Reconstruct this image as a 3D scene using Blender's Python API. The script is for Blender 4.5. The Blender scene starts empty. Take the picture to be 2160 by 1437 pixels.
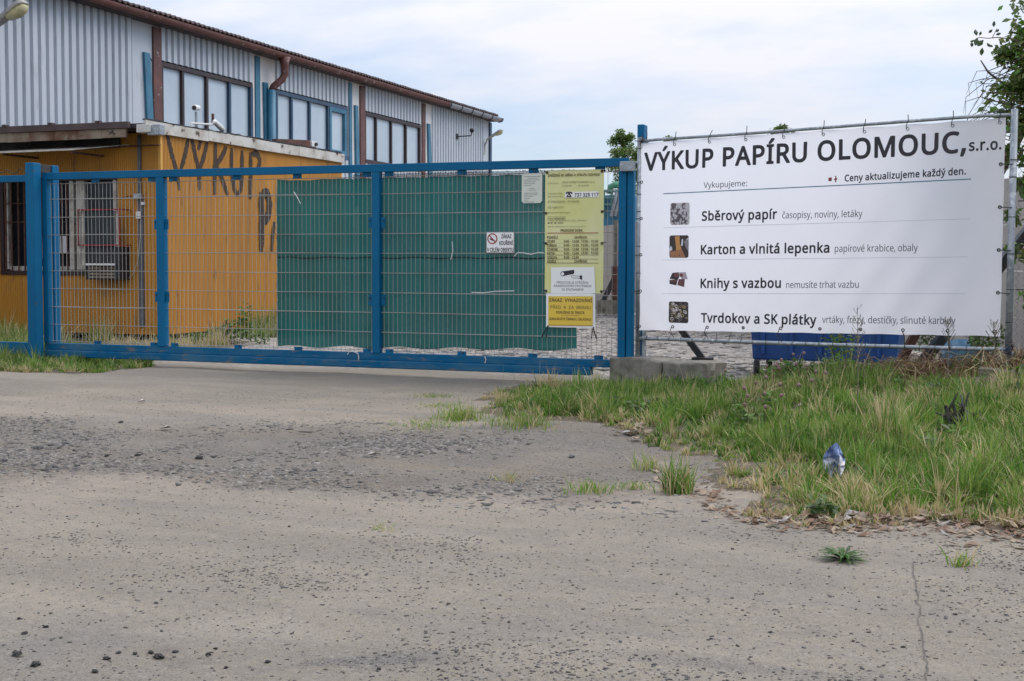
import bpy, bmesh, math, random
import numpy as np
from mathutils import Vector, Matrix
random.seed(7)
rng = np.random.default_rng(7)
sc = bpy.context.scene
col = sc.collection

# ------------------------------------------------------------------ camera
FPX, YAW, PIT, ROL, EYE = 2742.0, 0.356791, 0.057948, 0.0040919, 1.12
_F = np.array([-math.sin(YAW)*math.cos(PIT), math.cos(YAW)*math.cos(PIT), -math.sin(PIT)])
_R = np.array([math.cos(YAW), math.sin(YAW), 0.0]); _U = np.cross(_R, _F)
_c, _s = math.cos(ROL), math.sin(ROL)
_R, _U = _c*_R + _s*_U, -_s*_R + _c*_U
cam = bpy.data.cameras.new('camera'); cam.sensor_width = 36; cam.lens = 36*FPX/2160
cam.clip_start = 0.05; cam.clip_end = 3000
co = bpy.data.objects.new('camera', cam); col.objects.link(co)
M = Matrix.Identity(4)
for i in range(3):
    M[i][0], M[i][1], M[i][2] = _R[i], _U[i], -_F[i]
M[0][3], M[1][3], M[2][3] = 0, 0, EYE
co.matrix_world = M
sc.camera = co
# real places measured on real planes (the survey of the photograph)
def _ray(u, v): return _F + _R*(u-1080)/FPX - _U*(v-718.5)/FPX
_O = np.array([0, 0, EYE])
def onY(u, v, Y): d = _ray(u, v); return _O + d*(Y/d[1])
def onX(u, v, X): d = _ray(u, v); return _O + d*(X/d[0])
def onZ(u, v, Z=0.0): d = _ray(u, v); return _O + d*((Z-EYE)/d[2])

# ------------------------------------------------------------------ sky, sun, exposure
SUN_EL, SUN_AZ = math.radians(47), math.radians(54)     # azimuth clockwise from +Y
w = bpy.data.worlds.new('World'); sc.world = w; w.use_nodes = True
nt = w.node_tree; nt.nodes.clear()
def N(t, typ, **kw):
    n = t.nodes.new(typ)
    for k, v in kw.items(): setattr(n, k, v)
    return n
out = N(nt, 'ShaderNodeOutputWorld'); bg = N(nt, 'ShaderNodeBackground')
sky = N(nt, 'ShaderNodeTexSky', sky_type='NISHITA', sun_disc=False, sun_elevation=SUN_EL, sun_rotation=SUN_AZ)
sky.air_density = 1.0; sky.dust_density = 0.3; sky.ozone_density = 7.0
tc = N(nt, 'ShaderNodeTexCoord'); sep = N(nt, 'ShaderNodeSeparateXYZ')
nt.links.new(tc.outputs['Generated'], sep.inputs[0])
za = N(nt, 'ShaderNodeMath', operation='MAXIMUM'); za.inputs[1].default_value = 0
nt.links.new(sep.outputs['Z'], za.inputs[0])
zb = N(nt, 'ShaderNodeMath', operation='ADD'); zb.inputs[1].default_value = 0.22
nt.links.new(za.outputs[0], zb.inputs[0])
dv = N(nt, 'ShaderNodeVectorMath', operation='DIVIDE'); cb = N(nt, 'ShaderNodeCombineXYZ')
for k in ('X', 'Y', 'Z'): nt.links.new(zb.outputs[0], cb.inputs[k])
nt.links.new(tc.outputs['Generated'], dv.inputs[0]); nt.links.new(cb.outputs[0], dv.inputs[1])
mp = N(nt, 'ShaderNodeMapping'); mp.inputs['Scale'].default_value = (0.5, 0.8, 0.3)
mp.inputs['Rotation'].default_value = (0, 0, math.radians(35)); mp.inputs['Location'].default_value = (0.55, 0.35, 0)
nt.links.new(dv.outputs[0], mp.inputs[0])
cn = N(nt, 'ShaderNodeTexNoise'); cn.inputs['Scale'].default_value = 1.5; cn.inputs['Detail'].default_value = 6; cn.inputs['Roughness'].default_value = 0.55
nt.links.new(mp.outputs[0], cn.inputs['Vector'])
cr = N(nt, 'ShaderNodeValToRGB'); cr.color_ramp.elements[0].position = 0.40; cr.color_ramp.elements[1].position = 0.63
cr.color_ramp.elements[0].color = (0.14, 0.14, 0.14, 1); cr.color_ramp.elements[1].color = (0.97, 0.97, 0.97, 1)
nt.links.new(cn.outputs['Fac'], cr.inputs[0])
mx = N(nt, 'ShaderNodeMix', data_type='RGBA'); mx.inputs[7].default_value = (5.85, 5.82, 6.2, 1)   # thin bright cloud
nt.links.new(cr.outputs['Color'], mx.inputs[0]); nt.links.new(sky.outputs[0], mx.inputs[6])
# an overcast dome is brighter overhead than at the horizon
zg = N(nt, 'ShaderNodeMath', operation='MULTIPLY_ADD'); zg.inputs[1].default_value = 1.7; zg.inputs[2].default_value = 0.88
nt.links.new(za.outputs[0], zg.inputs[0]); vs = N(nt, 'ShaderNodeVectorMath', operation='SCALE')
nt.links.new(mx.outputs[2], vs.inputs[0]); nt.links.new(zg.outputs[0], vs.inputs['Scale'])
nt.links.new(vs.outputs[0], bg.inputs['Color']); bg.inputs['Strength'].default_value = 0.10
nt.links.new(bg.outputs[0], out.inputs[0])
sl = bpy.data.lights.new('sun', 'SUN'); sl.energy = 1.5; sl.angle = math.radians(42); sl.color = (1, 0.93, 0.82)
so = bpy.data.objects.new('sun', sl); col.objects.link(so)
sd = Vector((math.sin(SUN_AZ)*math.cos(SUN_EL), math.cos(SUN_AZ)*math.cos(SUN_EL), math.sin(SUN_EL)))
so.rotation_euler = sd.to_track_quat('Z', 'Y').to_euler(); so.location = (0, 0, 30)
sc.view_settings.view_transform = 'Standard'; sc.view_settings.look = 'None'
sc.view_settings.gamma = 1; sc.view_settings.exposure = 0.50; sc.view_settings.use_curve_mapping = False
sc.render.engine = 'CYCLES'
sc.cycles.max_bounces = 8; sc.cycles.transparent_max_bounces = 24

# ------------------------------------------------------------------ helpers
ORG = {}
def org(o): return ORG.get(o.name, np.zeros(3)) if o is not None else np.zeros(3)
def setp(o, label=None, cat=None, group=None, kind=None):
    if label: o['label'] = label
    if cat: o['category'] = cat
    if group: o['group'] = group
    if kind: o['kind'] = kind
    return o
def thing(name, label, cat, loc, group=None, parent=None):
    o = bpy.data.objects.new(name, None); o.empty_display_size = 0.1
    col.objects.link(o); o.location = loc
    ORG[o.name] = np.array(loc, float)
    return setp(o, label, cat, group)
def group_part(name, parent):      # a part that only holds sub-parts
    o = bpy.data.objects.new(name, None); o.empty_display_size = 0.05
    col.objects.link(o); o.parent = parent; ORG[o.name] = org(parent); return o

class MB:
    def __init__(s): s.v = []; s.f = []; s.m = []
    def add(s, vs, fs, mi=0):
        b = len(s.v); s.v.extend([tuple(map(float, q)) for q in vs])
        for f in fs: s.f.append(tuple(b+i for i in f)); s.m.append(mi)
        return s
    def box(s, x0, x1, y0, y1, z0, z1, mi=0):
        vs = [(x, y, z) for z in (z0, z1) for y in (y0, y1) for x in (x0, x1)]
        return s.add(vs, [(0,2,3,1),(4,5,7,6),(0,1,5,4),(2,6,7,3),(0,4,6,2),(1,3,7,5)], mi)
    def beam(s, p, q, w, h, up=(0,0,1), mi=0):
        p, q = np.array(p, float), np.array(q, float); d = q-p; d /= np.linalg.norm(d)
        up = np.array(up, float)
        if abs(d@up) > .98: up = np.array([0, 1., 0])
        a = np.cross(d, up); a /= np.linalg.norm(a); b = np.cross(a, d)
        vs = [c + a*i*w/2 + b*j*h/2 for c in (p, q) for j in (-1, 1) for i in (-1, 1)]
        return s.add(vs, [(0,1,3,2),(4,6,7,5),(0,4,5,1),(2,3,7,6),(0,2,6,4),(1,5,7,3)], mi)
    def tube(s, path, r, n=8, mi=0, cap=True):
        P = [np.array(p, float) for p in path]; k = len(P); R_ = r if hasattr(r, '__len__') else [r]*k
        base = len(s.v); a = None
        for i, p in enumerate(P):
            d = P[min(i+1, k-1)] - P[max(i-1, 0)]; L = np.linalg.norm(d); d = d/L if L else np.array([0, 0, 1.])
            if a is None:
                t = np.array([0, 0, 1.]) if abs(d[2]) < .9 else np.array([1., 0, 0]); a = np.cross(d, t)
            else: a = a - d*(a@d)
            a = a/np.linalg.norm(a); b = np.cross(d, a)
            for j in range(n):
                t = 2*math.pi*j/n; s.v.append(tuple(p + R_[i]*(a*math.cos(t)+b*math.sin(t))))
        for i in range(k-1):
            for j in range(n):
                s.f.append((base+i*n+j, base+i*n+(j+1) % n, base+(i+1)*n+(j+1) % n, base+(i+1)*n+j)); s.m.append(mi)
        if cap:
            s.f.append(tuple(base+j for j in range(n))[::-1]); s.m.append(mi)
            s.f.append(tuple(base+(k-1)*n+j for j in range(n))); s.m.append(mi)
        return s
    def prism(s, poly, a, b, mi=0):     # poly: 3-D points; extruded by the vector a->b
        n = len(poly); e = np.array(b, float)-np.array(a, float)
        P = [np.array(p, float) for p in poly]
        return s.add(P + [p+e for p in P], [tuple(range(n))[::-1], tuple(range(n, 2*n))] + [(i, (i+1) % n, n+(i+1) % n, n+i) for i in range(n)], mi)
    def ring(s, c, nx, nz, R0, r, n=12, m=5, mi=0):
        c, nx, nz = (np.array(q, float) for q in (c, nx, nz))
        return s.tube([c + R0*(nx*math.cos(t)+nz*math.sin(t)) for t in np.linspace(0, 2*math.pi, n+1)], r, m, mi, cap=False)
    def lathe(s, c, axis, prof, n=12, mi=0):   # prof: (t along axis, radius)
        axis = np.array(axis, float); axis /= np.linalg.norm(axis)
        return s.tube([np.array(c, float)+axis*t for t, _ in prof], [max(r, 1e-4) for _, r in prof], n, mi)
    def data(s, name, mats, o=(0,0,0), smooth=False, bevel=0):
        me = bpy.data.meshes.new(name); o = np.array(o, float)
        me.from_pydata([tuple(np.array(q)-o) for q in s.v], [], s.f)
        if not isinstance(mats, (list, tuple)): mats = [mats]
        for m in mats: me.materials.append(m)
        me.polygons.foreach_set('material_index', s.m)
        bm = bmesh.new(); bm.from_mesh(me); bmesh.ops.recalc_face_normals(bm, faces=bm.faces)
        if bevel: bmesh.ops.bevel(bm, geom=bm.edges[:], offset=bevel, segments=2, affect='EDGES', profile=.5, clamp_overlap=True)
        bm.to_mesh(me); bm.free()
        if smooth: me.shade_smooth()
        me.update(); return me
    def build(s, name, mats, parent=None, loc=None, smooth=False, bevel=0):
        o_ = org(parent) if parent is not None else (np.array(loc, float) if loc is not None else np.zeros(3))
        ob = bpy.data.objects.new(name, s.data(name, mats, o_, smooth, bevel)); col.objects.link(ob)
        if parent is not None: ob.parent = parent; ORG[ob.name] = org(parent)
        else: ob.location = o_; ORG[ob.name] = o_
        return ob
def inst(me, name, parent, wloc, rot=None, scale=None):    # another object of the same mesh data
    ob = bpy.data.objects.new(name, me); col.objects.link(ob)
    ob.location = np.array(wloc, float) - org(parent)
    if rot is not None: ob.rotation_euler = rot
    if scale is not None: ob.scale = scale
    if parent is not None: ob.parent = parent
    return ob
def from_np(name, V, Fq, mats, mi=None, parent=None, smooth=False, tris=False):
    me = bpy.data.meshes.new(name); V = np.asarray(V, np.float32); Fq = np.asarray(Fq, np.int32)
    k = Fq.shape[1]; me.vertices.add(len(V)); me.vertices.foreach_set('co', V.ravel())
    me.loops.add(Fq.size); me.loops.foreach_set('vertex_index', Fq.ravel())
    me.polygons.add(len(Fq)); me.polygons.foreach_set('loop_start', np.arange(len(Fq), dtype=np.int32)*k)
    me.polygons.foreach_set('loop_total', np.full(len(Fq), k, np.int32))
    for m in (mats if isinstance(mats, (list, tuple)) else [mats]): me.materials.append(m)
    if mi is not None: me.polygons.foreach_set('material_index', np.asarray(mi, np.int32))
    me.update(calc_edges=True); me.validate()
    if smooth: me.shade_smooth()
    ob = bpy.data.objects.new(name, me); col.objects.link(ob)
    if parent is not None: ob.parent = parent; ob.location = -org(parent)
    return ob

# value noise
_T = rng.random((256, 256))
def vnoise(x, y):
    x, y = np.asarray(x, float), np.asarray(y, float)
    xi, yi = np.floor(x).astype(int), np.floor(y).astype(int); fx, fy = x-xi, y-yi
    fx, fy = fx*fx*(3-2*fx), fy*fy*(3-2*fy)
    g = lambda a, b: _T[a & 255, b & 255]
    return (g(xi, yi)*(1-fx)+g(xi+1, yi)*fx)*(1-fy) + (g(xi, yi+1)*(1-fx)+g(xi+1, yi+1)*fx)*fy
def fbm(x, y, o=4): return sum(vnoise(x*2**i+17*i, y*2**i+31*i)*.5**(i+1) for i in range(o))
def sstep(a, b, x): t = np.clip((x-a)/(b-a), 0, 1); return t*t*(3-2*t)

# ------------------------------------------------------------------ materials
def lin(r, g, b, k=1.0):
    f = lambda c: (c/255/12.92 if c/255 <= .04045 else ((c/255+.055)/1.055)**2.4)*k
    return (f(r), f(g), f(b), 1)
def mat(name, c, c2=None, sc_=4.0, lo=.45, hi=.6, c3=None, sc3=30.0, lo3=.55, hi3=.62, rough=.6, metal=0.0, bump=0.0, bsc=60.0,
        spec=.5, stretch=None, transl=0.0, detail=6, coat=0.0, var=0.0, vsc=2.0, alpha=None):
    m = bpy.data.materials.new(name); m.use_nodes = True; t = m.node_tree; b = t.nodes['Principled BSDF']; L = t.links.new
    tcn = N(t, 'ShaderNodeTexCoord'); vec = tcn.outputs['Object']
    if stretch:
        mpn = N(t, 'ShaderNodeMapping'); mpn.inputs['Scale'].default_value = stretch; L(vec, mpn.inputs[0]); vec = mpn.outputs[0]
    def noise(s, d=detail, r=.6):
        n = N(t, 'ShaderNodeTexNoise'); n.inputs['Scale'].default_value = s; n.inputs['Detail'].default_value = d; n.inputs['Roughness'].default_value = r
        L(vec, n.inputs['Vector']); return n.outputs['Fac']
    def ramp(fac, a, bb):
        r = N(t, 'ShaderNodeMapRange'); r.inputs['From Min'].default_value = a; r.inputs['From Max'].default_value = bb; L(fac, r.inputs['Value']); return r.outputs[0]
    def mixc(fac, A, B):
        x = N(t, 'ShaderNodeMix', data_type='RGBA'); L(fac, x.inputs[0])
        for idx, q in ((6, A), (7, B)):
            if isinstance(q, tuple): x.inputs[idx].default_value = q
            else: L(q, x.inputs[idx])
        return x.outputs[2]
    c = tuple(c) if len(c) == 4 else tuple(c)+(1,)
    cur = c
    if var:
        cur = mixc(ramp(noise(vsc, 4), .3, .7), tuple(q*(1-var) for q in c[:3])+(1,), tuple(min(1, q*(1+var)) for q in c[:3])+(1,))
    if c2: cur = mixc(ramp(noise(sc_), lo, hi), cur, tuple(c2) if len(c2) == 4 else tuple(c2)+(1,))
    if c3: cur = mixc(ramp(noise(sc3, 3), lo3, hi3), cur, tuple(c3) if len(c3) == 4 else tuple(c3)+(1,))
    if isinstance(cur, tuple): b.inputs['Base Color'].default_value = cur
    else: L(cur, b.inputs['Base Color'])
    b.inputs['Roughness'].default_value = rough; b.inputs['Metallic'].default_value = metal
    b.inputs['Specular IOR Level'].default_value = spec; b.inputs['Coat Weight'].default_value = coat
    if bump:
        bn = N(t, 'ShaderNodeBump'); bn.inputs['Strength'].default_value = 1; bn.inputs['Distance'].default_value = bump
        L(noise(bsc, 4), bn.inputs['Height']); L(bn.outputs[0], b.inputs['Normal'])
    last = b.outputs[0]
    if transl:
        tr = N(t, 'ShaderNodeBsdfTranslucent'); ms = N(t, 'ShaderNodeMixShader'); ms.inputs[0].default_value = transl
        if isinstance(cur, tuple): tr.inputs[0].default_value = cur
        else: L(cur, tr.inputs[0])
        L(last, ms.inputs[1]); L(tr.outputs[0], ms.inputs[2]); last = ms.outputs[0]
    if alpha:      # (noise scale, from, to): worn-through coverage
        tp = N(t, 'ShaderNodeBsdfTransparent'); ms = N(t, 'ShaderNodeMixShader')
        L(ramp(noise(alpha[0], 5), alpha[1], alpha[2]), ms.inputs[0]); L(tp.outputs[0], ms.inputs[1]); L(last, ms.inputs[2]); last = ms.outputs[0]
    L(last, t.nodes['Material Output'].inputs['Surface'])
    return m
MT = {}
MT['blue'] = mat('blue_paint', (.0,.092,.205), (.003,.112,.235), 1.5, .35, .75, c3=(.08,.06,.05), sc3=17, lo3=.66, hi3=.73, rough=.5, spec=.16, bump=.0006, bsc=90, var=.12)
MT['blue_low'] = mat('dusty_blue_paint', (.0,.088,.195), (.045,.13,.20), 3, .42, .72, c3=(.14,.125,.11), sc3=9, lo3=.58, hi3=.74, rough=.6, spec=.15, bump=.0006, bsc=90, stretch=(.6,1,2.2))
MT['blue_old'] = mat('old_blue_paint', (.025,.13,.215), (.045,.17,.25), 2, .4, .7, c3=(.02,.05,.09), sc3=14, lo3=.62, hi3=.75, rough=.5, var=.15)
MT['navy'] = mat('navy_paint', (.010,.035,.075), (.03,.08,.14), 2, .4, .75, rough=.45)
MT['wire'] = mat('galvanised_wire', (.32,.315,.30), (.24,.21,.18), 3, .45, .7, rough=.5, metal=.1)
MT['galv'] = mat('galvanised_steel', (.30,.33,.35), (.20,.22,.23), 6, .4, .7, c3=(.42,.44,.44), sc3=25, rough=.48, metal=.5, bump=.0005, bsc=120)
MT['zinc'] = mat('zinc_sheet', (.30,.31,.34), (.22,.23,.26), 3, .4, .7, rough=.5, metal=.4)
MT['brown'] = mat('peeling_brown_paint', (.085,.028,.020), (.13,.045,.035), 3, .4, .7, c3=(.30,.27,.25), sc3=9, lo3=.64, hi3=.70, rough=.55, bump=.001, bsc=40)
MT['brownw'] = mat('brown_window_paint', (.022,.010,.010), (.04,.016,.014), 4, .45, .7, rough=.5)
MT['dark'] = mat('dark_steel', (.018,.024,.03), (.04,.03,.025), 5, .45, .65, rough=.55, metal=.2)
MT['black'] = mat('black_plastic', (.012,.012,.013), rough=.5)
MT['rust'] = mat('rusty_steel', (.10,.035,.02), (.05,.022,.016), 6, .4, .6, c3=(.2,.11,.07), sc3=20, lo3=.6, hi3=.7, rough=.8, bump=.001, bsc=70)
MT['sheet'] = mat('pale_corrugated_steel', (.44,.475,.51), (.37,.405,.44), 1.2, .4, .75, c3=(.30,.30,.30), sc3=7, lo3=.58, hi3=.80, rough=.5, stretch=(1,1,.18), var=.05)
MT['cream'] = mat('cream_panel', (.66,.645,.62), (.58,.56,.53), 3, .4, .7, rough=.6, var=.06)
MT['glass'] = mat('pale_frosted_glass', (.44,.51,.56), (.36,.43,.49), .8, .35, .7, rough=.2, spec=.5, bump=.0008, bsc=3)
MT['roof'] = mat('dark_roof_sheet', (.055,.036,.034), (.09,.06,.055), 3, .4, .7, rough=.7)
MT['ochre'] = mat('ochre_sheet', (.49,.228,.026), (.38,.172,.02), 1.1, .36, .70, c3=(.24,.125,.04), sc3=6, lo3=.60, hi3=.76, rough=.6, stretch=(1,1,.3), var=.09)
MT['fascia'] = mat('peeling_white_board', (.50,.49,.45), (.36,.33,.28), 3, .42, .62, c3=(.06,.04,.03), sc3=6, lo3=.60, hi3=.66, rough=.75, bump=.002, bsc=30)
MT['rustboard'] = mat('rust_stained_board', (.22,.18,.13), (.10,.045,.025), 2.2, .42, .58, c3=(.03,.02,.015), sc3=8, lo3=.6, hi3=.7, rough=.8, bump=.002, bsc=30)
MT['felt'] = mat('roofing_felt', (.05,.045,.045), (.03,.025,.03), 4, .4, .6, rough=.9)
MT['interior'] = mat('dark_window_glass', (.006,.007,.009), (.014,.016,.018), 1.2, .45, .7, rough=.2, spec=.15)
MT['greyglass'] = mat('dusty_grey_glass', (.018,.024,.028), (.035,.045,.05), 2, .4, .7, rough=.3, spec=.2)
MT['whitepaint'] = mat('old_white_paint', (.46,.435,.375), (.28,.25,.21), 5, .45, .6, c3=(.12,.08,.06), sc3=18, lo3=.64, hi3=.7, rough=.6)
MT['red'] = mat('red_paint', (.26,.025,.03), (.14,.02,.02), 8, .45, .6, rough=.5)
MT['net'] = None
MT['paper'] = mat('white_paper', (.72,.73,.74), rough=.7)
MT['oldpaper'] = mat('weathered_paper', (.60,.63,.55), (.52,.55,.47), 4, .4, .7, rough=.6)
MT['banner'] = mat('white_banner_vinyl', (.88,.88,.91), (.85,.85,.88), .9, .35, .7, c3=(.70,.69,.70), sc3=5, lo3=.72, hi3=.92, rough=.42, transl=.64, stretch=(1.6,1.6,.5))
MT['ink'] = mat('black_print', (.018,.014,.022), rough=.5)
MT['ink2'] = mat('dark_grey_print', (.05,.045,.065), rough=.5)
MT['teal'] = mat('teal_print_line', (.06,.17,.25), rough=.5)
MT['pale_line'] = mat('pale_print_line', (.55,.57,.64), rough=.5)
MT['redink'] = mat('red_print', (.30,.02,.02), rough=.5)
MT['yell'] = mat('faded_yellow_vinyl', (.60,.60,.21), (.66,.66,.38), 1.8, .35, .65, rough=.45, bump=.004, bsc=6)
MT['yell2'] = mat('yellow_vinyl', (.72,.50,.05), (.66,.48,.08), 4, .4, .65, rough=.4)
MT['brownink'] = mat('brown_print', (.10,.055,.02), rough=.5)
MT['whitev'] = mat('white_vinyl', (.78,.78,.76), rough=.45)
MT['concrete'] = mat('rough_concrete', (.20,.185,.155), (.12,.115,.09), 5, .42, .6, c3=(.06,.075,.035), sc3=7, lo3=.6, hi3=.72, rough=.9, bump=.006, bsc=25)
MT['wallpanel'] = mat('pale_concrete_panel', (.42,.38,.33), (.34,.31,.27), 2, .4, .65, rough=.9, bump=.003, bsc=20, var=.08)
MT['bin'] = mat('blue_bin_plastic', (.008,.06,.235), (.014,.08,.27), 2, .4, .7, rough=.45, c3=(.15,.16,.18), sc3=10, lo3=.68, hi3=.8)
MT['rubber'] = mat('black_rubber', (.02,.02,.02), (.05,.045,.04), 10, .45, .6, rough=.9)
MT['graf'] = mat('dark_brown_spray_paint', (.022,.012,.006), (.045,.026,.010), 6, .4, .65, rough=.75, alpha=(16, .22, .38))
MT['conduit'] = mat('grey_plastic_conduit', (.09,.10,.115), (.06,.065,.07), 4, .4, .6, rough=.5)
MT['lampmetal'] = mat('weathered_lamp_housing', (.40,.39,.36), (.28,.27,.24), 7, .45, .6, rough=.45, metal=.3)
MT['lampglass'] = mat('yellowed_lamp_cover', (.50,.45,.25), (.42,.38,.2), 7, .4, .6, rough=.25)
MT['whitecam'] = mat('white_camera_housing', (.62,.62,.60), rough=.4)
MT['bark'] = mat('bark', (.09,.07,.05), (.05,.04,.03), 8, .4, .6, rough=.9, bump=.006, bsc=20)
def leafm(n, c, tr=.35): return mat(n, c, tuple(q*1.35 for q in c), 1.5, .35, .7, rough=.5, transl=tr)
MT['leaf1'] = leafm('leaf_green', (.075,.135,.03)); MT['leaf2'] = leafm('leaf_olive', (.12,.155,.045)); MT['leaf3'] = leafm('leaf_dark', (.05,.085,.028))
MT['g1'] = leafm('grass_green', (.105,.225,.026), .4); MT['g2'] = leafm('grass_yellow_green', (.20,.275,.055), .4); MT['g3'] = leafm('grass_dry', (.46,.37,.20), .3)
MT['g4'] = leafm('grass_deep', (.05,.125,.016), .4); MT['g5'] = leafm('grass_rust_brown', (.16,.085,.045), .25)
MT['dryleaf'] = mat('dry_leaf', (.26,.195,.13), (.36,.29,.205), 12, .4, .65, rough=.7, transl=.15)
MT['dryleaf2'] = mat('rust_leaf', (.17,.095,.055), (.26,.175,.11), 12, .4, .65, rough=.7, transl=.15)
MT['stone'] = mat('dark_stone', (.13,.13,.125), (.08,.08,.08), 20, .4, .65, rough=.9, bump=.003, bsc=60)
MT['stone2'] = mat('grey_stone', (.27,.26,.245), (.2,.195,.185), 20, .4, .65, rough=.9)
MT['stone3'] = mat('pale_stone', (.33,.305,.27), (.26,.24,.21), 20, .4, .65, rough=.9)
MT['chip1'] = mat('slate_chip', (.108,.103,.094), (.072,.069,.064), 20, .4, .65, rough=.95)
MT['chip2'] = mat('grey_chip', (.178,.164,.140), (.135,.125,.107), 20, .4, .65, rough=.95)
MT['chip3'] = mat('pale_chip', (.26,.245,.215), (.2,.19,.17), 20, .4, .65, rough=.95)
MT['lump'] = mat('dark_tar_lump', (.045,.043,.04), (.075,.07,.06), 20, .4, .65, rough=.9, bump=.004, bsc=50)
MT['flower'] = mat('dried_clover_head', (.22,.14,.13), (.17,.10,.08), 9, .4, .6, rough=.8)
MT['wood'] = mat('weathered_board', (.20,.175,.125), (.13,.115,.085), 4, .4, .6, rough=.9, bump=.002, bsc=30)
# dark green woven shade net, a little light shows through
def net_mat():
    m = mat('green_shade_net', (.002,.080,.073), (.006,.145,.132), 1.3, .35, .7, c3=(.008,.15,.138), sc3=140, lo3=.5, hi3=.7, rough=.75, transl=.3, bump=.0008, bsc=260)
    t = m.node_tree; L = t.links.new; o = t.nodes['Material Output']; cur = o.inputs['Surface'].links[0].from_socket
    tp = N(t, 'ShaderNodeBsdfTransparent'); ms = N(t, 'ShaderNodeMixShader'); ms.inputs[0].default_value = .965
    L(tp.outputs[0], ms.inputs[1]); L(cur, ms.inputs[2]); L(ms.outputs[0], o.inputs['Surface']); return m
MT['net'] = net_mat()
# ------------------------------------------------------------------ ground
VERGE = np.array([onZ(u, v)[:2] for u, v in ((1255,806),(1150,806),(1050,822),(1000,872),(1060,884),(1150,888),(1290,902),(1360,925),(1450,950),(1510,985),(1545,1030),(1575,1082),(1660,1098),(1760,1105),(1960,1104),(2160,1128))]
                 + [(.8,5.45),(3,5.0),(9,7),(9,15),(.6,12.6),(-1.2,12.0),(-2.2,11.95),(-3.0,12.0)])
LEFTV = np.array([(-14,10.6),(-9.6,10.66),(-8.9,10.75),(-8.55,11.3),(-8.75,12.0),(-9.3,12.9),(-9.9,13.3),(-14.6,13.4)])
CABV = np.array([(-14.8,13.3),(-9.9,13.3),(-9.6,14.6),(-10.6,16.2),(-11.3,16.5),(-11.5,15.95),(-14.8,15.9)])
SIDEV = np.array([(-11.4,16.8),(-10.5,16.6),(-10.2,18),(-10.5,20.2),(-11.0,21.6),(-11.4,21.4)])
def inpoly(P, x, y):
    x, y = np.asarray(x), np.asarray(y); r = np.zeros(x.shape, bool); n = len(P)
    for i in range(n):
        (x0, y0), (x1, y1) = P[i], P[(i+1) % n]
        c = ((y0 > y) != (y1 > y)); r ^= c & (x < (x1-x0)*(y-y0)/((y1-y0) if y1 != y0 else 1e-9)+x0)
    return r
def polydist(P, x, y):
    d = np.full(np.shape(x), 1e9); n = len(P)
    for i in range(n):
        a, b = P[i], P[(i+1) % n]; e = b-a; t = np.clip(((x-a[0])*e[0]+(y-a[1])*e[1])/(e@e), 0, 1)
        d = np.minimum(d, np.hypot(x-a[0]-t*e[0], y-a[1]-t*e[1]))
    return d
def hz(x, y):
    x, y = np.asarray(x, float), np.asarray(y, float)
    ed = -0.34*(x-.06)+10.6                     # fence line y(x)
    T = np.interp(x, [-4, -3, -2.1, -1.5, -.7, 0, 1.2, 6], [0, .03, .08, .16, .24, .33, .42, .5])
    front = np.interp(x, [-4, -3.1, -1.8, -1.1, .1, 3], [10.5, 8.6, 7.4, 5.9, 5.7, 5.0])
    m = T*sstep(0, 1, (y-front)/np.maximum(ed-.5-front, .5))*(1-sstep(.2, 1.4, y-ed))
    m = np.where(x > 1.2, T*sstep(0, 1, (y-front)/4), m)
    d = -.349*x+.937*y
    grav = sstep(6.1, 6.6, d+.5*vnoise(x*.8, y*.8))*(1-sstep(8.7, 9.6, d+.5*vnoise(x*.7, y*.7)))
    near = (d < 16) & (d > 2)
    b = (fbm(x*1.1, y*1.1, 3)-.45)*.035 + (fbm(x*9, y*9, 2)-.4)*.008 + grav*((fbm(x*3.2, y*3.2, 3)-.45)*.05+(fbm(x*8, y*8, 2)-.4)*.02-.012)
    return m + np.where(near, b, 0)
xs = np.unique(np.concatenate([np.linspace(-900, -30, 12), np.linspace(-30, -10, 21), np.linspace(-10, 3, 300), np.linspace(3, 30, 30), np.linspace(30, 900, 12)]))
ys = np.unique(np.concatenate([np.linspace(-60, 2.6, 16), np.linspace(2.6, 14, 280), np.linspace(14, 45, 40), np.linspace(45, 1500, 16)]))
X, Y = np.meshgrid(xs, ys); Z = hz(X, Y)
nx, ny = len(xs), len(ys); idx = np.arange(nx*ny).reshape(ny, nx)
Q = np.stack([idx[:-1, :-1], idx[:-1, 1:], idx[1:, 1:], idx[1:, :-1]], -1).reshape(-1, 4)

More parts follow.
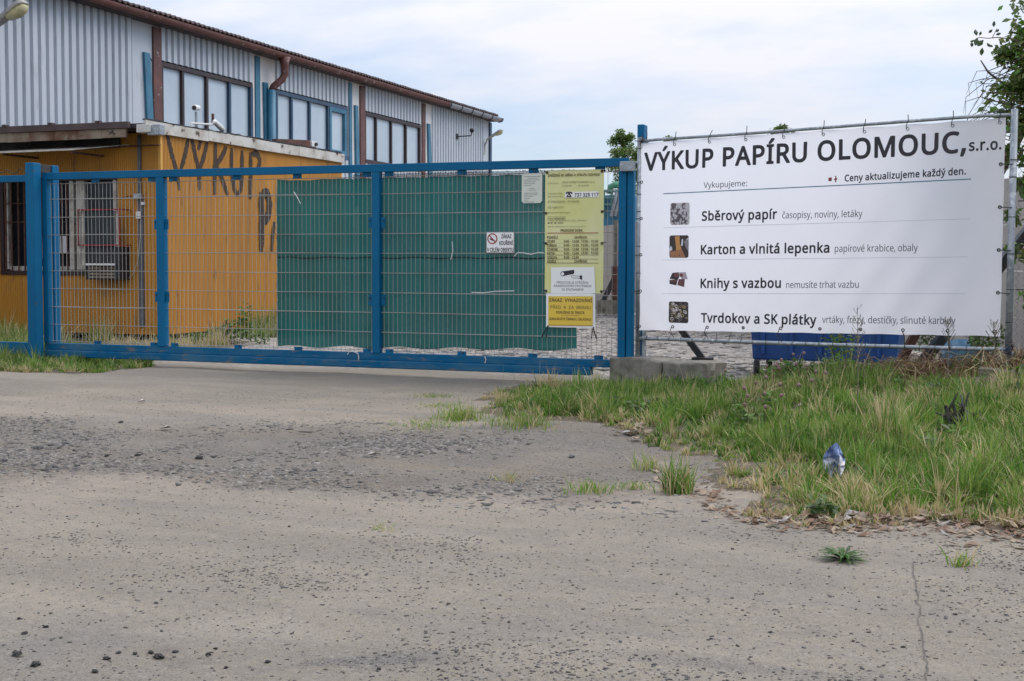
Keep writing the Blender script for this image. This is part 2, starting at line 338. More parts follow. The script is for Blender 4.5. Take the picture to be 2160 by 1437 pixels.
def ground_mat():
    m = bpy.data.materials.new('dusty_asphalt'); m.use_nodes = True; t = m.node_tree; L = t.links.new; b = t.nodes['Principled BSDF']
    tcn = N(t, 'ShaderNodeTexCoord'); P = tcn.outputs['Object']
    def noise(s, d=5, r=.6, off=0, vec=None):
        n = N(t, 'ShaderNodeTexNoise'); n.inputs['Scale'].default_value = s; n.inputs['Detail'].default_value = d; n.inputs['Roughness'].default_value = r
        mpn = N(t, 'ShaderNodeMapping'); mpn.inputs['Location'].default_value = (off, off*.7, 0); L(vec or P, mpn.inputs[0]); L(mpn.outputs[0], n.inputs['Vector']); return n.outputs['Fac']
    def math_(op, a, bb=0.0, cl=False):
        n = N(t, 'ShaderNodeMath', operation=op, use_clamp=cl)
        for i, q in enumerate((a, bb)):
            if isinstance(q, (int, float)): n.inputs[i].default_value = q
            else: L(q, n.inputs[i])
        return n.outputs[0]
    def rng_(f, a, bb, lo=0.0, hi=1.0):
        r = N(t, 'ShaderNodeMapRange', interpolation_type='SMOOTHSTEP'); L(f, r.inputs[0])
        for i, q in zip((1, 2, 3, 4), (a, bb, lo, hi)): r.inputs[i].default_value = q
        return r.outputs[0]
    def mixc(f, A, B):
        x = N(t, 'ShaderNodeMix', data_type='RGBA')
        if isinstance(f, float): x.inputs[0].default_value = f
        else: L(f, x.inputs[0])
        for i, q in ((6, A), (7, B)):
            if isinstance(q, tuple): x.inputs[i].default_value = q+(1,)
            else: L(q, x.inputs[i])
        return x.outputs[2]
    dot = N(t, 'ShaderNodeVectorMath', operation='DOT_PRODUCT'); dot.inputs[1].default_value = (-.349, .937, 0); L(P, dot.inputs[0])
    wob = math_('MULTIPLY', math_('SUBTRACT', noise(.55, 5), .5), 3.0)
    D = math_('ADD', dot.outputs['Value'], wob)
    # streaks that run along the road edge
    mpn = N(t, 'ShaderNodeMapping'); mpn.inputs['Rotation'].default_value = (0, 0, -.356); mpn.inputs['Scale'].default_value = (.35, 1.4, 1); L(P, mpn.inputs[0]); S = mpn.outputs[0]
    mp2 = N(t, 'ShaderNodeMapping'); mp2.inputs['Rotation'].default_value = (0, 0, -.40); mp2.inputs['Scale'].default_value = (.16, 2.6, 1); L(P, mp2.inputs[0]); T2 = mp2.outputs[0]
    base = mixc(rng_(noise(1.1, 6, .65, 3, S), .38, .66), (.198, .169, .124), (.29, .249, .184))
    base = mixc(rng_(noise(.5, 4, .6, 9), .5, .72, 0, .6), base, (.155, .137, .110))
    dust = math_('MULTIPLY', math_('MAXIMUM', math_('MULTIPLY', rng_(D, 5.5, 6.3), rng_(D, 6.4, 7.2, 1, 0)), math_('MULTIPLY', rng_(D, 8.7, 9.4), rng_(D, 9.8, 10.8, 1, 0))), rng_(noise(1.3, 5, .6, 5, S), .35, .6))
    base = mixc(dust, base, (.315, .258, .19))
    grav = math_('MULTIPLY', rng_(D, 6.3, 6.9), rng_(D, 8.6, 9.3, 1, 0))
    gm = math_('MULTIPLY', grav, rng_(noise(.9, 5, .6, 13), .28, .46))
    base = mixc(math_('MULTIPLY', gm, .92), base, mixc(rng_(noise(2.2, 5, .6, 21, S), .42, .62), (.172, .155, .128), (.205, .163, .115)))
    soil = rng_(noise(1.6, 6, .65, 31, S), .50, .62)
    base = mixc(math_('MULTIPLY', math_('MULTIPLY', soil, math_('MULTIPLY', rng_(D, 5.9, 6.5), rng_(D, 9.3, 10.2, 1, 0))), .6), base, (.15, .118, .09))
    # dark damp stains near the lens
    st = math_('MULTIPLY', rng_(noise(1.4, 5, .6, 41, S), .50, .60), rng_(dot.outputs['Value'], 4.3, 3.6))
    base = mixc(math_('MULTIPLY', st, .65), base, (.10, .096, .09))
    # stains and worn patches with a shape of their own
    for (u_, v_, ru, rv, c_, k_) in ((810,1402,260,17,(.075,.072,.068),.85),(390,1380,130,13,(.085,.07,.055),.7),(100,1370,190,40,(.13,.122,.112),.7),(500,1325,230,28,(.30,.262,.205),.7),(760,1015,150,22,(.135,.10,.072),.75),
            (1190,1052,150,17,(.135,.102,.075),.7),(960,1035,230,20,(.17,.135,.10),.6),(90,975,180,26,(.15,.118,.088),.6),(1050,862,190,14,(.31,.25,.185),.7),(210,1010,300,18,(.32,.265,.20),.75),(250,935,220,26,(.125,.122,.117),.6),(540,940,200,30,(.14,.137,.13),.5),
            (1150,940,260,42,(.145,.142,.138),.5),(840,1290,60,8,(.15,.132,.105),.7),(1500,1125,420,12,(.17,.155,.13),.5),(330,880,260,12,(.15,.148,.142),.5)):
        c0 = onZ(u_, v_); dx = np.linalg.norm(onZ(u_+ru, v_)-c0); dy = np.linalg.norm(onZ(u_, v_+rv)-c0)
        mq_ = N(t, 'ShaderNodeMapping', vector_type='TEXTURE'); mq_.inputs['Location'].default_value = (c0[0], c0[1], 0); mq_.inputs['Rotation'].default_value = (0, 0, YAW); mq_.inputs['Scale'].default_value = (dx, dy, 50)
        wn_ = N(t, 'ShaderNodeTexNoise'); wn_.inputs['Scale'].default_value = 2.2; wn_.inputs['Detail'].default_value = 6; L(P, wn_.inputs[0]); ws_ = N(t, 'ShaderNodeVectorMath', operation='MULTIPLY_ADD'); ws_.inputs[1].default_value = (.55, .55, 0); L(wn_.outputs['Color'], ws_.inputs[0]); L(P, ws_.inputs[2])
        of_ = N(t, 'ShaderNodeVectorMath', operation='ADD'); of_.inputs[1].default_value = (-.275, -.275, 0); L(ws_.outputs[0], of_.inputs[0]); L(of_.outputs[0], mq_.inputs[0])
        ln_ = N(t, 'ShaderNodeVectorMath', operation='LENGTH'); L(mq_.outputs[0], ln_.inputs[0])
        base = mixc(math_('MULTIPLY', math_('MULTIPLY', rng_(ln_.outputs['Value'], 1.25, .35), rng_(noise(9, 5, .7, u_), .3, .55)), k_), base, c_)
    # aggregate: dark and pale grains, and dark pits
    def grains(s, seed, thr):
        v = N(t, 'ShaderNodeTexVoronoi', feature='F1'); v.inputs['Scale'].default_value = s
        wv = N(t, 'ShaderNodeVectorMath', operation='ADD'); wn = N(t, 'ShaderNodeTexNoise'); wn.inputs['Scale'].default_value = s*1.2; L(P, wn.inputs[0])
        sc2 = N(t, 'ShaderNodeVectorMath', operation='SCALE'); sc2.inputs['Scale'].default_value = 1.7/s; L(wn.outputs['Color'], sc2.inputs[0])
        L(P, wv.inputs[0]); L(sc2.outputs[0], wv.inputs[1]); ad = N(t, 'ShaderNodeVectorMath', operation='ADD'); ad.inputs[1].default_value = (seed, seed, seed); L(wv.outputs[0], ad.inputs[0]); L(ad.outputs[0], v.inputs['Vector'])
        sp = N(t, 'ShaderNodeSeparateXYZ'); L(v.outputs['Color'], sp.inputs[0])
        return math_('MULTIPLY', rng_(math_('ADD', v.outputs['Distance'], math_('MULTIPLY', sp.outputs[1], .2)), .36, .28), rng_(sp.outputs[0], thr, thr+.02)), sp.outputs[1]
    g1, r1 = grains(58, 0, .58); g2, r2 = grains(112, 5, .42); g3, r3 = grains(60, 11, .86)
    patch = rng_(noise(2.1, 5, .65, 55), .38, .60, .12, 1)
    base = mixc(math_('MULTIPLY', math_('MULTIPLY', g1, patch), .8), base, (.08, .077, .072))
    base = mixc(math_('MULTIPLY', math_('MULTIPLY', g2, patch), .55), base, (.10, .098, .095))
    base = mixc(math_('MULTIPLY', g3, .45), base, (.40, .375, .33))
    base = mixc(rng_(noise(120, 3, .6, 61), .35, .7, 0, .55), base, (.125, .118, .108)); base = mixc(rng_(noise(210, 3, .7, 67), .45, .7, 0, .55), base, (.40, .355, .285))
    base = mixc(rng_(noise(11, 5, .7, 91), .35, .7, 0, .32), base, (.19, .182, .17)); base = mixc(rng_(noise(34, 4, .7, 95), .5, .75, 0, .4), base, (.36, .335, .29))
    # the yard behind the gate: pale rubble and dust
    sy = N(t, 'ShaderNodeSeparateXYZ'); L(P, sy.inputs[0])
    yard = rng_(math_('ADD', sy.outputs['Y'], math_('MULTIPLY', noise(.8), 1.5)), 12.9, 13.6)
    vv = N(t, 'ShaderNodeTexVoronoi', feature='F1'); vv.inputs['Scale'].default_value = 12; L(P, vv.inputs['Vector'])
    rub = mixc(rng_(noise(3, 6, .7, 71), .35, .65), (.27, .245, .215), (.44, .405, .36))
    rub = mixc(rng_(vv.outputs['Distance'], .35, .7, 0, .6), rub, (.16, .145, .13))
    base = mixc(yard, base, rub)
    base = mixc(rng_(noise(1.0, 6, .7, 101, T2), .48, .70, 0, .42), base, (.17, .16, .145))
    base = mixc(rng_(noise(.75, 6, .72, 131), .50, .68, 0, .40), base, (.31, .265, .20)); base = mixc(rng_(noise(3.3, 6, .72, 137), .56, .72, 0, .45), base, (.15, .138, .12))
    L(base, b.inputs['Base Color']); b.inputs['Roughness'].default_value = .92; b.inputs['Specular IOR Level'].default_value = .25
    h = math_('ADD', math_('MULTIPLY', math_('ADD', g1, math_('MULTIPLY', g2, .5)), -.004), math_('MULTIPLY', noise(130, 4, .7), .003))
    h = math_('ADD', h, math_('MULTIPLY', noise(22, 5, .65, 81), math_('ADD', math_('MULTIPLY', gm, .035), .006)))
    h = math_('ADD', h, math_('MULTIPLY', g3, .004)); h = math_('ADD', h, math_('MULTIPLY', math_('MULTIPLY', vv.outputs['Distance'], yard), .035))
    bn = N(t, 'ShaderNodeBump'); bn.inputs['Distance'].default_value = 1.0; L(h, bn.inputs['Height']); L(bn.outputs[0], b.inputs['Normal'])
    return m
MT['ground'] = ground_mat()
MT['soil'] = mat('verge_soil', (.105,.080,.052), (.07,.06,.035), 6, .4, .6, c3=(.2,.15,.09), sc3=30, lo3=.55, hi3=.65, rough=.95, bump=.01, bsc=30)
cx, cy = X[:-1, :-1]+.02, Y[:-1, :-1]+.02
wobx = cx + .35*(vnoise(cx*3, cy*3)-.5) + .2*(vnoise(cx*9, cy*9)-.5); woby = cy + .35*(vnoise(cx*3+9, cy*3)-.5) + .2*(vnoise(cx*9+9, cy*9)-.5)
soilm = (inpoly(VERGE, wobx, woby) | inpoly(LEFTV, wobx, woby) | inpoly(CABV, wobx, woby) | inpoly(SIDEV, wobx, woby)).ravel().astype(int)
gr = from_np('ground', np.stack([X, Y, Z], -1).reshape(-1, 3), Q, [MT['ground'], MT['soil']], soilm, smooth=True); gr['kind'] = 'structure'
# a crack in the asphalt, a recessed dark seam
def seam(name, pts, wdt):
    V = []; Fq = []
    for i, (u, v) in enumerate(pts):
        p = onZ(u, v); a = onZ(u+2, v)-p; a /= np.linalg.norm(a); ww = wdt*(.5+random.random())
        for sgn in (-1, 1):
            q = p+a*ww*sgn; V.append((q[0], q[1], float(hz(q[0], q[1]))+.004))
        if i: Fq.append((2*i-2, 2*i-1, 2*i+1, 2*i))
    mb = MB(); mb.add(V, Fq); return mb.build(name, MAT_CRACK, gr)
MAT_CRACK = mat('dark_crack', (.095,.088,.078), rough=1)
def jag(a, b, n, j):
    return [(a[0]+(b[0]-a[0])*i/n+random.gauss(0, j), a[1]+(b[1]-a[1])*i/n) for i in range(n+1)]
seam('crack', jag((1925,1188),(1932,1250),9,2.2)+jag((1936,1260),(1956,1437),22,3.5)+jag((1957,1450),(1960,1520),4,2), .0016)
seam('crack', jag((1935,1270),(2075,1300),12,3), .0012)

# ------------------------------------------------------------------ hall
B = -15.02
hY = lambda u, v: onX(u, v, B)[1]
HT = 5.62
hall = thing('corrugated_hall', 'long industrial hall clad in pale corrugated steel with high window bands', 'industrial hall', (B, 25, 0))
def corr(mb, x, y0, y1, z0, z1, p=.19, dep=.05, axis='y', sgn=1, top=.56, mi=0):
    # trapezoid profile sheet; raised part is `top` of the pitch, facing sgn*x (axis y) or sgn*-y (axis x)
    n = max(1, int(round((y1-y0)/p))); p = (y1-y0)/n; pts = []
    for i in range(n):
        a = y0+i*p; s = p*.09
        pts += [(a, 0), (a+s, dep), (a+s+top*p, dep), (a+2*s+top*p, 0)]
    pts.append((y1, 0))
    vs = []
    for z in (z0, z1):
        for a, d in pts: vs.append((x+sgn*d, a, z) if axis == 'y' else (a, x-sgn*d, z))
    k = len(pts); mb.add(vs, [(i, i+1, k+i+1, k+i) for i in range(k-1)], mi)
sill, wtop = 3.72, 4.93
wins = [(hY(338,200), hY(531,200), 'brown'), (hY(581,250), hY(732,300), 'navy'), (hY(768,300), hY(886,300), 'brown')]
segs = [(12.9, 20.2, 0, HT)]
def sheetpart(y0, y1, z0, z1):
    mb = MB(); corr(mb, B, y0, y1, z0, z1); return mb.build('corrugated_sheet', MT['sheet'], hall)
sheetpart(12.9, 20.2, 0, HT)
for (a, b_, _) in wins:
    sheetpart(a-.02, b_+.02, wtop+.05, HT); sheetpart(a-.02, b_+.02, 0, sill-.06)
sheetpart(33.72, 37.72, 0, HT)
flats = MB()
for a, b_ in ((20.2, wins[0][0]-.02), (wins[0][1]+.02, wins[1][0]-.02), (wins[1][1]+.02, wins[2][0]-.02), (wins[2][1]+.02, 33.72), (37.72, 38.25)):
    MB().box(B-.06, B+.012, a, b_, 0, HT).build('flat_panel', MT['sheet'] if a < 21 or a > 33 else MT['cream'], hall)
MB().box(B-14, B-13.9, 12.9, 38.25, 0, 7).box(B-14, B-.07, 38.15, 38.25, 0, HT).box(B-14, B-.07, 12.9, 13, 0, HT).build('rear_wall', MT['sheet'], hall)
MB().box(B-.5, B-.42, 13, 38.1, 0, HT).build('inner_lining', MT['interior'], hall)
def hbox(name, m, u0, u1, v, z0, z1, d0=0.0, d1=.10, par=hall, bev=.004):
    y0, y1 = hY(u0, v), hY(u1, v); return MB().box(B+d0, B+d1, y0, y1, z0, z1).build(name, MT[m], par, bevel=bev)
# columns between the bays
hbox('column', 'brown', 320, 337, 150, 0, HT-.05, .013, .05); hbox('column', 'blue_old', 536.5, 546, 250, 0, HT-.05, .013, .045)
hbox('column', 'blue_old', 734, 740, 300, 0, HT-.05, .013, .045); hbox('column', 'brown', 757, 767, 300, 0, HT-.05, .013, .05)
hbox('column', 'brown', 888, 895, 300, 0, HT-.05, .013, .045); hbox('column', 'navy', 1030, 1034, 310, 0, HT-.05, .013, .06)
# folded blue flashings, wider at the foot
for (ut0, ut1, ub0, ub1, vt, vb) in ((299,311,306,319,109,262), (552,560,555,567,172,300), (745,751,747,754,221,340), (899,904,901,907,262,340)):
    yt0, yt1, yb0, yb1 = hY(ut0, vt), hY(ut1, vt), hY(ub0, vb), hY(ub1, vb); zt, zb = 5.05, 2.6
    k = (5.05-zb)/(5.05-3.73); yb0 = yt0+(yb0-yt0)*k; yb1 = yt1+(yb1-yt1)*k
    MB().prism([(B+.014, yt0, zt), (B+.014, yt1, zt), (B+.014, yb1, zb), (B+.014, yb0, zb)], (0,0,0), (.05,0,0)).build('flashing', MT['blue_old'], hall, bevel=.003)
# windows
for wi, (a, b_, c) in enumerate(wins):
    fm = MT['brownw'] if c == 'brown' else MT['navy']; mb = MB(); fw = .055
    mb.box(B-.10, B+.03, a, b_, wtop-fw, wtop+.03).box(B-.10, B+.05, a, b_, sill-.06, sill+.05)
    for s in (a, b_-fw*1.3): mb.box(B-.10, B+.028, s, s+fw*1.3, sill+.05, wtop-fw)
    fr = mb.build('window', fm, hall, bevel=.004)
    if wi == 0: MB().box(B-.09, B+.034, b_-fw*1.3-.02, b_+.004, sill+.05, wtop-fw+.002).build('jamb', MT['navy'], fr, bevel=.004)
    us = {0: (385, 436, 484), 1: (615, 653, 692), 2: (793, 825, 856)}[wi]; vs_ = {0: 200, 1: 262, 2: 290}[wi]
    ms = [hY(u, vs_) for u in us]; ed = [a+fw*1.3]+ms+[b_-fw*1.3]
    for q, mm in enumerate(ms):
        MB().box(B-.08, B+.022, mm-.036, mm+.036, sill+.05, wtop-fw).build('mullion', MT['navy'] if (wi == 1 or (wi == 0 and q == 2)) else fm, fr, bevel=.004)
    for q in range(4):
        y0, y1 = ed[q]+(.036 if q else 0), ed[q+1]-(.036 if q < 3 else 0)
        MB().box(B-.05, B-.04+.004*math.sin(q*2.1), y0, y1, sill+.05, wtop-fw).build('pane', MT['glass'], fr)
    if wi == 1:
        y0, y1 = ed[3]+.036, ed[4]; mb = MB(); e = .10
        mb.box(B-.06, B+.035, y0, y1, wtop-fw-e, wtop-fw).box(B-.06, B+.035, y0, y1, sill+.05, sill+.05+e)
        mb.box(B-.06, B+.034, y0, y0+e, sill+.05+e, wtop-fw-e).box(B-.06, B+.034, y1-e, y1, sill+.05+e, wtop-fw-e)
        mb.build('opening_sash', MT['blue_old'], fr, bevel=.004)
# roof: thin corrugated sheet with a wavy edge, sloping up away from the eave
ev = 5.80; yy = np.arange(12.9, onX(1052, 258, B+.3)[1], .05); V = []
for xo, z in ((B+.30, ev), (B-9, ev+1.5)):
    for y in yy: V.append((xo, y, z+.022*math.sin(2*math.pi*y/.16)))
for xo, z in ((B+.30, ev-.03), (B-9, ev+1.47)):
    for y in yy: V.append((xo, y, z+.022*math.sin(2*math.pi*y/.16)))
k = len(yy); F_ = []
for i in range(k-1): F_ += [(i, i+1, k+i+1, k+i), (2*k+i, 3*k+i, 3*k+i+1, 2*k+i+1), (i, 2*k+i, 2*k+i+1, i+1)]
MB().add(V, F_).build('roof', MT['roof'], hall)
MB().box(B-.02, B+.24, 12.9, 38.3, HT-.02, HT+.06).build('eaves_board', MT['roof'], hall)
def gut(name, y0, y1, m, r=.088):
    cx_, cz = B+.36, 5.66; mb = MB(); n = 10; k = max(2, int((y1-y0)/.6)); P = []
    for i in range(k+1):
        y = y0+(y1-y0)*i/k
        for rr in (r, r-.008):
            for j in range(n+1):
                t = math.pi*(1.0+j/n); P.append((cx_+rr*math.cos(t), y, cz+.02*0+rr*math.sin(t)*1.25+.03))
    s = 2*(n+1); F2 = []
    for i in range(k):
        for j in range(n):
            F2 += [(i*s+j, i*s+j+1, (i+1)*s+j+1, (i+1)*s+j), (i*s+n+1+j, (i+1)*s+n+1+j, (i+1)*s+n+2+j, i*s+n+2+j)]
        for j in (0, n): F2.append((i*s+j, (i+1)*s+j, (i+1)*s+n+1+j, i*s+n+1+j))
    for i in (0, k):
        for j in range(n): F2.append((i*s+j, i*s+n+1+j, i*s+n+2+j, i*s+j+1))
    mb.add(P, F2); return mb.build(name, MT[m], hall, smooth=False)
GZ0, GZ1 = onX(945, 236, B+.36)[1], onX(1057, 262, B+.36)[1]
gut('gutter', 12.9, GZ0, 'brown'); gz = gut('gutter', GZ0, GZ1, 'zinc', .095); gz['label'] = 'unpainted grey zinc end of the gutter'
for y in np.linspace(GZ0+.05, GZ1-.15, 6):
    mb = MB(); mb.tube([(B+.36+.104*math.cos(t), y, 5.69+.104*math.sin(t)*1.25) for t in np.linspace(math.pi, 2*math.pi, 11)], .014, 5); mb.build('gutter_strap', MT['dark'], gz)
# swan-neck downpipe under the gutter
yd = onX(573, 230, B+.13)[1]
mb = MB(); mb.tube([(B+.36, yd+.16, 5.62), (B+.36, yd+.17, 5.44), (B+.35, yd+.19, 5.24), (B+.30, yd+.14, 5.13), (B+.17, yd+.03, 4.98), (B+.13, yd, 4.86)], [.14, .085, .08, .08, .08, .085], 10); mb.build('gutter_outlet', MT['brown'], hall, smooth=True)
MB().tube([(B+.13, yd, 0), (B+.13, yd, 4.9)], .095, 10).build('downpipe', MT['blue_old'], hall, smooth=True)
# thin cable beside the brown column
MB().tube([(B+.03, hY(312,140), 5.0), (B+.06, hY(316,150), 4.9), (B+.05, hY(318,200), 4.4), (B+.05, hY(318,262), 3.7), (B+.05, hY(318,262), 2.8)], .012, 5).build('cable', MT['black'], hall)

def street_lamp(loc, label, sz=1.0):
    t = thing('wall_lamp', label, 'lamp', loc, 'street lamps on the hall')
    o = np.array(loc); d = np.array([.9, 0, .45]); d /= np.linalg.norm(d); d *= sz; up = np.array([-.447, 0, .894]); sd_ = np.array([0, 1., 0])
    MB().tube([o+[0, 0, -.35], o+[.03, 0, -.12], o+d*.16, o+d*.34], .028, 8).box(o[0], o[0]+.02, o[1]-.06, o[1]+.06, o[2]-.42, o[2]-.26).build('bracket', MT['lampmetal'], t, smooth=False)
    def hull(name, sec, m):
        V = []; n = 10
        for (a, wv, hu, hd) in sec:
            for j in range(n):
                q = 2*math.pi*j/n; c_, s_ = math.cos(q), math.sin(q)
                V.append(o+d*a+(sd_*wv*c_+up*((hu if s_ > 0 else hd)*s_))*sz)
        F_ = [(i*n+j, i*n+(j+1) % n, (i+1)*n+(j+1) % n, (i+1)*n+j) for i in range(len(sec)-1) for j in range(n)]
        F_ += [tuple(range(n))[::-1], tuple((len(sec)-1)*n+j for j in range(n))]
        return MB().add(V, F_).build(name, MT[m], t, smooth=True)
    hull('housing', [(.30, .05, .05, .05), (.36, .07, .07, .05), (.60, .10, .10, .04), (.85, .13, .12, .01), (.98, .12, .10, .005), (1.03, .07, .05, .005)], 'lampmetal')
    hull('lamp_cover', [(.60, .05, .005, .02), (.66, .095, .005, .09), (.82, .115, .003, .13), (.94, .11, .003, .12), (1.01, .07, .003, .06)], 'lampglass')
street_lamp((B+.04, 37.66, 4.95), 'street lamp with yellowed cover on the far corner of the hall', .66)
street_lamp((B+.10, 16.25, 4.62), 'street lamp with yellowed cover on the near end of the hall wall, top corner')
p = onX(995, 275, B+.4)
t = thing('floodlight', 'small black floodlight on a thin arm near the far corner of the hall', 'floodlight', p)
MB().lathe(p, (.5, -.8, -.2), [(-.06, .03), (-.05, .055), (.04, .07), (.06, .065)], 10).build('head', MT['black'], t, smooth=True)
MB().tube([p+[0, 0, -.06], p+[-.02, 0, -.16], p+[-.36, -.3, -.2]], .018, 6).box(B+.055, B+.07, p[1]-.38, p[1]-.24, p[2]-.28, p[2]-.12).build('arm', MT['dark'], t)
# ------------------------------------------------------------------ ochre cabin
CX, CY = -11.42, 16.0
fx = lambda u, v=450, Yp=CY: onY(u, v, Yp)[0]
fz = lambda v, u=150, Yp=CY: onY(u, v, Yp)[2]
sY = lambda u, v: onX(u, v, CX)[1]
sZ = lambda u, v: onX(u, v, CX)[2]
CF = 21.55; CT = 3.02
cab = thing('yellow_cabin', 'ochre ribbed sheet metal cabin with barred windows and painted letters', 'cabin', (-13, 18, 0))
OX0, OX1, OZ0, OZ1 = fx(6), fx(244), fz(572), 2.35
def ribs(name, mb): return mb.build(name, MT['ochre'], cab)
RP = dict(p=.034, dep=.009)
mb = MB(); corr(mb, CY, B+.05, OX0-.04, .08, CT, axis='x', **RP); ribs('ribbed_wall', mb)
mb = MB(); corr(mb, CY, OX1+.04, CX-.03, .08, CT, axis='x', **RP); ribs('ribbed_wall', mb)
mb = MB(); corr(mb, CY, OX0-.04, OX1+.04, OZ1, CT, axis='x', **RP); ribs('ribbed_wall', mb)
mb = MB(); corr(mb, CY, OX0-.04, OX1+.04, .08, OZ0-.06, axis='x', **RP); ribs('ribbed_wall', mb)
mb = MB(); corr(mb, CX, CY+.03, CF-.03, .08, CT, axis='y', **RP); ribs('ribbed_wall', mb)
MB().box(CX-.035, CX+.014, CY-.014, CY+.035, .06, CT).box(CX-.03, CX+.014, CF-.03, CF+.02, .06, CT).build('corner_trim', mat('bright_ochre_trim', (.62,.33,.06), (.5,.25,.04), 3, .4, .7, rough=.55), cab, bevel=.004)
MB().box(B+.05, CX-.04, CF-.05, CF, .06, CT).box(B+.05, CX-.03, CY+.04, CF, .05, .12).box(CX-.2, CX-.04, CY+.5, CY+.7, 0, .06).box(CX-.2, CX-.04, CF-.7, CF-.5, 0, .06).build('floor_frame', MT['dark'], cab)
MB().box(B+.1, CX-.1, CY+.25, CY+.3, .1, CT).build('inner_lining', MT['interior'], cab)
# roof slab, front eave and the side board
MB().box(B+.05, CX+.05, CY-.50, CF+.03, 3.04, 3.10).build('roof', MT['felt'], cab)
fe = CY-.54
MB().box(B+.05, CX-.13, fe-.03, fe+.03, 3.03, 3.125).build('eave_edging', MT['roof'], cab, bevel=.006)
mb = MB(); xs_ = np.arange(B+.05, CX-.2, .42)
for a in xs_: mb.box(a+.003, min(a+.417, CX-.15), fe+.0, fe+.035, 2.90+random.uniform(-.008,.008), 3.028)
mb.build('eave_board', MT['rustboard'], cab)
for a in np.arange(-14.6, CX-.3, .83): MB().box(a, a+.07, fe-.04, fe+.04, 3.126, 3.15).build('roof_clip', MT['roof'], cab)
for (u0, u1, v0, v1, m) in ((298, 318, 262, 280, 'fascia'), (318.5, 336, 262, 285, 'galv')):
    a, b_ = onY(u0, v1, fe), onY(u1, v0, fe); MB().box(a[0]-.06, b_[0]+.01, fe-.035+(.03 if m == 'galv' else 0), fe+.12, a[2], b_[2]).build('gutter_end', MT[m], cab, bevel=.008)
# side board: warped lengths of peeling white board
cuts = [CY-.42, CY+1.15, CY+2.5, CY+3.9, CF+.02]
for i in range(4):
    a, b_ = cuts[i]+.003, cuts[i+1]-.003; dz = [.0, .012, -.006, .0][i]
    MB().prism([(CX+.025, a, 2.99+dz), (CX+.025, b_, 2.99+dz*.3), (CX+.025, b_, 3.15+dz*.3), (CX+.025, a, 3.155+dz)], (0,0,0), (.04,0,0)).build('roof_board', MT['fascia'], cab, bevel=.004)
mb = MB(); 
for i in range(60):
    a = CY-.4+i*.098; mb.box(CX-.01, CX+.07, a, a+.09, 3.152+random.uniform(0,.01), 3.165+random.uniform(0,.02))
mb.build('roof_edging', MT['felt'], cab)
MB().box(B+.06, fx(258), CY-.06, CY-.02, fz(316), 3.02).build('eave_shade_strip', MT['felt'], cab)  # dark strip added to paint in the deep shade under the eave
# window recess with bars
win = MB().box(OX0-.04, OX0+.03, CY-.03, CY+.10, OZ0, OZ1).box(OX0-.04, OX1+.04, CY-.035, CY+.10, OZ0-.06, OZ0).box(OX0-.04, OX1+.04, CY-.03, CY+.10, OZ1, OZ1+.06).build('window', MT['brownw'], cab, bevel=.004)
MB().box(OX0, OX1, CY+.09, CY+.11, OZ0, OZ1).build('pane', MT['interior'], win)
for (u0, u1) in ((10, 17), (147, 154.5), (161, 178), (239, 246)):
    MB().box(fx(u0), fx(u1), CY-.005, CY+.085, OZ0+.02, OZ1).build('frame', MT['whitepaint'], win, bevel=.004)
MB().box(fx(17.5), fx(146.5), CY+.02, CY+.085, OZ0, OZ0+.07).build('frame', MT['whitepaint'], win, bevel=.004)
for u in (13, 26, 40, 53, 66, 79, 92, 106, 119, 132, 143): MB().tube([(fx(u), CY-.02, OZ0+.0), (fx(u+random.uniform(-1,1)), CY-.02, OZ1)], .013, 6).build('bar', MT['rust'], win)
for v in (428, 468): MB().tube([(fx(12), CY-.035, fz(v)), (fx(146), CY-.035, fz(v+.6))], .007, 5).build('bar', MT['rust'], win)
MB().box(fx(179), fx(238), CY+.05, CY+.06, fz(440), OZ1-.02).build('pane', MT['greyglass'], win)
# white notices behind the glass
for (u0, u1, v0, v1) in ((85, 91, 505, 545), (116, 121, 498, 534), (123.5, 140, 498, 534), (143, 152, 498, 534)):
    MB().box(fx(u0), fx(u1), CY+.03, CY+.033, fz(v1), fz(v0)).build('notice', MT['paper'], win)
# counter box with red-framed guard
gd = thing('service_hatch', 'dusty service hatch with red guard frame beside the barred window of the yellow cabin', 'hatch', (fx(205), CY-.2, fz(500)))
yA, yB = CY-.30, CY-.02
def rr(u0, u1, v0, v1, t_=.022, y=yA):
    a, b_ = onY(u0, v1, y), onY(u1, v0, y); mb = MB()
    mb.box(a[0], b_[0], y, y+t_, b_[2]-t_, b_[2]).box(a[0], b_[0], y, y+t_, a[2], a[2]+t_).box(a[0], a[0]+t_*.7, y, y+t_, a[2]+t_, b_[2]-t_).box(b_[0]-t_*.7, b_[0], y, y+t_, a[2]+t_, b_[2]-t_); return mb, a, b_
mb, a, b_ = rr(163, 250, 440, 519)
for zz in (a[2], b_[2]-.022):
    for xx in (a[0], b_[0]-.02): mb.box(xx, xx+.02, yA+.022, yB, zz, zz+.02)
mb.build('guard_frame', MT['red'], gd)
MB().box(a[0]+.10, b_[0]-.09, yA+.03, yA+.036, a[2]+.03, b_[2]-.03).build('hatch_glass', MT['greyglass'], gd)
for (u0, u1) in ((165, 169), (172, 177.5), (243, 248.5)): MB().box(fx(u0, 500, yA+.05), fx(u1, 500, yA+.05), yA+.05, yA+.09, fz(560, 200, yA), b_[2]-.03).build('post', MT['whitepaint'], gd, bevel=.003)
a, b_ = onY(178, 590, yA), onY(248, 521, yA)
MB().box(a[0], b_[0], yA+.04, yB, a[2], b_[2]).build('counter_box', MT['black'], gd, bevel=.006)
a, b_ = onY(183, 560, yA), onY(240, 556, yA)
MB().box(a[0], b_[0], yA-.03, yA+.035, a[2], b_[2]).build('ledge', MT['cream'], gd, bevel=.003)
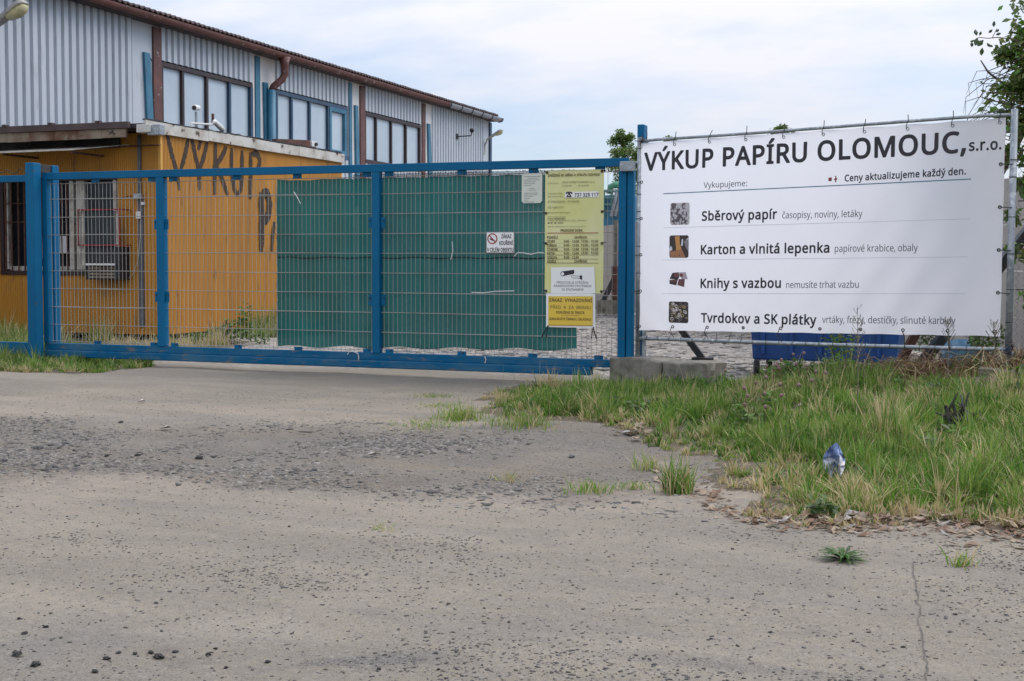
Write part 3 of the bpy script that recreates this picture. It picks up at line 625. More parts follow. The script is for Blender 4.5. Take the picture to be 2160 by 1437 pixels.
for i in range(4): MB().box(a[0]+.02, b_[0]-.02, yA+.02, yA+.036, a[2]-.05-i*.045, a[2]-.02-i*.045).build('slat', MT['rustboard'], gd)
# awning of a thin pale sheet
p0, p1 = onY(-40, 324, CY-.75), onY(262, 309, CY-.14)
aw = thing('awning', 'thin pale sheet awning above the barred cabin windows', 'awning', (p1[0]-1.5, CY-.4, p1[2]))
MB().prism([(p0[0], CY-.78, p0[2]-.01), (p1[0]-.45, CY-.78, p0[2]+.0), (p1[0], CY-.02, p1[2]+.03), (p0[0], CY-.02, p1[2]+.02)], (0,0,0), (0,0,.012)).build('sheet', MT['whitepaint'], aw)
a, b_ = onY(200, 312, CY-.1), onY(338, 305, CY-.1); MB().box(a[0], b_[0], CY-.16, CY-.08, a[2], b_[2]).build('bracket_bar', MT['rust'], aw, bevel=.004)
for xx in (p0[0]+.4, p0[0]+1.6): MB().beam((xx, CY-.75, p0[2]-.02), (xx, CY-.02, p0[2]-.02), .03, .03).build('bracket_bar', MT['rust'], aw)
# conduit with switch box and cable
cd = thing('conduit', 'grey vertical conduit with switch box on the front of the yellow cabin', 'conduit', (fx(298), CY, 0))
MB().box(fx(293, 300), fx(299, 300), CY-.045, CY-.012, fz(690, 300), fz(285, 300)).box(fx(300.5), fx(304), CY-.035, CY-.012, fz(690, 300), fz(420, 300)).build('trunking', MT['conduit'], cd, bevel=.003)
MB().box(fx(289), fx(305.5), CY-.09, CY-.046, fz(421, 297), fz(409, 297)).build('junction_box', MT['galv'], cd, bevel=.005)
MB().box(fx(293.5), fx(302), CY-.085, CY-.046, fz(462, 297), fz(447, 297)).build('switch', MT['cream'], cd, bevel=.006)
MB().box(fx(302), fx(308), CY-.06, CY-.012, fz(433, 297), fz(427, 297)).build('switch', MT['cream'], cd, bevel=.004)
q = [onY(u, v, CY-.05) for u, v in ((297, 462), (296, 500), (291, 550), (281, 578), (268, 591), (256, 588), (248, 572), (247, 540))]
MB().tube(q, .006, 5).build('cable', MT['whitepaint'], cd)
q = [onY(u, v, CY-.03) for u, v in ((250, 418), (288, 412))]; MB().tube(q, .005, 4).build('cable', MT['black'], cd)
# spray-painted letters on the side wall, on the crests of the ribs
def stroke(mb, pts, w_, x):
    P = [onX(u, v, CX) for u, v in pts]; P = [(p[1], p[2]) for p in P]; Q = []
    for (a, b_) in zip(P[:-1], P[1:]):
        n = max(2, int(math.hypot(b_[0]-a[0], b_[1]-a[1])/.03))
        for i in range(n): Q.append((a[0]+(b_[0]-a[0])*i/n, a[1]+(b_[1]-a[1])*i/n))
    Q.append(P[-1]); V = []; k = len(Q)
    for i, q in enumerate(Q):
        a, b_ = Q[max(i-1, 0)], Q[min(i+1, k-1)]; dx, dz = b_[0]-a[0], b_[1]-a[1]; l = math.hypot(dx, dz) or 1
        f = w_*(.5+.5*min(1, (i+1)/5))*(.55+.45*min(1, (k-i)/7))
        V += [(x, q[0]-dz/l*f*random.uniform(.8,1.12), q[1]+dx/l*f*random.uniform(.8,1.12)), (x, q[0]+dz/l*f*random.uniform(.8,1.12), q[1]-dx/l*f*random.uniform(.8,1.12))]
    mb.add(V, [(2*i, 2*i+1, 2*i+3, 2*i+2) for i in range(k-1)])
LET = {'V': [[(351,283),(362,330),(373,368),(377,402)], [(397,288),(388,330),(378,366)]],
       'Y': [[(403,293),(411,330),(418,358),(419,402)], [(436,299),(428,332),(420,360)], [(423,288),(417,316)]],
       'K': [[(453,302),(452,350),(451,411)], [(476,310),(464,335),(453,350)], [(455,350),(466,375),(479,412)]],
       'U': [[(487,312),(487,360),(492,398),(500,413)], [(509,318),(509,370),(506,400),(500,413)]],
       'P': [[(527,322),(527,370),(526,420)], [(528,325),(541,324),(547,338),(543,356),(530,362)]],
       'P2': [[(549,405),(550,460),(549,532)], [(551,406),(562,408),(567,428),(566,450),(559,466),(552,470)]],
       'A': [[(577,468),(573,500),(572,530)]]}
x = CX+.0115
for k_, ss in LET.items():
    mb = MB()
    for i, s_ in enumerate(ss): x += .0006; stroke(mb, s_, .050 if k_ != 'P2' else .085, x)
    mb.build('painted_letter', MT['graf'], cab)
# things standing on the cabin roof
pk = onX(414, 268, CX-.15)
t = thing('camera_mast', 'round white camera on a short mast on the cabin roof edge', 'security camera', (pk[0], pk[1], 3.1))
ph = onX(416, 228, CX-.15)
MB().tube([(pk[0], pk[1], 3.1), (ph[0], pk[1], ph[2]-.06)], .022, 8).build('mast', MT['galv'], t)
d = np.array([.3, -.95, -.1])
MB().lathe((ph[0], pk[1], ph[2]), d, [(-.12, .02), (-.10, .042), (.08, .047), (.10, .045)], 12).build('camera_body', MT['whitecam'], t, smooth=True)
MB().lathe(np.array([ph[0], pk[1], ph[2]])+d*.102, d, [(0, .034), (.004, .032)], 12).build('lens', MT['black'], t)
MB().box(pk[0]-.14, pk[0]+.12, pk[1]-.1, pk[1]+.15, 3.1, 3.17).build('foot', MT['black'], t, bevel=.01)
# junction tube near the mast
pa, pb = onX(402, 260, CX-.1), onX(448, 263, CX-.1)
t = thing('bullet_camera', 'white bullet camera on a horizontal arm beside the round roof camera', 'security camera', (pa[0], pa[1], 3.1))
MB().tube([(pa[0], pa[1], 3.1), (pa[0], pa[1]+.02, pa[2]), pa+[0, .02, .0], pb], .016, 7).build('arm', MT['cream'], t)
pc, pd, pe = onX(452, 256, CX-.1), onX(462, 266, CX-.1), onX(470, 274, CX-.1)
MB().tube([pb, pb+(pc-pb)*.4+[0,0,.02], pc, pd, pe], [.022, .035, .038, .046, .04], 10).build('camera_body', MT['whitecam'], t, smooth=True)
MB().beam(onX(449, 240, CX-.1), onX(449, 263, CX-.1), .02, .05).build('sun_shield', MT['rust'], t)
pf = onX(655, 300, CX+.05); pg = onX(585, 302, CX+.05)
t = thing('roof_beam', 'rusty steel beam along the cabin roof edge', 'beam', (CX-.1, pg[1], 3.1))
MB().prism([(CX-.05, pg[1], 3.12), (CX-.05, pf[1], 3.12), (CX-.05, pf[1]+.02, 3.30), (CX-.05, pg[1], 3.22)], (0,0,0), (.09,0,0)).build('beam', MT['rust'], t, bevel=.006)
MB().box(CX-.04, CX+.03, pf[1]-.1, pf[1]+.0, 3.02, 3.12).build('bracket', MT['rust'], t)
pq = np.array([CX+.0, pf[1]+.06, 3.24])
t = thing('box_camera', 'small white box camera at the end of the rusty roof beam', 'security camera', pq)
MB().box(pq[0]-.05, pq[0]+.05, pq[1]+.0, pq[1]+.18, pq[2]-.05, pq[2]+.05).build('camera_body', MT['whitecam'], t, bevel=.008)
MB().lathe(pq+[.05, .12, 0], (1, -.4, 0), [(0, .035), (.03, .032)], 10).build('lens', MT['black'], t)
pr_ = onX(410, 268, CX-.4)
MB().box(CX-.75, CX-.25, CY+.95, CY+1.75, 3.1, 3.19).build('roof_hatch', MT['black'], cab, bevel=.01)
# ------------------------------------------------------------------ sliding gate
GY = 11.87
gate = thing('sliding_gate', 'long blue steel sliding gate with welded wire mesh panels', 'gate', (-6.6, GY, 0))
def gbox(name, x0, x1, y0, y1, z0, z1, m='blue', par=gate, bev=.004): return MB().box(x0, x1, y0, y1, z0, z1).build(name, MT[m], par, bevel=bev)
GX0, GX1 = -10.06, -3.275
gbox('top_rail', GX0, GX1+.0, GY, GY+.08, 2.052, 2.13)
gbox('bottom_rail', GX0, -3.40, GY+.012, GY+.092, .150, .222, m='blue_low')
gbox('track_rail', GX0, -3.62, GY-.012, GY+.10, .068, .1485, bev=.012, m='blue_low')
gbox('upright', GX0, GX0+.07, GY+.002, GY+.078, .2225, 2.0515)
gbox('upright', -8.54, -8.443, GY+.002, GY+.078, .2225, 2.0515)
gbox('upright', -5.945, -5.86, GY+.002, GY+.078, .2225, 2.0515)
gbox('upright', GX1-.07, GX1, GY+.002, GY+.078, .2225, 2.0515)
WY = GY+.045
wv = MB().tube([(0, 0, 0), (0, 0, 1.782)], .0023, 5).data('vertical_wire', MT['wire'])
for (a, b_) in ((GX0+.07, -8.54), (-8.443, -5.945), (-5.86, GX1-.07)):
    pn = group_part('mesh_panel', gate); n = int((b_-a-.02)/.05); off = (b_-a-n*.05)/2
    for i in range(n+1): inst(wv, 'vertical_wire', pn, (a+off+i*.05, WY, .228), rot=(random.gauss(0, .0008), random.gauss(0, .0008), 0))
    wh = MB()
    for i, z in enumerate([.246]+[.434+.2*j for j in range(8)]+[2.005]):
        mb = MB(); dz = random.gauss(0, .0015)
        for yo in (-.0065, .0065): mb.tube([(a, WY+yo, z+dz), ((a+b_)/2, WY+yo, z+dz+random.gauss(0, .003)), (b_, WY+yo, z-dz)], .0031, 5)
        mb.build('horizontal_wire', MT['wire'], pn)
cx_ = [onY(u, 375, GY)[0] for u in (197, 317, 361, 496, 624, 771, 818, 972, 1123, 1264)]
for xq in cx_:
    gbox('clamp', xq-.045, xq+.045, WY-.016, WY-.010, .2225, .262, bev=0); gbox('clamp', xq-.05, xq+.05, WY-.016, WY-.010, 2.008, 2.0515, bev=0)
    for zz in (.25, 2.02): MB().lathe((xq+.02, WY-.016, zz), (0, -1, 0), [(0, .009), (.007, .009)], 6).build('bolt', MT['dark'], gate)
for xq in (-8.49, -5.90):
    for zz in (1.545, .76):
        for sg in (-1, 1):
            x0 = xq+sg*.047; gbox('clamp', min(x0, x0+sg*.045), max(x0, x0+sg*.045), WY-.018, WY-.012, zz-.055, zz+.055, bev=0)
            MB().lathe((x0+sg*.03, WY-.018, zz+.02), (0, -1, 0), [(0, .008), (.008, .008)], 6).build('bolt', MT['dark'], gate)
# guide posts at the left end
gp = thing('guide_post', 'pair of thick blue square posts that guide the far left end of the gate', 'gate post', (-10.1, GY, 0))
gbox('post', -10.145, -10.03, 11.71, 11.835, -.1, 2.233, par=gp, bev=.008)
gbox('post', -10.135, -10.035, 12.03, 12.14, -.1, 2.225, par=gp, bev=.008)
gbox('top_plate', -10.12, -10.05, 11.836, 12.029, 2.135, 2.222, m='dark', par=gp, bev=.003)
# fence section further left
fs = thing('fence_section', 'blue steel rail fence running left from the thick gate posts', 'fence', (-12.5, GY+.05, 0))
gbox('top_rail', -15, -10.20, GY+.05, GY+.12, 2.04, 2.115, par=fs); gbox('bottom_rail', -15, -10.17, GY+.05, GY+.13, .13, .215, par=fs); gbox('base_rail', -15, -10.17, GY+.04, GY+.14, .05, .1285, par=fs)
gbox('upright', -12.6, -12.53, GY+.052, GY+.118, .2155, 2.0395, par=fs); gbox('end_rod', -10.215, -10.20, GY+.06, GY+.075, .2155, 2.0395, m='dark', par=fs, bev=0)
P = [(-12.4+i*.06, GY+.08+random.gauss(0,.015), 2.135+abs(random.gauss(0,.025))) for i in range(40)]
MB().tube(P, .0045, 4).build('barbed_wire', MT['dark'], fs)
MB().tube([(-10.235, GY+.03, .2), (-10.23, GY+.03, 1.2), (-10.24, GY+.03, 2.06)], .009, 5).build('cable', MT['black'], fs)
# right-hand catch post and tall post
cp = thing('catch_post', 'blue double catch post with a grey galvanised bracket where the gate closes', 'gate post', (-3.25, 11.9, .2))
gbox('post', onY(1303,600,11.74)[0], onY(1319,600,11.74)[0], 11.74, 11.83, .12, 2.0, par=cp, bev=.006)
gbox('post', onY(1320.5,600,11.74)[0], onY(1334,600,11.74)[0], 11.75, 11.83, .12, 2.0, par=cp, bev=.006)
a, b_ = onY(1307, 361.5, 11.70), onY(1339, 340, 11.70); gbox('bracket', a[0], b_[0], 11.70, 11.73, a[2], b_[2], m='galv', par=cp)
gbox('bracket_side', a[0], b_[0], 11.7305, 11.9, b_[2]-.012, b_[2], m='galv', par=cp)
a, b_ = onY(1333, 750, 12.02), onY(1359, 262, 12.02)
tp_ = thing('tall_post', 'tallest blue square post, standing above the banner corner', 'post', (a[0]+.07, 12.06, .2))
MB().box(a[0]+.03, b_[0], 12.02, 12.15, .05, b_[2]).build('post', MT['blue'], tp_, bevel=.01)
MB().lathe((b_[0]-.03, 12.018, onY(1356, 295, 12.02)[2]), (0, -1, 0), [(0, .03), (.02, .03), (.025, .01)], 8).build('bolt', MT['dark'], tp_)
# ------------------------------------------------------------------ lettering
# outlines of each letter at 600 units of capital height: letter, advance, regular outline, bold outline
GLYPHS = """(	252	227,600 199,560 155,473 125,378 110,281 112,167 129,71 149,9 175,-50 226,-133 157,-133 102,-53 74,5 54,66 37,164 34,230 37,298 47,365 63,429 87,490 119,547 157,600	233,624 147,622 114,585 80,529 49,461 24,375 12,301 13,159 39,30 66,-38 97,-93 139,-149 153,-157 233,-156 245,-149 250,-136 246,-118 196,-37 162,48 140,141 133,227 140,326 162,418 197,505 251,597 246,616
)	252	25,600 95,600 134,547 165,490 189,429 205,365 215,298 218,230 215,164 198,66 178,5 150,-53 95,-133 26,-133 77,-50 103,9 123,71 136,135 143,199 140,297 130,362 103,457 61,546	22,624 6,616 1,597 56,505 90,418 112,326 118,203 107,110 88,42 55,-38 3,-124 2,-136 9,-151 22,-157 95,-157 114,-149 155,-93 188,-34 213,30 240,159 240,301 230,369 212,437 188,499 151,566 106,622
,	225	34,-108 76,97 155,97 161,88 142,24 89,-108	24,-131 92,-133 111,-120 163,11 186,85 181,104 166,120 74,122 55,110 10,-106 12,-119
-	271	34,192 34,258 237,258 237,192	260,183 261,263 246,281 30,282 16,275 9,263 9,189 24,170 239,168
.	225	92,-8 76,2 64,19 61,45 64,72 76,89 92,99 112,102 132,99 149,89 161,72 165,45 161,19 149,2 132,-8 112,-12	69,115 49,95 37,65 37,28 48,-3 69,-24 94,-34 125,-35 155,-24 177,-3 188,28 188,65 176,95 155,115 125,125 94,124
0	481	206,607 272,607 301,600 328,589 351,573 390,528 405,500 418,467 434,391 439,301 437,232 422,143 405,95 381,55 350,24 311,3 265,-7 207,-6 178,1 152,12 108,49 75,102 63,135 47,211 41,301 46,391 61,467 72,500 87,528 124,573 148,589 175,600|239,55 280,61 297,70 312,82 336,115 345,138 358,193 365,301 358,409 345,463 336,485 312,519 297,531 280,539 239,546 218,545 182,531 167,519 143,485 134,463 122,409 115,301 122,193 134,138 143,116 167,82 182,70 199,61	241,634 173,625 136,610 105,588 67,543 48,506 29,438 17,302 29,167 50,99 68,62 109,13 142,-10 198,-29 241,-33 296,-27 346,-8 383,20 413,59 438,111 453,167 464,302 451,438 429,506 410,543 370,588 340,610 303,625|241,521 284,510 313,475 333,407 340,302 333,197 315,130 284,91 241,79 210,84 193,93 164,130 146,197 140,302 147,407 166,475 198,511
1	481	298,0 226,0 226,419 229,523 113,424 75,474 237,600 298,600	305,-24 318,-15 323,2 323,600 318,615 305,624 231,624 59,493 50,471 94,409 114,400 127,404 201,463 202,-4 207,-16 219,-24
2	481	40,0 40,61 219,242 289,318 312,353 328,388 337,445 335,468 320,505 308,520 274,539 231,545 171,537 138,522 87,488 47,538 113,582 177,603 212,608 258,607 307,598 328,589 364,566 378,551 400,515 411,473 413,449 402,381 383,340 339,279 134,67 437,67 437,0	24,-19 43,-25 437,-25 450,-21 460,-10 461,70 456,83 443,91 193,95 362,268 405,329 426,378 437,452 424,520 394,570 339,611 259,632 172,627 98,602 26,551 25,526 67,473 80,465 98,467 178,513 246,520 277,511 296,496 307,477 312,446 303,391 270,335 21,76 16,64 16,2
3	481	38,24 38,93 119,64 183,54 241,56 273,62 299,72 320,85 335,103 347,123 355,172 354,190 344,221 325,244 296,261 237,275 129,278 129,341 212,342 253,349 287,363 312,383 329,409 338,438 337,475 322,509 309,522 275,540 214,546 146,532 78,496 41,546 98,580 171,604 229,608 273,606 311,598 343,585 368,566 389,544 403,519 411,491 414,460 411,422 399,390 369,352 341,333 290,316 290,313 353,297 378,284 397,267 413,247 431,199 433,171 427,121 408,78 395,58 357,27 306,4 275,-3 203,-8 136,-4 76,9	22,6 71,-16 133,-29 201,-33 281,-27 336,-11 371,6 410,39 431,68 456,142 455,204 446,234 430,265 410,289 368,321 403,352 428,395 438,438 436,493 410,556 385,584 355,606 318,621 275,630 170,628 90,604 22,561 19,537 58,481 71,472 90,474 157,510 201,520 268,516 303,493 313,469 313,444 307,419 294,401 262,379 231,369 127,366 114,360 105,345 105,278 114,259 127,254 231,251 287,238 322,210 331,173 328,148 315,117 287,93 262,85 207,79 164,81 102,95 46,116 28,116 16,105 13,93 13,25
4	481	376,603 376,203 464,203 464,136 376,136 376,0 305,0 305,136 18,136 18,199 300,603|90,203 305,203 309,524 306,524 270,459	384,627 297,628 281,619 1,218 -7,200 -7,132 8,113 279,110 281,-4 286,-16 304,-25 390,-21 401,-4 402,110 470,112 482,120 488,132 488,206 482,219 470,226 401,231 401,607 396,619|279,429 280,231 143,227 140,231
5	481	90,600 391,600 391,533 153,533 139,359 203,367 261,367 314,356 338,347 378,322 394,305 419,266 427,244 433,192 431,162 418,108 406,84 391,63 353,29 303,5 242,-7 164,-6 102,5 53,24 53,94 86,78 148,61 209,55 251,58 303,76 328,98 347,127 356,163 355,212 348,236 337,257 321,274 300,288 243,304 207,306 104,293 67,317	401,623 92,625 80,623 68,611 43,321 47,302 99,269 210,281 265,275 290,266 307,253 324,228 332,179 324,136 308,112 280,93 246,82 210,79 154,84 99,99 62,117 43,117 31,105 28,93 29,19 43,2 93,-18 160,-31 210,-33 277,-27 314,-17 364,7 394,31 428,74 450,130 456,216 441,278 414,321 370,358 320,380 259,391 166,389 179,508 388,508 407,514 415,530 415,598 413,611
6	481	305,-2 250,-8 189,1 136,28 92,74 62,139 50,193 46,256 50,334 63,408 78,454 112,516 143,551 183,578 230,597 288,607 370,606 395,601 395,538 361,545 323,548 270,543 226,529 208,518 177,492 155,458 139,420 122,329 120,305 125,305 157,341 191,361 233,373 292,374 338,364 377,342 407,311 419,292 436,247 441,193 435,135 428,109 405,64 372,29 329,5|339,284 323,299 303,309 279,316 233,317 183,301 146,272 125,234 121,208 123,180 134,140 146,115 162,93 182,75 220,57 250,54 275,56 318,73 335,88 350,107 360,131 368,193 361,245	283,-31 338,-18 369,-2 409,31 439,74 452,105 464,160 464,222 452,278 438,308 410,345 375,373 345,387 295,399 246,399 197,390 153,369 153,376 167,426 184,460 208,487 234,505 295,522 357,521 394,513 412,521 420,537 419,607 406,623 382,629 320,633 252,627 197,612 147,585 107,549 67,490 46,438 29,364 22,284 26,191 39,130 71,62 104,22 160,-14 227,-32|308,279 330,253 342,216 341,160 330,124 314,102 283,84 246,79 209,87 179,111 157,148 146,197 153,238 182,271 221,290 271,292
7	481	114,0 361,533 37,533 37,600 439,600 439,543 196,0	107,-24 200,-24 218,-10 462,533 464,600 452,621 39,625 27,623 16,613 12,533 16,520 27,510 317,508 319,502 91,9 92,-10
8	481	298,-3 242,-8 182,-4 156,2 111,22 77,49 64,66 54,85 43,128 45,191 68,239 104,276 166,313 112,352 91,375 74,401 61,448 62,488 66,508 84,543 112,571 148,592 191,604 239,608 289,604 352,583 369,572 396,544 406,527 418,487 415,431 395,389 362,354 305,318 372,278 399,254 421,226 438,175 437,131 433,109 414,68 385,36 346,12|348,95 364,133 365,169 358,195 332,227 276,263 227,283 165,249 143,229 126,207 114,167 115,131 131,95 162,67 210,52 269,52 316,67|150,514 135,482 133,462 141,421 155,400 175,382 228,353 243,346 295,374 325,400 338,422 346,462 339,499 330,514 301,536 262,547 217,547 179,536	266,632 185,628 111,600 62,555 44,518 37,487 39,432 53,389 81,349 116,315 62,271 27,216 17,154 23,99 44,53 81,13 148,-21 210,-32 303,-28 352,-12 383,4 415,31 435,56 455,99 462,130 462,179 444,234 416,271 358,321 402,358 434,407 444,463 431,530 403,573 364,604 321,622|336,124 315,96 284,81 241,75 192,81 161,98 147,117 139,148 142,179 154,204 171,222 229,256 290,228 326,197 341,167|162,487 179,508 204,520 241,524 278,519 303,506 317,487 321,463 318,438 291,401 241,374 192,401 167,426 158,450
9	481	179,602 234,608 295,599 348,572 378,543 413,484 428,435 437,344 433,267 420,192 405,146 371,84 340,49 300,22 252,3 194,-7 122,-6 86,0 86,63 121,55 188,53 236,63 275,82 305,108 337,160 350,201 361,270 362,294 357,294 325,259 292,239 249,227 189,226 144,236 106,258 75,289 63,308 47,352 42,406 44,436 55,490 66,514 95,554 133,584|143,316 159,301 179,291 203,284 250,283 300,299 337,328 358,366 362,392 360,419 350,460 338,485 322,507 302,525 264,543 234,546 209,544 166,527 148,512 134,492 123,468 115,407 122,355	205,631 149,619 118,604 75,570 44,526 31,493 19,438 19,376 31,321 53,278 74,253 106,228 137,213 186,201 229,200 285,210 328,230 330,222 316,173 300,142 279,117 248,95 186,78 125,79 88,88 68,80 61,62 62,-6 75,-22 100,-28 162,-33 229,-28 285,-12 334,14 377,53 416,111 436,160 454,234 461,321 458,407 445,469 413,537 377,579 322,615 260,631|174,321 153,345 141,382 142,438 156,481 180,506 211,519 248,521 279,511 310,483 329,444 337,395 328,359 298,327 260,310 211,309
:	225	92,-8 76,2 64,19 61,45 64,72 76,89 92,99 112,102 132,99 149,89 161,72 165,45 161,19 149,2 132,-8 112,-12|92,351 76,361 64,379 61,405 64,432 76,450 92,459 112,462 132,459 149,450 161,432 165,405 161,379 149,361 132,351 112,348	69,115 49,95 37,65 37,28 48,-3 69,-24 94,-34 125,-35 155,-24 177,-3 188,28 188,65 176,95 155,115 125,125 94,124|69,475 47,453 37,422 38,385 49,354 69,336 100,324 125,324 155,336 176,354 188,385 188,422 178,453 155,475 131,485 100,486
A	537	303,603 536,0 458,0 386,186 148,186 76,0 0,0 234,603|363,253 296,434 267,524 241,434 173,253	305,627 231,627 212,613 -23,9 -23,-10 -10,-23 76,-25 95,-16 169,161 366,161 440,-17 459,-25 539,-24 559,-10 559,9 327,607 317,622|268,436 325,286 323,278 210,280
B	546	82,600 253,600 352,592 391,581 423,567 448,547 466,521 477,489 481,451 477,418 468,389 451,364 429,343 401,328 366,318 366,314 419,300 449,284 483,247 496,213 501,171 499,144 487,98 462,60 426,31 379,11 324,1 82,0|157,345 304,346 357,358 374,369 395,400 403,443 394,485 383,501 368,514 322,530 256,535 157,535|157,64 315,66 346,72 370,81 389,95 403,112 418,152 419,192 406,232 375,261 342,274 299,281 157,282	66,619 57,600 59,-11 78,-24 324,-23 386,-13 441,12 476,39 496,64 516,107 524,144 524,194 513,243 478,292 441,317 483,366 502,415 502,489 488,533 466,564 435,588 355,616 250,625 84,625|182,89 183,256 318,254 361,241 386,218 395,187 394,157 382,126 361,105 312,90|183,509 294,509 355,492 370,477 376,459 377,428 368,400 349,383 324,374 269,369 183,371
C	531	482,16 430,1 373,-7 283,-6 243,1 207,13 174,29 145,50 120,75 99,104 82,137 69,173 53,255 52,334 62,396 81,452 108,501 145,542 190,574 244,596 274,603 339,608 429,599 505,573 475,509 396,536 339,542 272,533 216,505 187,478 153,423 139,378 132,327 133,264 144,200 167,146 202,104 247,75 305,60 395,62 482,82	522,591 479,611 411,627 337,633 269,627 208,609 152,579 109,541 74,493 46,432 32,370 27,302 34,210 47,160 77,93 105,56 159,10 239,-23 325,-33 436,-23 491,-7 504,5 506,87 491,104 479,106 374,84 313,84 257,97 220,121 189,157 169,204 156,302 163,370 176,413 197,450 226,482 276,508 337,517 392,512 467,486 485,487 497,500 529,567
D	613	82,0 82,600 310,598 389,581 455,548 482,525 506,498 526,468 542,433 553,395 560,352 560,258 553,213 541,173 525,137 504,105 479,77 450,54 418,34 381,19 341,9 249,0|157,65 296,68 345,80 387,99 421,125 448,158 467,199 479,248 482,303 476,376 467,407 441,458 423,479 379,511 322,529 290,534 157,535	66,619 57,600 57,2 63,-16 84,-25 300,-22 389,-4 464,33 501,64 547,126 566,169 584,255 587,311 578,397 563,446 528,510 466,570 398,604 355,616 263,625 84,625|183,91 182,508 287,509 368,488 402,465 423,441 451,372 458,305 454,255 443,206 429,175 398,138 374,119 337,103 287,93
E	467	82,0 82,600 417,600 417,534 157,534 157,346 402,346 402,281 157,281 157,66 417,66 417,0	429,-21 439,-10 441,2 441,70 429,88 189,91 182,95 183,256 405,256 422,268 426,286 426,348 422,360 411,369 183,371 182,508 423,510 435,518 441,533 438,613 417,625 72,623 60,613 57,600 59,-11 71,-22 84,-25
F	436	82,0 82,600 417,600 417,534 157,534 157,321 401,321 401,255 157,255 157,0	72,-23 158,-25 170,-21 180,-10 183,228 405,230 422,243 425,323 411,344 183,347 182,508 429,512 440,526 441,539 441,607 429,621 84,625 72,623 60,613 57,2 59,-11
H	623	82,0 82,600 157,600 157,346 465,346 465,600 540,600 540,0 465,0 465,280 157,280 157,0	66,619 57,600 57,2 63,-16 78,-24 158,-25 170,-21 180,-10 183,255 435,255 440,249 442,-10 460,-24 552,-21 563,-10 565,2 565,600 559,616 540,625 466,625 444,613 438,372 189,371 182,372 178,613 158,625 78,624
I	285	34,600 250,600 250,556 180,539 180,60 250,44 250,0 34,0 34,44 104,60 104,539 34,556	258,623 30,624 18,619 10,607 10,551 16,539 79,520 80,514 80,83 24,66 11,54 9,-4 24,-23 252,-25 273,-10 275,46 270,58 258,67 204,83 204,514 209,521 258,533 272,545 274,607
J	229	153,600 153,9 148,-44 142,-66 123,-104 110,-119 79,-142 19,-159 -39,-157 -66,-149 -66,-85 -5,-93 35,-85 59,-65 74,-30 77,3 77,600	159,624 73,624 54,607 52,-15 42,-46 23,-63 -8,-68 -69,-61 -86,-71 -90,-83 -89,-157 -75,-171 -45,-181 23,-183 91,-163 141,-120 156,-96 171,-52 178,9 178,601 171,616
K	520	520,0 431,0 218,287 157,233 157,0 82,0 82,600 157,600 157,304 423,600 511,600 273,339	534,-20 545,-4 540,15 306,335 528,582 535,594 532,613 515,624 411,621 183,371 178,613 158,625 78,624 66,619 57,600 57,2 63,-16 78,-24 158,-25 170,-21 180,-10 182,218 213,249 417,-20 435,-25 522,-25
L	440	82,600 157,600 157,67 419,67 419,0 82,0	78,624 65,619 57,600 59,-11 71,-22 84,-25 430,-22 444,-4 444,64 441,78 429,90 182,95 181,607 164,624
M	762	681,0 606,0 606,369 612,525 608,525 408,0 346,0 149,526 145,526 151,364 151,0 82,0 82,600 193,600 378,108 382,108 570,600 681,600	696,619 682,625 571,625 549,613 380,174 213,614 195,625 84,625 65,619 57,594 57,2 65,-19 78,-24 152,-25 170,-16 176,-4 176,381 324,-10 336,-22 349,-25 411,-25 429,-13 577,374 581,360 583,-10 595,-22 608,-25 682,-25 699,-16 705,2 705,600
N	639	557,600 557,0 469,0 148,498 145,498 151,335 151,0 82,0 82,600 169,600 489,103 492,103 487,261 487,600	573,619 559,625 485,625 471,619 463,607 460,194 185,619 170,625 78,624 60,613 57,2 65,-19 78,-24 152,-25 170,-16 176,-4 176,408 450,-16 472,-25 559,-25 576,-16 582,2 582,600
O	656	412,600 448,588 481,571 509,550 535,525 574,463 597,388 603,346 604,267 587,174 565,122 535,76 496,40 448,13 393,-3 362,-7 294,-7 233,4 181,26 138,58 103,98 78,147 61,204 52,268 53,346 68,427 99,496 120,524 145,549 174,571 206,587 243,600 284,607 373,607|417,527 377,539 329,543 297,541 241,527 197,498 179,479 152,431 136,371 132,337 132,264 143,199 164,145 179,122 217,87 241,74 296,59 329,57 361,59 417,74 460,103 478,122 504,171 520,230 524,264 522,354 513,402 499,443 478,479 451,507	196,610 159,590 103,543 76,506 44,432 29,352 28,265 37,197 56,136 82,87 122,39 171,4 220,-17 263,-28 331,-33 399,-27 461,-8 510,20 553,60 588,111 611,167 629,265 628,345 621,395 595,475 575,512 528,566 493,592 454,612 380,630 331,634 239,624|374,514 405,505 436,487 459,463 477,432 498,352 499,265 490,210 469,154 446,124 424,106 387,89 356,83 276,88 246,99 214,121 196,142 175,179 157,271 157,333 166,395 196,459 232,494 269,510 300,517
P	508	82,0 82,600 295,597 342,588 381,574 412,554 435,528 452,498 462,463 465,405 459,370 446,336 426,305 398,279 339,249 258,235 157,234 157,0|157,535 157,298 245,299 292,305 330,318 358,337 377,364 386,399 387,420 378,471 367,491 350,507 329,519 303,528 271,534	72,-23 158,-25 170,-21 180,-10 183,207 294,213 368,234 429,273 467,323 489,397 486,471 475,508 454,544 429,571 392,596 343,613 244,624 78,624 60,613 57,2 59,-11|183,323 183,509 294,505 321,496 345,477 360,446 362,415 356,378 340,354 318,339 287,329
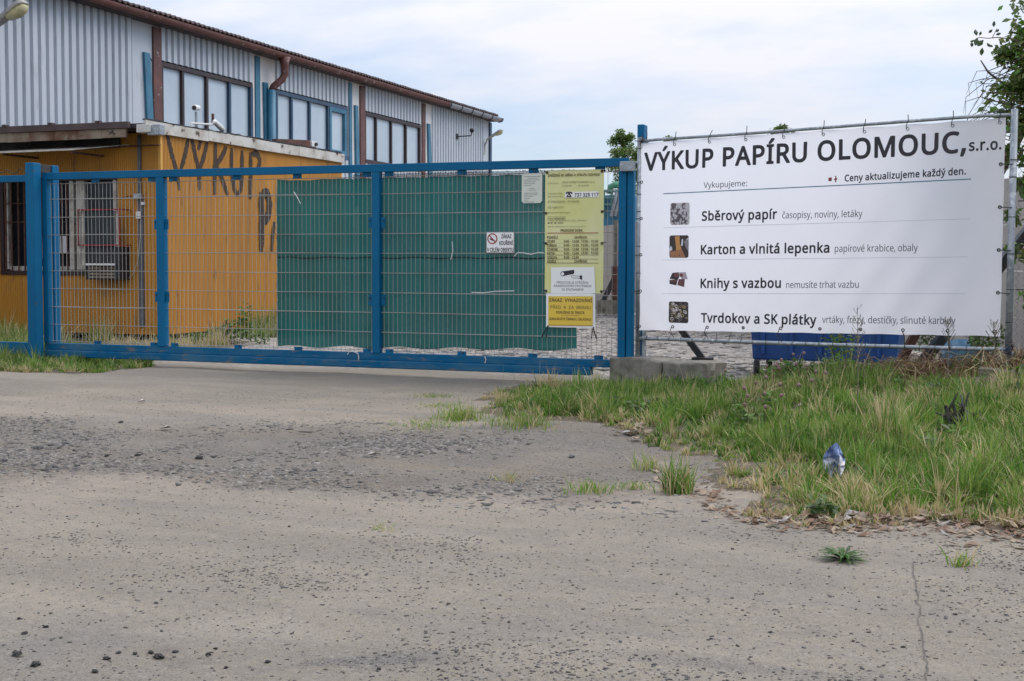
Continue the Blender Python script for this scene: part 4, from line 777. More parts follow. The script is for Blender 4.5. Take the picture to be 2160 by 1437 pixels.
R	523	82,0 82,600 283,599 344,589 393,570 429,542 452,504 464,457 464,406 456,367 428,321 389,290 345,269 510,0 422,0 276,248 157,248 157,0|157,312 281,314 335,328 354,341 368,357 379,377 387,426 384,462 379,476 363,500 339,517 288,532 157,534	72,623 60,613 57,600 57,2 63,-16 84,-25 158,-25 176,-16 182,2 183,221 257,223 265,218 405,-17 423,-25 522,-22 533,-10 533,9 383,255 448,306 471,341 485,378 489,459 477,508 462,539 442,563 411,588 349,614 250,625|183,339 183,509 287,507 318,499 345,483 359,459 362,422 355,385 338,360 318,348 281,339
S	461	408,575 384,510 334,528 279,540 222,541 177,531 155,518 139,500 130,479 127,455 134,415 156,385 196,360 307,314 347,292 380,268 403,239 417,204 422,161 415,111 396,69 364,36 344,23 296,3 269,-3 208,-8 143,-5 87,5 43,20 43,92 97,74 141,63 187,58 252,60 286,69 323,92 338,114 346,154 343,181 334,203 305,232 273,249 137,308 99,335 80,356 66,380 56,407 50,455 57,500 75,537 104,568 142,590 189,604 215,607 266,608 312,603 353,594	29,0 76,-18 138,-29 206,-33 273,-28 354,0 381,19 416,56 439,105 446,160 441,210 423,253 397,285 360,313 181,397 159,419 152,456 157,481 169,497 212,515 280,515 378,486 397,489 406,500 431,567 432,580 421,595 378,612 317,627 212,632 156,621 113,603 74,573 53,549 33,506 26,456 32,401 58,345 86,315 125,286 292,211 315,185 322,154 317,130 304,109 280,93 249,85 162,85 45,117 33,115 22,105 18,93 18,19
T	467	271,0 196,0 196,534 8,534 8,600 458,600 458,534 271,534	276,-24 290,-16 296,2 296,502 301,509 461,509 473,514 483,533 479,612 467,623 455,625 -1,623 -13,613 -16,600 -16,533 -6,514 11,509 171,508 171,-4 177,-16 190,-24
U	614	76,600 151,600 151,211 154,176 161,146 173,120 190,97 212,80 239,67 271,60 308,57 358,62 397,77 427,100 447,132 459,169 463,212 463,600 538,600 538,212 532,153 513,100 498,76 481,55 436,21 377,-1 342,-7 304,-8 252,-5 206,7 167,26 134,53 108,85 90,123 79,166 76,213	553,620 540,624 460,624 441,610 435,173 418,130 395,105 355,87 312,82 275,84 226,101 206,117 184,154 176,210 174,610 164,621 146,625 72,624 53,611 51,216 55,160 66,117 87,74 115,37 152,6 195,-15 245,-28 349,-30 411,-17 448,-1 497,37 519,62 547,117 561,179 562,598
V	504	504,600 290,0 214,0 0,600 79,600 230,168 252,84 290,217 424,600	520,619 508,624 422,624 403,613 255,190 249,189 100,613 89,623 76,625 -4,624 -21,613 -22,588 189,-4 204,-22 292,-25 312,-10 526,589 528,607
Y	476	200,0 200,229 0,600 82,600 238,305 394,600 476,600 276,233 276,0	280,-24 292,-18 300,-4 300,224 497,588 497,613 477,625 391,624 378,619 237,360 101,616 83,625 -10,623 -24,607 -22,588 175,224 177,-10 194,-24
Z	481	448,0 32,0 32,57 348,533 42,533 42,600 439,600 439,543 124,67 448,67	454,620 441,625 41,625 21,613 17,533 22,518 34,509 300,508 11,70 8,-4 16,-19 34,-25 447,-25 467,-16 472,-4 472,70 466,84 454,91 172,95 462,533 464,600
_	373	375,-129 -2,-129 -2,-76 375,-76	399,-133 399,-71 393,-59 377,-51 -5,-51 -20,-59 -26,-71 -26,-133 -18,-148 -5,-154 377,-154 393,-145
a	471	403,0 350,0 335,64 281,15 245,-1 216,-7 161,-8 125,0 93,14 67,36 49,66 43,84 39,125 42,157 52,185 68,209 92,229 122,245 159,257 203,265 331,271 330,324 325,346 317,363 293,386 259,397 203,396 171,388 111,364 88,419 138,441 178,452 220,457 281,456 314,449 341,438 364,422 381,401 393,375 401,344 403,307|330,220 225,215 167,201 147,191 123,162 117,145 117,107 128,79 151,61 197,51 250,59 292,83 309,101 321,123 328,149	417,-20 428,0 428,308 417,382 399,419 355,458 319,473 282,480 220,482 177,476 115,458 72,438 64,413 97,344 115,340 208,371 266,370 295,352 306,296 201,290 152,281 109,266 53,228 28,191 18,160 14,124 24,62 47,22 97,-16 158,-32 201,-32 251,-25 283,-12 319,13 328,-12 343,-24|305,191 297,130 285,111 263,92 238,82 195,76 164,82 146,97 140,124 142,142 164,172 226,190
b	517	71,639 145,639 145,483 141,391 145,391 182,428 216,447 260,457 285,458 325,454 361,443 392,425 420,400 442,367 458,327 467,280 471,225 465,154 458,123 435,71 402,32 361,6 312,-7 285,-8 237,-4 198,11 168,32 145,57 139,57 124,0 71,0|302,56 327,64 347,78 364,97 377,122 392,187 392,266 387,300 377,330 364,354 347,373 326,386 301,394 272,397 229,392 212,386 184,368 164,341 157,323 146,255 147,185 152,151 173,97 189,78 212,64 240,56 274,53	62,661 49,649 47,635 50,-12 68,-24 129,-24 146,-12 154,12 203,-19 253,-31 314,-31 370,-17 401,1 438,33 458,62 481,117 494,185 492,278 482,333 465,376 438,416 407,445 370,466 333,478 283,483 234,478 173,452 166,651 148,663|296,80 246,80 210,94 193,111 177,154 170,228 180,315 202,352 234,368 271,372 314,364 344,339 362,296 369,228 362,154 353,130 333,99
c	403	376,434 353,373 293,390 255,394 214,389 196,383 167,364 145,335 137,318 126,275 123,224 126,174 137,132 145,114 166,86 195,66 212,60 251,55 302,60 368,82 368,16 318,-2 252,-8 196,-2 146,16 104,47 87,68 61,119 53,150 48,185 48,262 62,330 74,358 107,403 127,421 149,434 200,453 257,459 291,457 339,448	394,451 357,468 295,481 252,483 197,477 141,458 110,439 73,401 53,370 37,333 24,265 23,185 29,142 48,87 67,53 104,14 135,-6 190,-26 271,-33 345,-20 382,-5 391,6 393,80 385,99 363,106 308,86 264,80 234,81 203,90 177,111 160,142 147,222 156,296 166,321 184,346 215,364 252,369 289,366 351,349 363,351 376,364 399,426
d	517	445,639 445,0 386,0 375,61 329,18 279,-3 231,-8 191,-5 155,6 124,24 97,50 75,83 59,123 49,170 46,224 49,279 59,326 75,366 97,400 125,425 156,444 192,455 232,459 265,457 306,445 339,426 371,392 376,392 371,459 371,639|214,395 190,386 169,371 153,350 139,324 125,261 125,185 130,151 153,97 169,78 190,64 215,56 243,53 276,55 304,63 326,75 343,92 356,114 370,173 372,224 365,298 345,353 328,372 305,386 276,395 242,397	456,661 369,663 351,652 345,453 308,471 271,481 234,483 184,479 147,467 110,446 80,417 52,376 35,333 25,278 25,173 35,117 52,74 80,32 110,4 147,-17 190,-29 264,-31 314,-17 357,9 364,-12 382,-24 449,-24 467,-12 470,635 468,649|221,371 271,370 308,356 326,334 342,290 348,210 335,130 314,97 271,80 221,80 190,93 172,113 154,160 148,228 160,308 186,352
e	474	273,457 299,453 345,434 382,403 396,384 419,339 426,313 430,285 431,211 123,211 133,144 145,117 162,95 182,77 207,65 235,57 307,57 359,67 411,86 411,21 360,3 325,-4 232,-7 203,-2 150,18 127,32 89,71 62,123 53,153 48,186 48,258 60,321 71,349 101,396 120,414 164,443 189,452 216,457|124,270 354,270 353,288 342,337 318,373 279,394 245,398 197,390 161,364 136,324	246,483 184,476 149,463 104,434 65,389 38,333 27,290 22,222 29,148 49,91 69,56 92,30 135,-2 172,-18 227,-31 289,-32 345,-26 400,-10 431,6 436,25 436,87 431,100 419,109 406,110 338,87 289,80 240,81 215,88 184,108 167,130 151,185 443,190 456,210 450,315 429,376 405,413 381,438 329,469|155,296 169,333 190,358 209,368 246,374 277,369 301,354 319,327 327,296
f	289	92,0 92,393 13,393 13,428 92,453 93,507 101,554 118,590 143,616 176,633 216,642 276,640 325,628 306,570 257,581 221,581 194,568 176,543 167,505 166,450 279,450 279,393 166,393 166,0	89,-24 169,-24 184,-16 190,-4 191,366 286,370 299,378 303,391 304,452 299,465 280,475 194,475 191,502 198,533 206,546 225,556 255,557 305,545 322,551 350,625 348,637 336,650 280,664 237,667 188,662 145,646 110,619 86,582 72,539 66,471 3,450 -11,434 -12,391 -3,375 9,369 67,366 67,-4 73,-16
g	517	445,450 445,-8 440,-66 424,-115 411,-135 378,-168 333,-189 307,-196 244,-202 175,-198 116,-186 82,-173 82,-105 116,-120 156,-131 224,-140 275,-138 321,-121 354,-88 364,-66 370,-41 375,60 345,30 313,8 275,-4 232,-8 191,-5 154,7 122,26 95,53 74,87 59,126 49,172 46,224 49,275 59,321 74,361 95,395 122,423 154,443 190,455 253,458 293,449 344,421 372,391 376,391 387,450|206,392 191,385 164,365 137,318 124,250 125,184 130,150 140,121 153,96 170,77 191,63 215,55 243,52 289,57 313,66 334,80 349,99 361,123 369,152 373,207 372,254 365,303 351,341 341,356 316,379 283,392 263,396	456,473 382,475 368,467 357,442 320,465 277,479 234,483 184,479 141,464 106,442 76,411 53,374 36,331 25,282 25,171 36,115 51,78 74,41 110,5 142,-14 184,-28 258,-32 301,-23 345,-2 348,-8 345,-39 332,-75 308,-100 289,-109 246,-116 203,-113 141,-102 86,-81 67,-85 57,-107 57,-175 67,-193 110,-210 172,-222 246,-226 308,-221 345,-211 393,-187 415,-168 443,-130 464,-70 470,-8 470,448 468,460|227,371 277,368 314,350 334,319 345,275 348,189 338,133 314,96 271,79 221,79 186,97 162,134 150,183 148,251 161,312 190,356
h	519	71,0 71,639 145,639 145,451 141,388 146,388 172,419 205,440 245,453 287,458 337,454 378,441 410,419 433,387 447,346 450,321 451,0 378,0 378,288 372,336 354,370 340,382 302,395 277,397 253,395 214,386 185,367 165,339 152,303 146,258 145,0	62,661 49,650 47,637 49,-11 61,-22 74,-25 148,-24 166,-13 171,255 180,311 195,341 216,359 240,368 277,372 327,360 343,341 351,315 356,-10 376,-25 462,-22 474,-10 476,2 476,292 470,354 452,403 429,434 407,452 339,478 253,480 210,469 173,450 167,650 148,663
i	217	145,450 145,0 71,0 71,450|117,526 100,526 85,532 73,544 66,561 66,584 73,601 85,613 100,619 117,619 132,613 145,601 151,584 151,561 145,544 132,532	148,475 68,475 56,469 47,452 47,2 53,-16 68,-24 148,-24 164,-16 170,-4 170,452 160,470|123,502 148,513 167,532 176,557 176,588 167,613 148,632 123,642 93,642 68,631 51,613 42,588 42,557 51,533 68,514 93,503
j	217	145,450 145,-67 138,-124 115,-166 76,-193 18,-202 -18,-199 -46,-192 -46,-132 9,-140 34,-137 54,-126 67,-104 71,-70 71,450|117,526 100,526 85,532 73,544 66,561 66,584 73,601 85,613 100,619 117,619 132,613 145,601 151,584 151,561 145,544 132,532	147,475 67,475 55,469 47,454 45,-88 37,-107 24,-114 -50,-108 -67,-119 -71,-193 -62,-210 -50,-216 18,-226 86,-215 135,-181 161,-131 170,-70 170,448 164,467|135,639 110,644 83,639 61,626 46,602 41,571 47,540 61,519 86,504 110,501 135,506 159,522 172,544 177,571 172,602 155,627
k	449	71,639 145,639 145,305 141,232 198,298 342,450 429,450 246,258 441,0 352,0 196,210 145,166 145,0 71,0	62,661 49,650 47,637 49,-11 68,-24 148,-24 163,-16 169,2 169,150 191,173 339,-21 351,-25 452,-22 466,-4 461,15 279,255 447,434 453,446 450,462 431,475 329,471 173,306 169,644 162,656 148,663
l	217	145,0 71,0 71,639 145,639	148,-24 164,-16 170,2 170,644 163,656 148,663 68,663 54,656 47,637 47,-4 55,-19 68,-24
m	786	718,0 645,0 645,290 639,336 622,370 610,382 594,390 553,397 523,394 497,387 476,375 459,359 438,312 431,249 431,0 358,0 358,290 352,336 335,370 318,385 295,394 266,397 244,395 208,386 182,367 163,340 152,304 146,259 145,0 71,0 71,450 131,450 142,389 146,389 171,420 203,442 227,451 266,458 327,454 366,440 396,417 417,383 421,383 433,401 464,430 523,454 566,459 601,456 632,449 659,437 680,420 696,397 708,369 715,334	736,-16 742,2 740,335 718,409 696,438 672,458 641,472 604,481 542,482 475,464 419,427 376,463 308,482 265,483 222,475 191,463 160,443 151,465 136,475 68,475 51,465 47,446 47,2 55,-19 68,-24 148,-24 168,-10 170,237 176,298 186,329 204,354 228,367 265,372 308,361 321,348 330,323 333,2 345,-21 431,-25 444,-21 454,-10 456,249 462,305 478,341 493,357 524,369 555,372 579,368 598,359 611,341 618,317 622,-10 641,-24 721,-24
n	519	71,0 71,450 131,450 142,389 146,389 173,420 195,435 220,447 260,457 326,456 359,449 387,437 410,420 428,397 441,369 449,334 451,0 378,0 378,288 372,336 354,370 340,382 302,395 277,397 243,394 214,386 191,373 174,355 161,331 147,271 145,0	468,-18 476,2 473,335 464,378 450,409 430,434 394,460 327,481 240,478 197,464 160,441 151,465 136,475 68,475 55,469 47,446 47,2 53,-16 68,-24 148,-24 166,-13 170,237 177,298 192,335 208,354 246,369 277,372 327,360 343,341 351,315 356,-10 376,-25 450,-25
o	508	195,452 224,457 285,457 339,443 363,432 405,398 422,377 448,325 461,262 462,199 455,149 440,106 419,69 392,39 359,16 320,0 276,-7 231,-7 190,0 152,16 120,39 92,69 70,106 55,149 47,199 48,262 60,325 71,353 85,377 122,416 168,443|194,385 172,371 154,351 140,326 130,297 125,264 124,200 137,134 144,116 166,86 196,65 233,54 276,54 296,58 314,65 343,86 355,99 373,134 386,200 386,252 379,298 354,351 329,376 313,385 276,395 254,397 222,394	160,466 110,439 83,413 53,370 37,333 23,265 22,222 26,167 39,117 59,74 86,37 121,6 160,-15 203,-28 252,-33 301,-29 351,-15 390,6 425,37 452,74 471,117 483,167 488,228 481,296 471,333 456,369 424,413 398,438 351,465 314,477 258,483 215,481|234,79 197,93 165,130 150,185 149,259 162,315 188,352 227,370 271,371 314,356 344,321 359,271 359,185 344,130 320,98 289,82
p	517	71,-202 71,450 132,450 142,389 188,432 237,454 286,459 325,455 361,444 392,426 420,401 442,368 458,328 467,281 469,189 458,125 447,97 435,72 402,33 361,6 312,-7 268,-8 224,1 188,18 145,57 140,57 145,-17 145,-202|301,394 251,396 231,392 199,379 175,358 166,344 149,289 146,199 152,152 164,114 184,84 197,73 212,64 251,54 294,54 327,66 342,76 374,119 391,179 392,264 377,325 364,350 347,371 326,385	62,-224 148,-226 168,-212 172,-2 216,-22 253,-31 308,-32 345,-25 394,-4 419,15 443,41 469,84 482,121 494,189 492,282 482,331 463,380 438,417 407,446 370,467 327,480 253,481 203,468 160,442 150,467 136,475 68,475 49,460 47,-199 49,-212|296,370 333,350 356,312 368,257 366,183 351,129 327,96 290,79 253,79 210,95 185,127 171,201 173,282 187,331 210,356 253,371
q	517	445,-202 371,-202 371,-9 376,61 371,61 333,22 299,3 255,-7 229,-8 191,-5 156,6 124,24 97,50 75,83 59,123 49,170 46,224 52,295 59,326 83,378 115,418 157,444 205,457 232,459 280,454 300,447 334,428 376,389 387,450 445,450|214,395 189,386 169,371 152,350 139,324 125,261 125,185 130,152 153,98 169,78 190,64 215,56 244,53 285,57 318,70 331,79 342,91 359,121 368,161 372,208 365,299 344,353 327,373 304,386 276,395 242,397	456,-224 468,-212 470,-199 468,460 449,475 382,475 368,467 357,441 308,471 258,482 203,482 147,467 104,440 80,416 49,368 35,331 23,263 25,171 36,115 53,72 78,35 110,4 147,-17 184,-29 227,-33 283,-28 345,0 349,-212 369,-226|221,371 271,370 308,355 324,337 341,294 348,208 337,134 314,97 277,81 221,80 197,90 172,114 154,158 148,226 161,312 184,351
r	347	71,0 71,450 132,450 140,368 144,368 178,414 224,447 266,458 334,454 325,386 276,392 239,385 194,359 168,328 151,288 146,257 145,0	62,-23 148,-24 166,-13 170,249 178,292 200,329 234,357 271,367 327,361 345,371 359,452 356,465 345,476 283,483 246,480 197,460 160,431 155,459 142,473 68,475 51,465 47,446 47,2 49,-11
s	403	44,20 44,87 128,58 167,52 213,52 235,56 268,69 287,90 293,118 284,148 262,168 108,239 80,257 60,279 47,306 43,339 46,366 55,390 69,411 89,428 115,441 176,457 232,458 270,454 306,446 355,429 330,370 255,394 185,397 137,384 119,366 113,344 120,319 139,299 175,281 287,234 317,216 340,196 361,157 365,124 359,84 343,51 331,37 300,15 260,0 212,-7 122,-4 87,3	29,0 64,-15 119,-29 218,-32 267,-23 310,-7 347,19 363,37 382,74 389,124 384,167 366,203 314,247 156,318 140,333 138,345 144,357 156,365 206,374 255,368 323,346 341,348 352,358 378,419 380,432 372,447 329,465 273,479 175,481 107,465 76,448 50,426 23,376 18,339 24,296 39,265 64,239 95,218 249,147 262,136 268,117 263,99 248,87 187,76 132,82 51,111 33,110 22,99 19,87 19,19
t	303	108,554 151,554 151,450 282,450 282,393 151,393 151,133 156,97 171,72 194,57 222,52 285,61 285,5 271,0 209,-8 159,-2 117,20 96,46 88,63 78,105 77,131 77,393 13,393 13,429 78,458	293,-18 306,-8 309,6 309,62 300,80 287,86 213,78 192,87 180,105 176,364 182,369 293,372 306,389 305,456 287,474 176,477 172,567 158,578 102,578 84,561 56,475 2,450 -11,432 -11,389 -4,376 10,369 47,369 53,364 53,130 64,56 76,31 102,1 152,-25 219,-33
u	519	448,450 448,0 387,0 376,60 336,21 312,8 273,-4 230,-8 181,-4 140,9 123,19 95,45 85,62 71,104 68,128 66,450 141,450 141,161 147,113 166,80 179,68 217,55 241,53 265,54 305,64 334,82 355,110 367,147 373,191 374,450	50,469 42,450 43,130 53,74 80,25 130,-14 198,-31 248,-32 291,-26 322,-15 359,7 366,-12 383,-24 451,-24 463,-19 473,0 473,450 464,469 451,475 371,475 353,463 349,197 339,136 326,111 307,93 278,81 241,78 192,90 178,105 168,136 163,463 143,475 63,475
v	427	427,450 255,0 171,0 0,450 79,450 189,144 211,66 214,66 252,185 348,450	446,466 428,475 348,475 328,465 212,153 99,465 76,475 -4,475 -20,465 -22,440 146,-4 157,-20 169,-25 255,-25 268,-21 278,-10 449,440
w	661	651,451 526,1 439,1 362,255 331,374 328,374 308,289 217,1 133,1 9,451 86,451 161,162 177,76 181,76 211,197 291,451 371,451 461,156 479,77 482,77 500,160 576,451	671,466 647,476 573,476 556,466 480,184 395,459 385,472 289,476 271,466 184,194 178,192 106,466 86,476 6,476 -7,470 -15,447 114,-15 135,-24 221,-23 235,-15 326,263 332,270 421,-15 437,-24 529,-24 542,-18 551,-3 674,441
y	429	429,450 234,-62 197,-136 160,-175 129,-192 71,-202 9,-195 9,-136 71,-141 94,-136 121,-120 149,-84 182,-2 1,450 80,450 177,194 215,71 218,71 257,195 349,450	-3,-216 71,-226 133,-217 176,-193 219,-147 258,-70 452,442 451,460 441,472 348,475 330,466 219,158 98,467 83,475 -3,475 -21,461 -22,442 156,-2 128,-70 102,-104 71,-116 9,-112 -9,-120 -15,-131 -15,-199
z	395	33,0 33,49 275,393 47,393 47,450 356,450 356,395 118,57 362,57 362,0	370,471 356,475 48,475 27,465 23,452 23,391 35,372 225,366 11,59 8,-4 17,-19 35,-25 362,-25 381,-16 387,-4 387,58 374,79 168,83 379,385 381,452
Á	537	303,603 536,0 458,0 386,186 148,186 76,0 0,0 234,603|363,253 296,434 267,524 241,434 173,253|392,793 392,785 370,756 304,687 271,659 223,659 223,669 279,752 303,793	231,627 212,613 -23,9 -23,-10 -4,-24 76,-25 95,-16 169,161 366,161 440,-17 459,-25 545,-23 559,-10 559,9 325,613 305,627|268,436 325,286 323,278 210,280|203,644 224,634 274,634 286,639 357,705 409,767 416,785 410,810 391,818 298,818 286,811 201,681 198,656
É	467	82,0 82,600 417,600 417,534 157,534 157,346 402,346 402,281 157,281 157,66 417,66 417,0|381,793 381,785 359,756 293,687 261,659 212,659 212,669 268,752 292,793	429,-21 439,-10 441,2 441,70 429,88 189,91 182,95 183,256 405,256 422,268 426,286 426,348 422,360 411,369 183,371 182,508 423,510 435,518 441,533 438,613 417,625 72,623 60,613 57,600 59,-11 71,-22 84,-25|193,644 213,634 263,634 275,639 346,705 398,767 405,785 399,810 380,818 287,818 275,811 190,681 187,656
Í	285	34,600 250,600 250,556 180,539 180,60 250,44 250,0 34,0 34,44 104,60 104,539 34,556|267,793 267,785 245,756 179,687 147,659 98,659 98,669 155,752 178,793	258,623 30,624 18,619 10,607 10,551 16,539 79,520 80,514 80,83 24,66 11,54 9,-4 24,-23 252,-25 273,-10 275,46 270,58 258,67 204,83 204,514 209,521 258,533 272,545 274,607|79,643 98,634 147,634 166,642 232,705 284,767 292,785 285,810 270,818 166,814 77,681 74,656
Ú	614	76,600 151,600 151,211 154,176 161,146 173,120 190,97 212,80 239,67 271,60 308,57 358,62 397,77 427,100 447,132 459,169 463,212 463,600 538,600 538,212 532,153 513,100 498,76 481,55 436,21 377,-1 342,-7 304,-8 252,-5 206,7 167,26 134,53 108,85 90,123 79,166 76,213|432,793 432,785 410,756 344,687 312,659 263,659 263,669 319,752 343,793	553,620 540,624 460,624 441,610 435,173 418,130 395,105 355,87 312,82 275,84 226,101 206,117 184,154 176,210 174,610 164,621 146,625 72,624 53,611 51,216 55,160 66,117 87,74 115,37 152,6 195,-15 245,-28 349,-30 411,-17 448,-1 497,37 519,62 547,117 561,179 562,598|452,808 436,818 330,814 240,678 239,654 245,643 263,634 312,634 329,641 395,703 452,771 457,789
Ý	476	200,0 200,229 0,600 82,600 238,305 394,600 476,600 276,233 276,0|362,793 362,785 340,756 274,687 242,659 193,659 193,669 250,752 273,793	280,-24 292,-18 300,-4 300,224 497,588 497,613 477,625 391,624 378,619 237,360 101,616 83,625 -10,623 -24,607 -22,588 175,224 177,-10 194,-24|380,810 360,818 274,818 255,810 172,681 169,656 174,644 194,634 243,634 261,643 327,705 379,767 387,785
á	471	403,0 350,0 335,64 281,15 245,-1 216,-7 161,-8 125,0 93,14 67,36 49,66 43,84 39,125 42,157 52,185 68,209 92,229 122,245 159,257 203,265 331,271 330,324 325,346 317,363 293,386 259,397 203,396 171,388 111,364 88,419 138,441 178,452 220,457 281,456 314,449 341,438 364,422 381,401 393,375 401,344 403,307|330,220 225,215 167,201 147,191 123,162 117,145 117,107 128,79 151,61 197,51 250,59 292,83 309,101 321,123 328,149|361,644 361,635 339,607 273,537 240,509 192,509 192,519 248,602 271,644	417,-20 428,0 428,302 417,382 399,419 355,458 319,473 251,487 294,524 358,592 382,623 385,647 379,660 368,667 269,668 251,657 167,524 173,493 183,486 210,481 152,471 109,456 72,438 64,419 90,352 103,341 115,340 195,369 257,372 282,364 295,352 306,296 201,290 152,281 78,250 47,222 31,197 19,167 14,124 19,80 29,51 50,19 78,-6 121,-25 177,-33 238,-28 282,-13 319,13 328,-12 343,-24|305,191 297,130 285,111 263,92 238,82 195,76 164,82 146,97 140,124 142,142 164,172 226,190
é	474	273,457 299,453 345,434 382,403 396,384 419,339 426,313 430,285 431,211 123,211 133,144 145,117 162,95 182,77 207,65 235,57 307,57 359,67 411,86 411,21 360,3 325,-4 232,-7 203,-2 150,18 127,32 89,71 62,123 53,153 48,186 48,258 60,321 71,349 101,396 120,414 164,443 189,452 216,457|124,270 354,270 353,288 342,337 318,373 279,394 245,398 197,390 161,364 136,324|364,644 364,635 342,607 276,537 244,509 195,509 195,519 251,602 275,644	369,668 271,668 256,660 171,524 176,493 211,481 149,463 110,438 86,415 48,358 28,296 23,185 31,142 51,87 69,56 110,14 141,-5 197,-26 264,-33 332,-28 406,-8 425,1 434,13 436,87 425,106 406,110 308,82 234,83 197,97 178,114 158,148 150,179 153,186 431,186 446,191 455,204 450,315 432,370 415,401 382,438 357,455 308,476 254,487 328,555 385,623 386,654|155,296 169,333 190,358 209,368 246,374 277,369 301,354 319,327 327,296
í	217	145,0 71,0 71,450 145,450|233,644 233,635 211,607 145,537 113,509 64,509 64,519 120,602 144,644	146,475 66,475 54,468 47,452 47,2 53,-16 66,-24 153,-24 164,-16 170,-4 170,452 165,465|254,656 233,668 140,668 128,663 43,533 39,508 43,496 60,485 116,485 128,490 196,553 251,619 257,631
ý	429	429,450 234,-62 197,-136 160,-175 129,-192 71,-202 9,-195 9,-136 71,-141 94,-136 121,-120 149,-84 182,-2 1,450 80,450 177,194 215,71 218,71 257,195 349,450|339,644 339,635 317,607 251,537 218,509 170,509 170,519 226,602 250,644	-3,-216 71,-226 133,-217 176,-193 219,-147 258,-70 452,442 451,460 441,472 348,475 330,466 219,158 98,467 83,475 -3,475 -21,461 -22,442 156,-2 128,-70 102,-104 71,-116 9,-112 -9,-120 -15,-131 -15,-199|359,658 342,668 250,668 235,664 147,528 146,503 151,493 170,485 219,485 235,491 301,553 358,621 363,639
Č	531	482,16 430,1 373,-7 283,-6 243,1 207,13 174,29 145,50 120,75 99,104 82,137 69,173 53,255 52,334 62,396 81,452 108,501 145,542 190,574 244,596 274,603 339,608 429,599 505,573 475,509 396,536 339,542 272,533 216,505 187,478 153,423 139,378 132,327 133,264 144,200 167,146 202,104 247,75 305,60 395,62 482,82|461,793 461,782 385,700 356,659 281,659 251,700 177,782 177,793 228,793 273,759 318,716 364,759 409,793	491,-7 504,5 506,19 506,87 491,104 479,106 374,84 313,84 257,97 217,124 187,160 169,204 156,302 163,370 177,415 206,463 245,494 282,510 337,517 393,512 473,485 494,493 529,567 522,591 454,618 363,635 374,642 404,684 479,765 485,777 485,802 467,817 405,818 370,795 319,751 239,815 171,817 154,802 156,771 233,684 263,641 284,629 208,609 152,579 105,537 58,463 38,401 27,302 34,210 58,130 82,87 128,33 165,6 232,-21 282,-31 374,-32 436,-23
č	403	376,434 353,373 293,390 255,394 214,389 196,383 167,364 145,335 137,318 126,275 123,224 126,174 137,132 145,114 166,86 195,66 212,60 251,55 302,60 368,82 368,16 318,-2 252,-8 196,-2 146,16 104,47 87,68 61,119 53,150 48,185 48,262 62,330 74,358 107,403 127,421 149,434 200,453 257,459 291,457 339,448|381,644 381,633 305,551 276,509 200,509 171,551 97,633 97,644 147,644 192,609 237,566 283,609 329,644	363,-13 382,-5 392,13 393,80 388,96 375,105 363,106 308,86 252,80 221,84 197,94 177,111 160,142 148,197 148,247 154,290 165,321 183,345 203,359 258,369 351,349 372,358 400,431 395,450 363,466 286,487 400,618 405,629 403,654 394,664 382,668 320,667 240,603 157,666 86,666 72,647 78,617 150,537 184,490 220,481 166,468 116,443 86,417 53,370 30,308 23,259 24,179 40,105 66,56 86,31 110,9 160,-17 197,-27 252,-33 308,-29
Ě	467	82,0 82,600 417,600 417,534 157,534 157,346 402,346 402,281 157,281 157,66 417,66 417,0|398,793 398,782 322,700 293,659 218,659 188,700 114,782 114,793 165,793 210,759 255,716 301,759 346,793	429,-21 439,-10 441,2 441,70 429,88 189,91 182,95 183,256 405,256 422,268 426,286 426,348 422,360 411,369 183,371 182,508 423,510 435,518 441,533 438,613 417,625 72,623 60,613 57,600 59,-11 71,-22 84,-25|421,804 405,817 337,816 257,751 170,817 102,815 92,804 90,779 206,637 294,634 312,643 343,687 417,767 423,779
ě	474	273,457 299,453 345,434 382,403 396,384 419,339 426,313 430,285 431,211 123,211 133,144 145,117 162,95 182,77 207,65 235,57 307,57 359,67 411,86 411,21 360,3 325,-4 232,-7 203,-2 150,18 127,32 89,71 62,123 53,153 48,186 48,258 60,321 71,349 101,396 120,414 164,443 189,452 216,457|124,270 354,270 353,288 342,337 318,373 279,394 245,398 197,390 161,364 136,324|382,644 382,633 305,551 276,509 201,509 171,551 97,633 97,644 148,644 193,609 238,566 284,609 329,644	86,665 73,647 79,617 151,537 184,491 211,481 153,465 110,438 80,408 48,358 28,296 22,222 29,148 51,87 69,56 110,14 141,-5 197,-26 258,-33 314,-31 369,-20 424,0 434,13 436,25 436,87 425,106 406,110 308,82 234,83 197,97 178,114 158,148 150,179 153,186 431,186 452,197 456,253 450,315 440,352 419,395 394,426 357,455 329,469 280,481 400,617 406,629 404,654 388,668 320,666 240,602 158,666|155,296 169,333 190,358 209,368 246,374 277,369 301,354 319,327 327,296
Ř	523	82,0 82,600 283,599 344,589 393,570 429,542 452,504 464,457 464,406 456,367 428,321 389,290 345,269 510,0 422,0 276,248 157,248 157,0|157,312 281,314 335,328 354,341 368,357 379,377 387,426 384,462 379,476 363,500 339,517 288,532 157,534|403,793 403,782 327,700 298,659 223,659 193,700 119,782 119,793 170,793 215,759 260,716 306,759 351,793	72,623 60,613 57,600 57,2 63,-16 84,-25 158,-25 176,-16 182,2 183,221 257,223 265,218 405,-17 423,-25 522,-22 533,-10 533,9 383,255 448,306 471,341 485,378 489,459 477,508 462,539 442,563 411,588 349,614 250,625|183,339 183,509 287,507 318,499 345,483 359,459 362,422 355,385 338,360 318,348 281,339|426,804 405,818 343,816 263,752 176,817 109,815 97,804 95,779 207,640 220,634 300,634 318,644 348,687 422,767 428,779
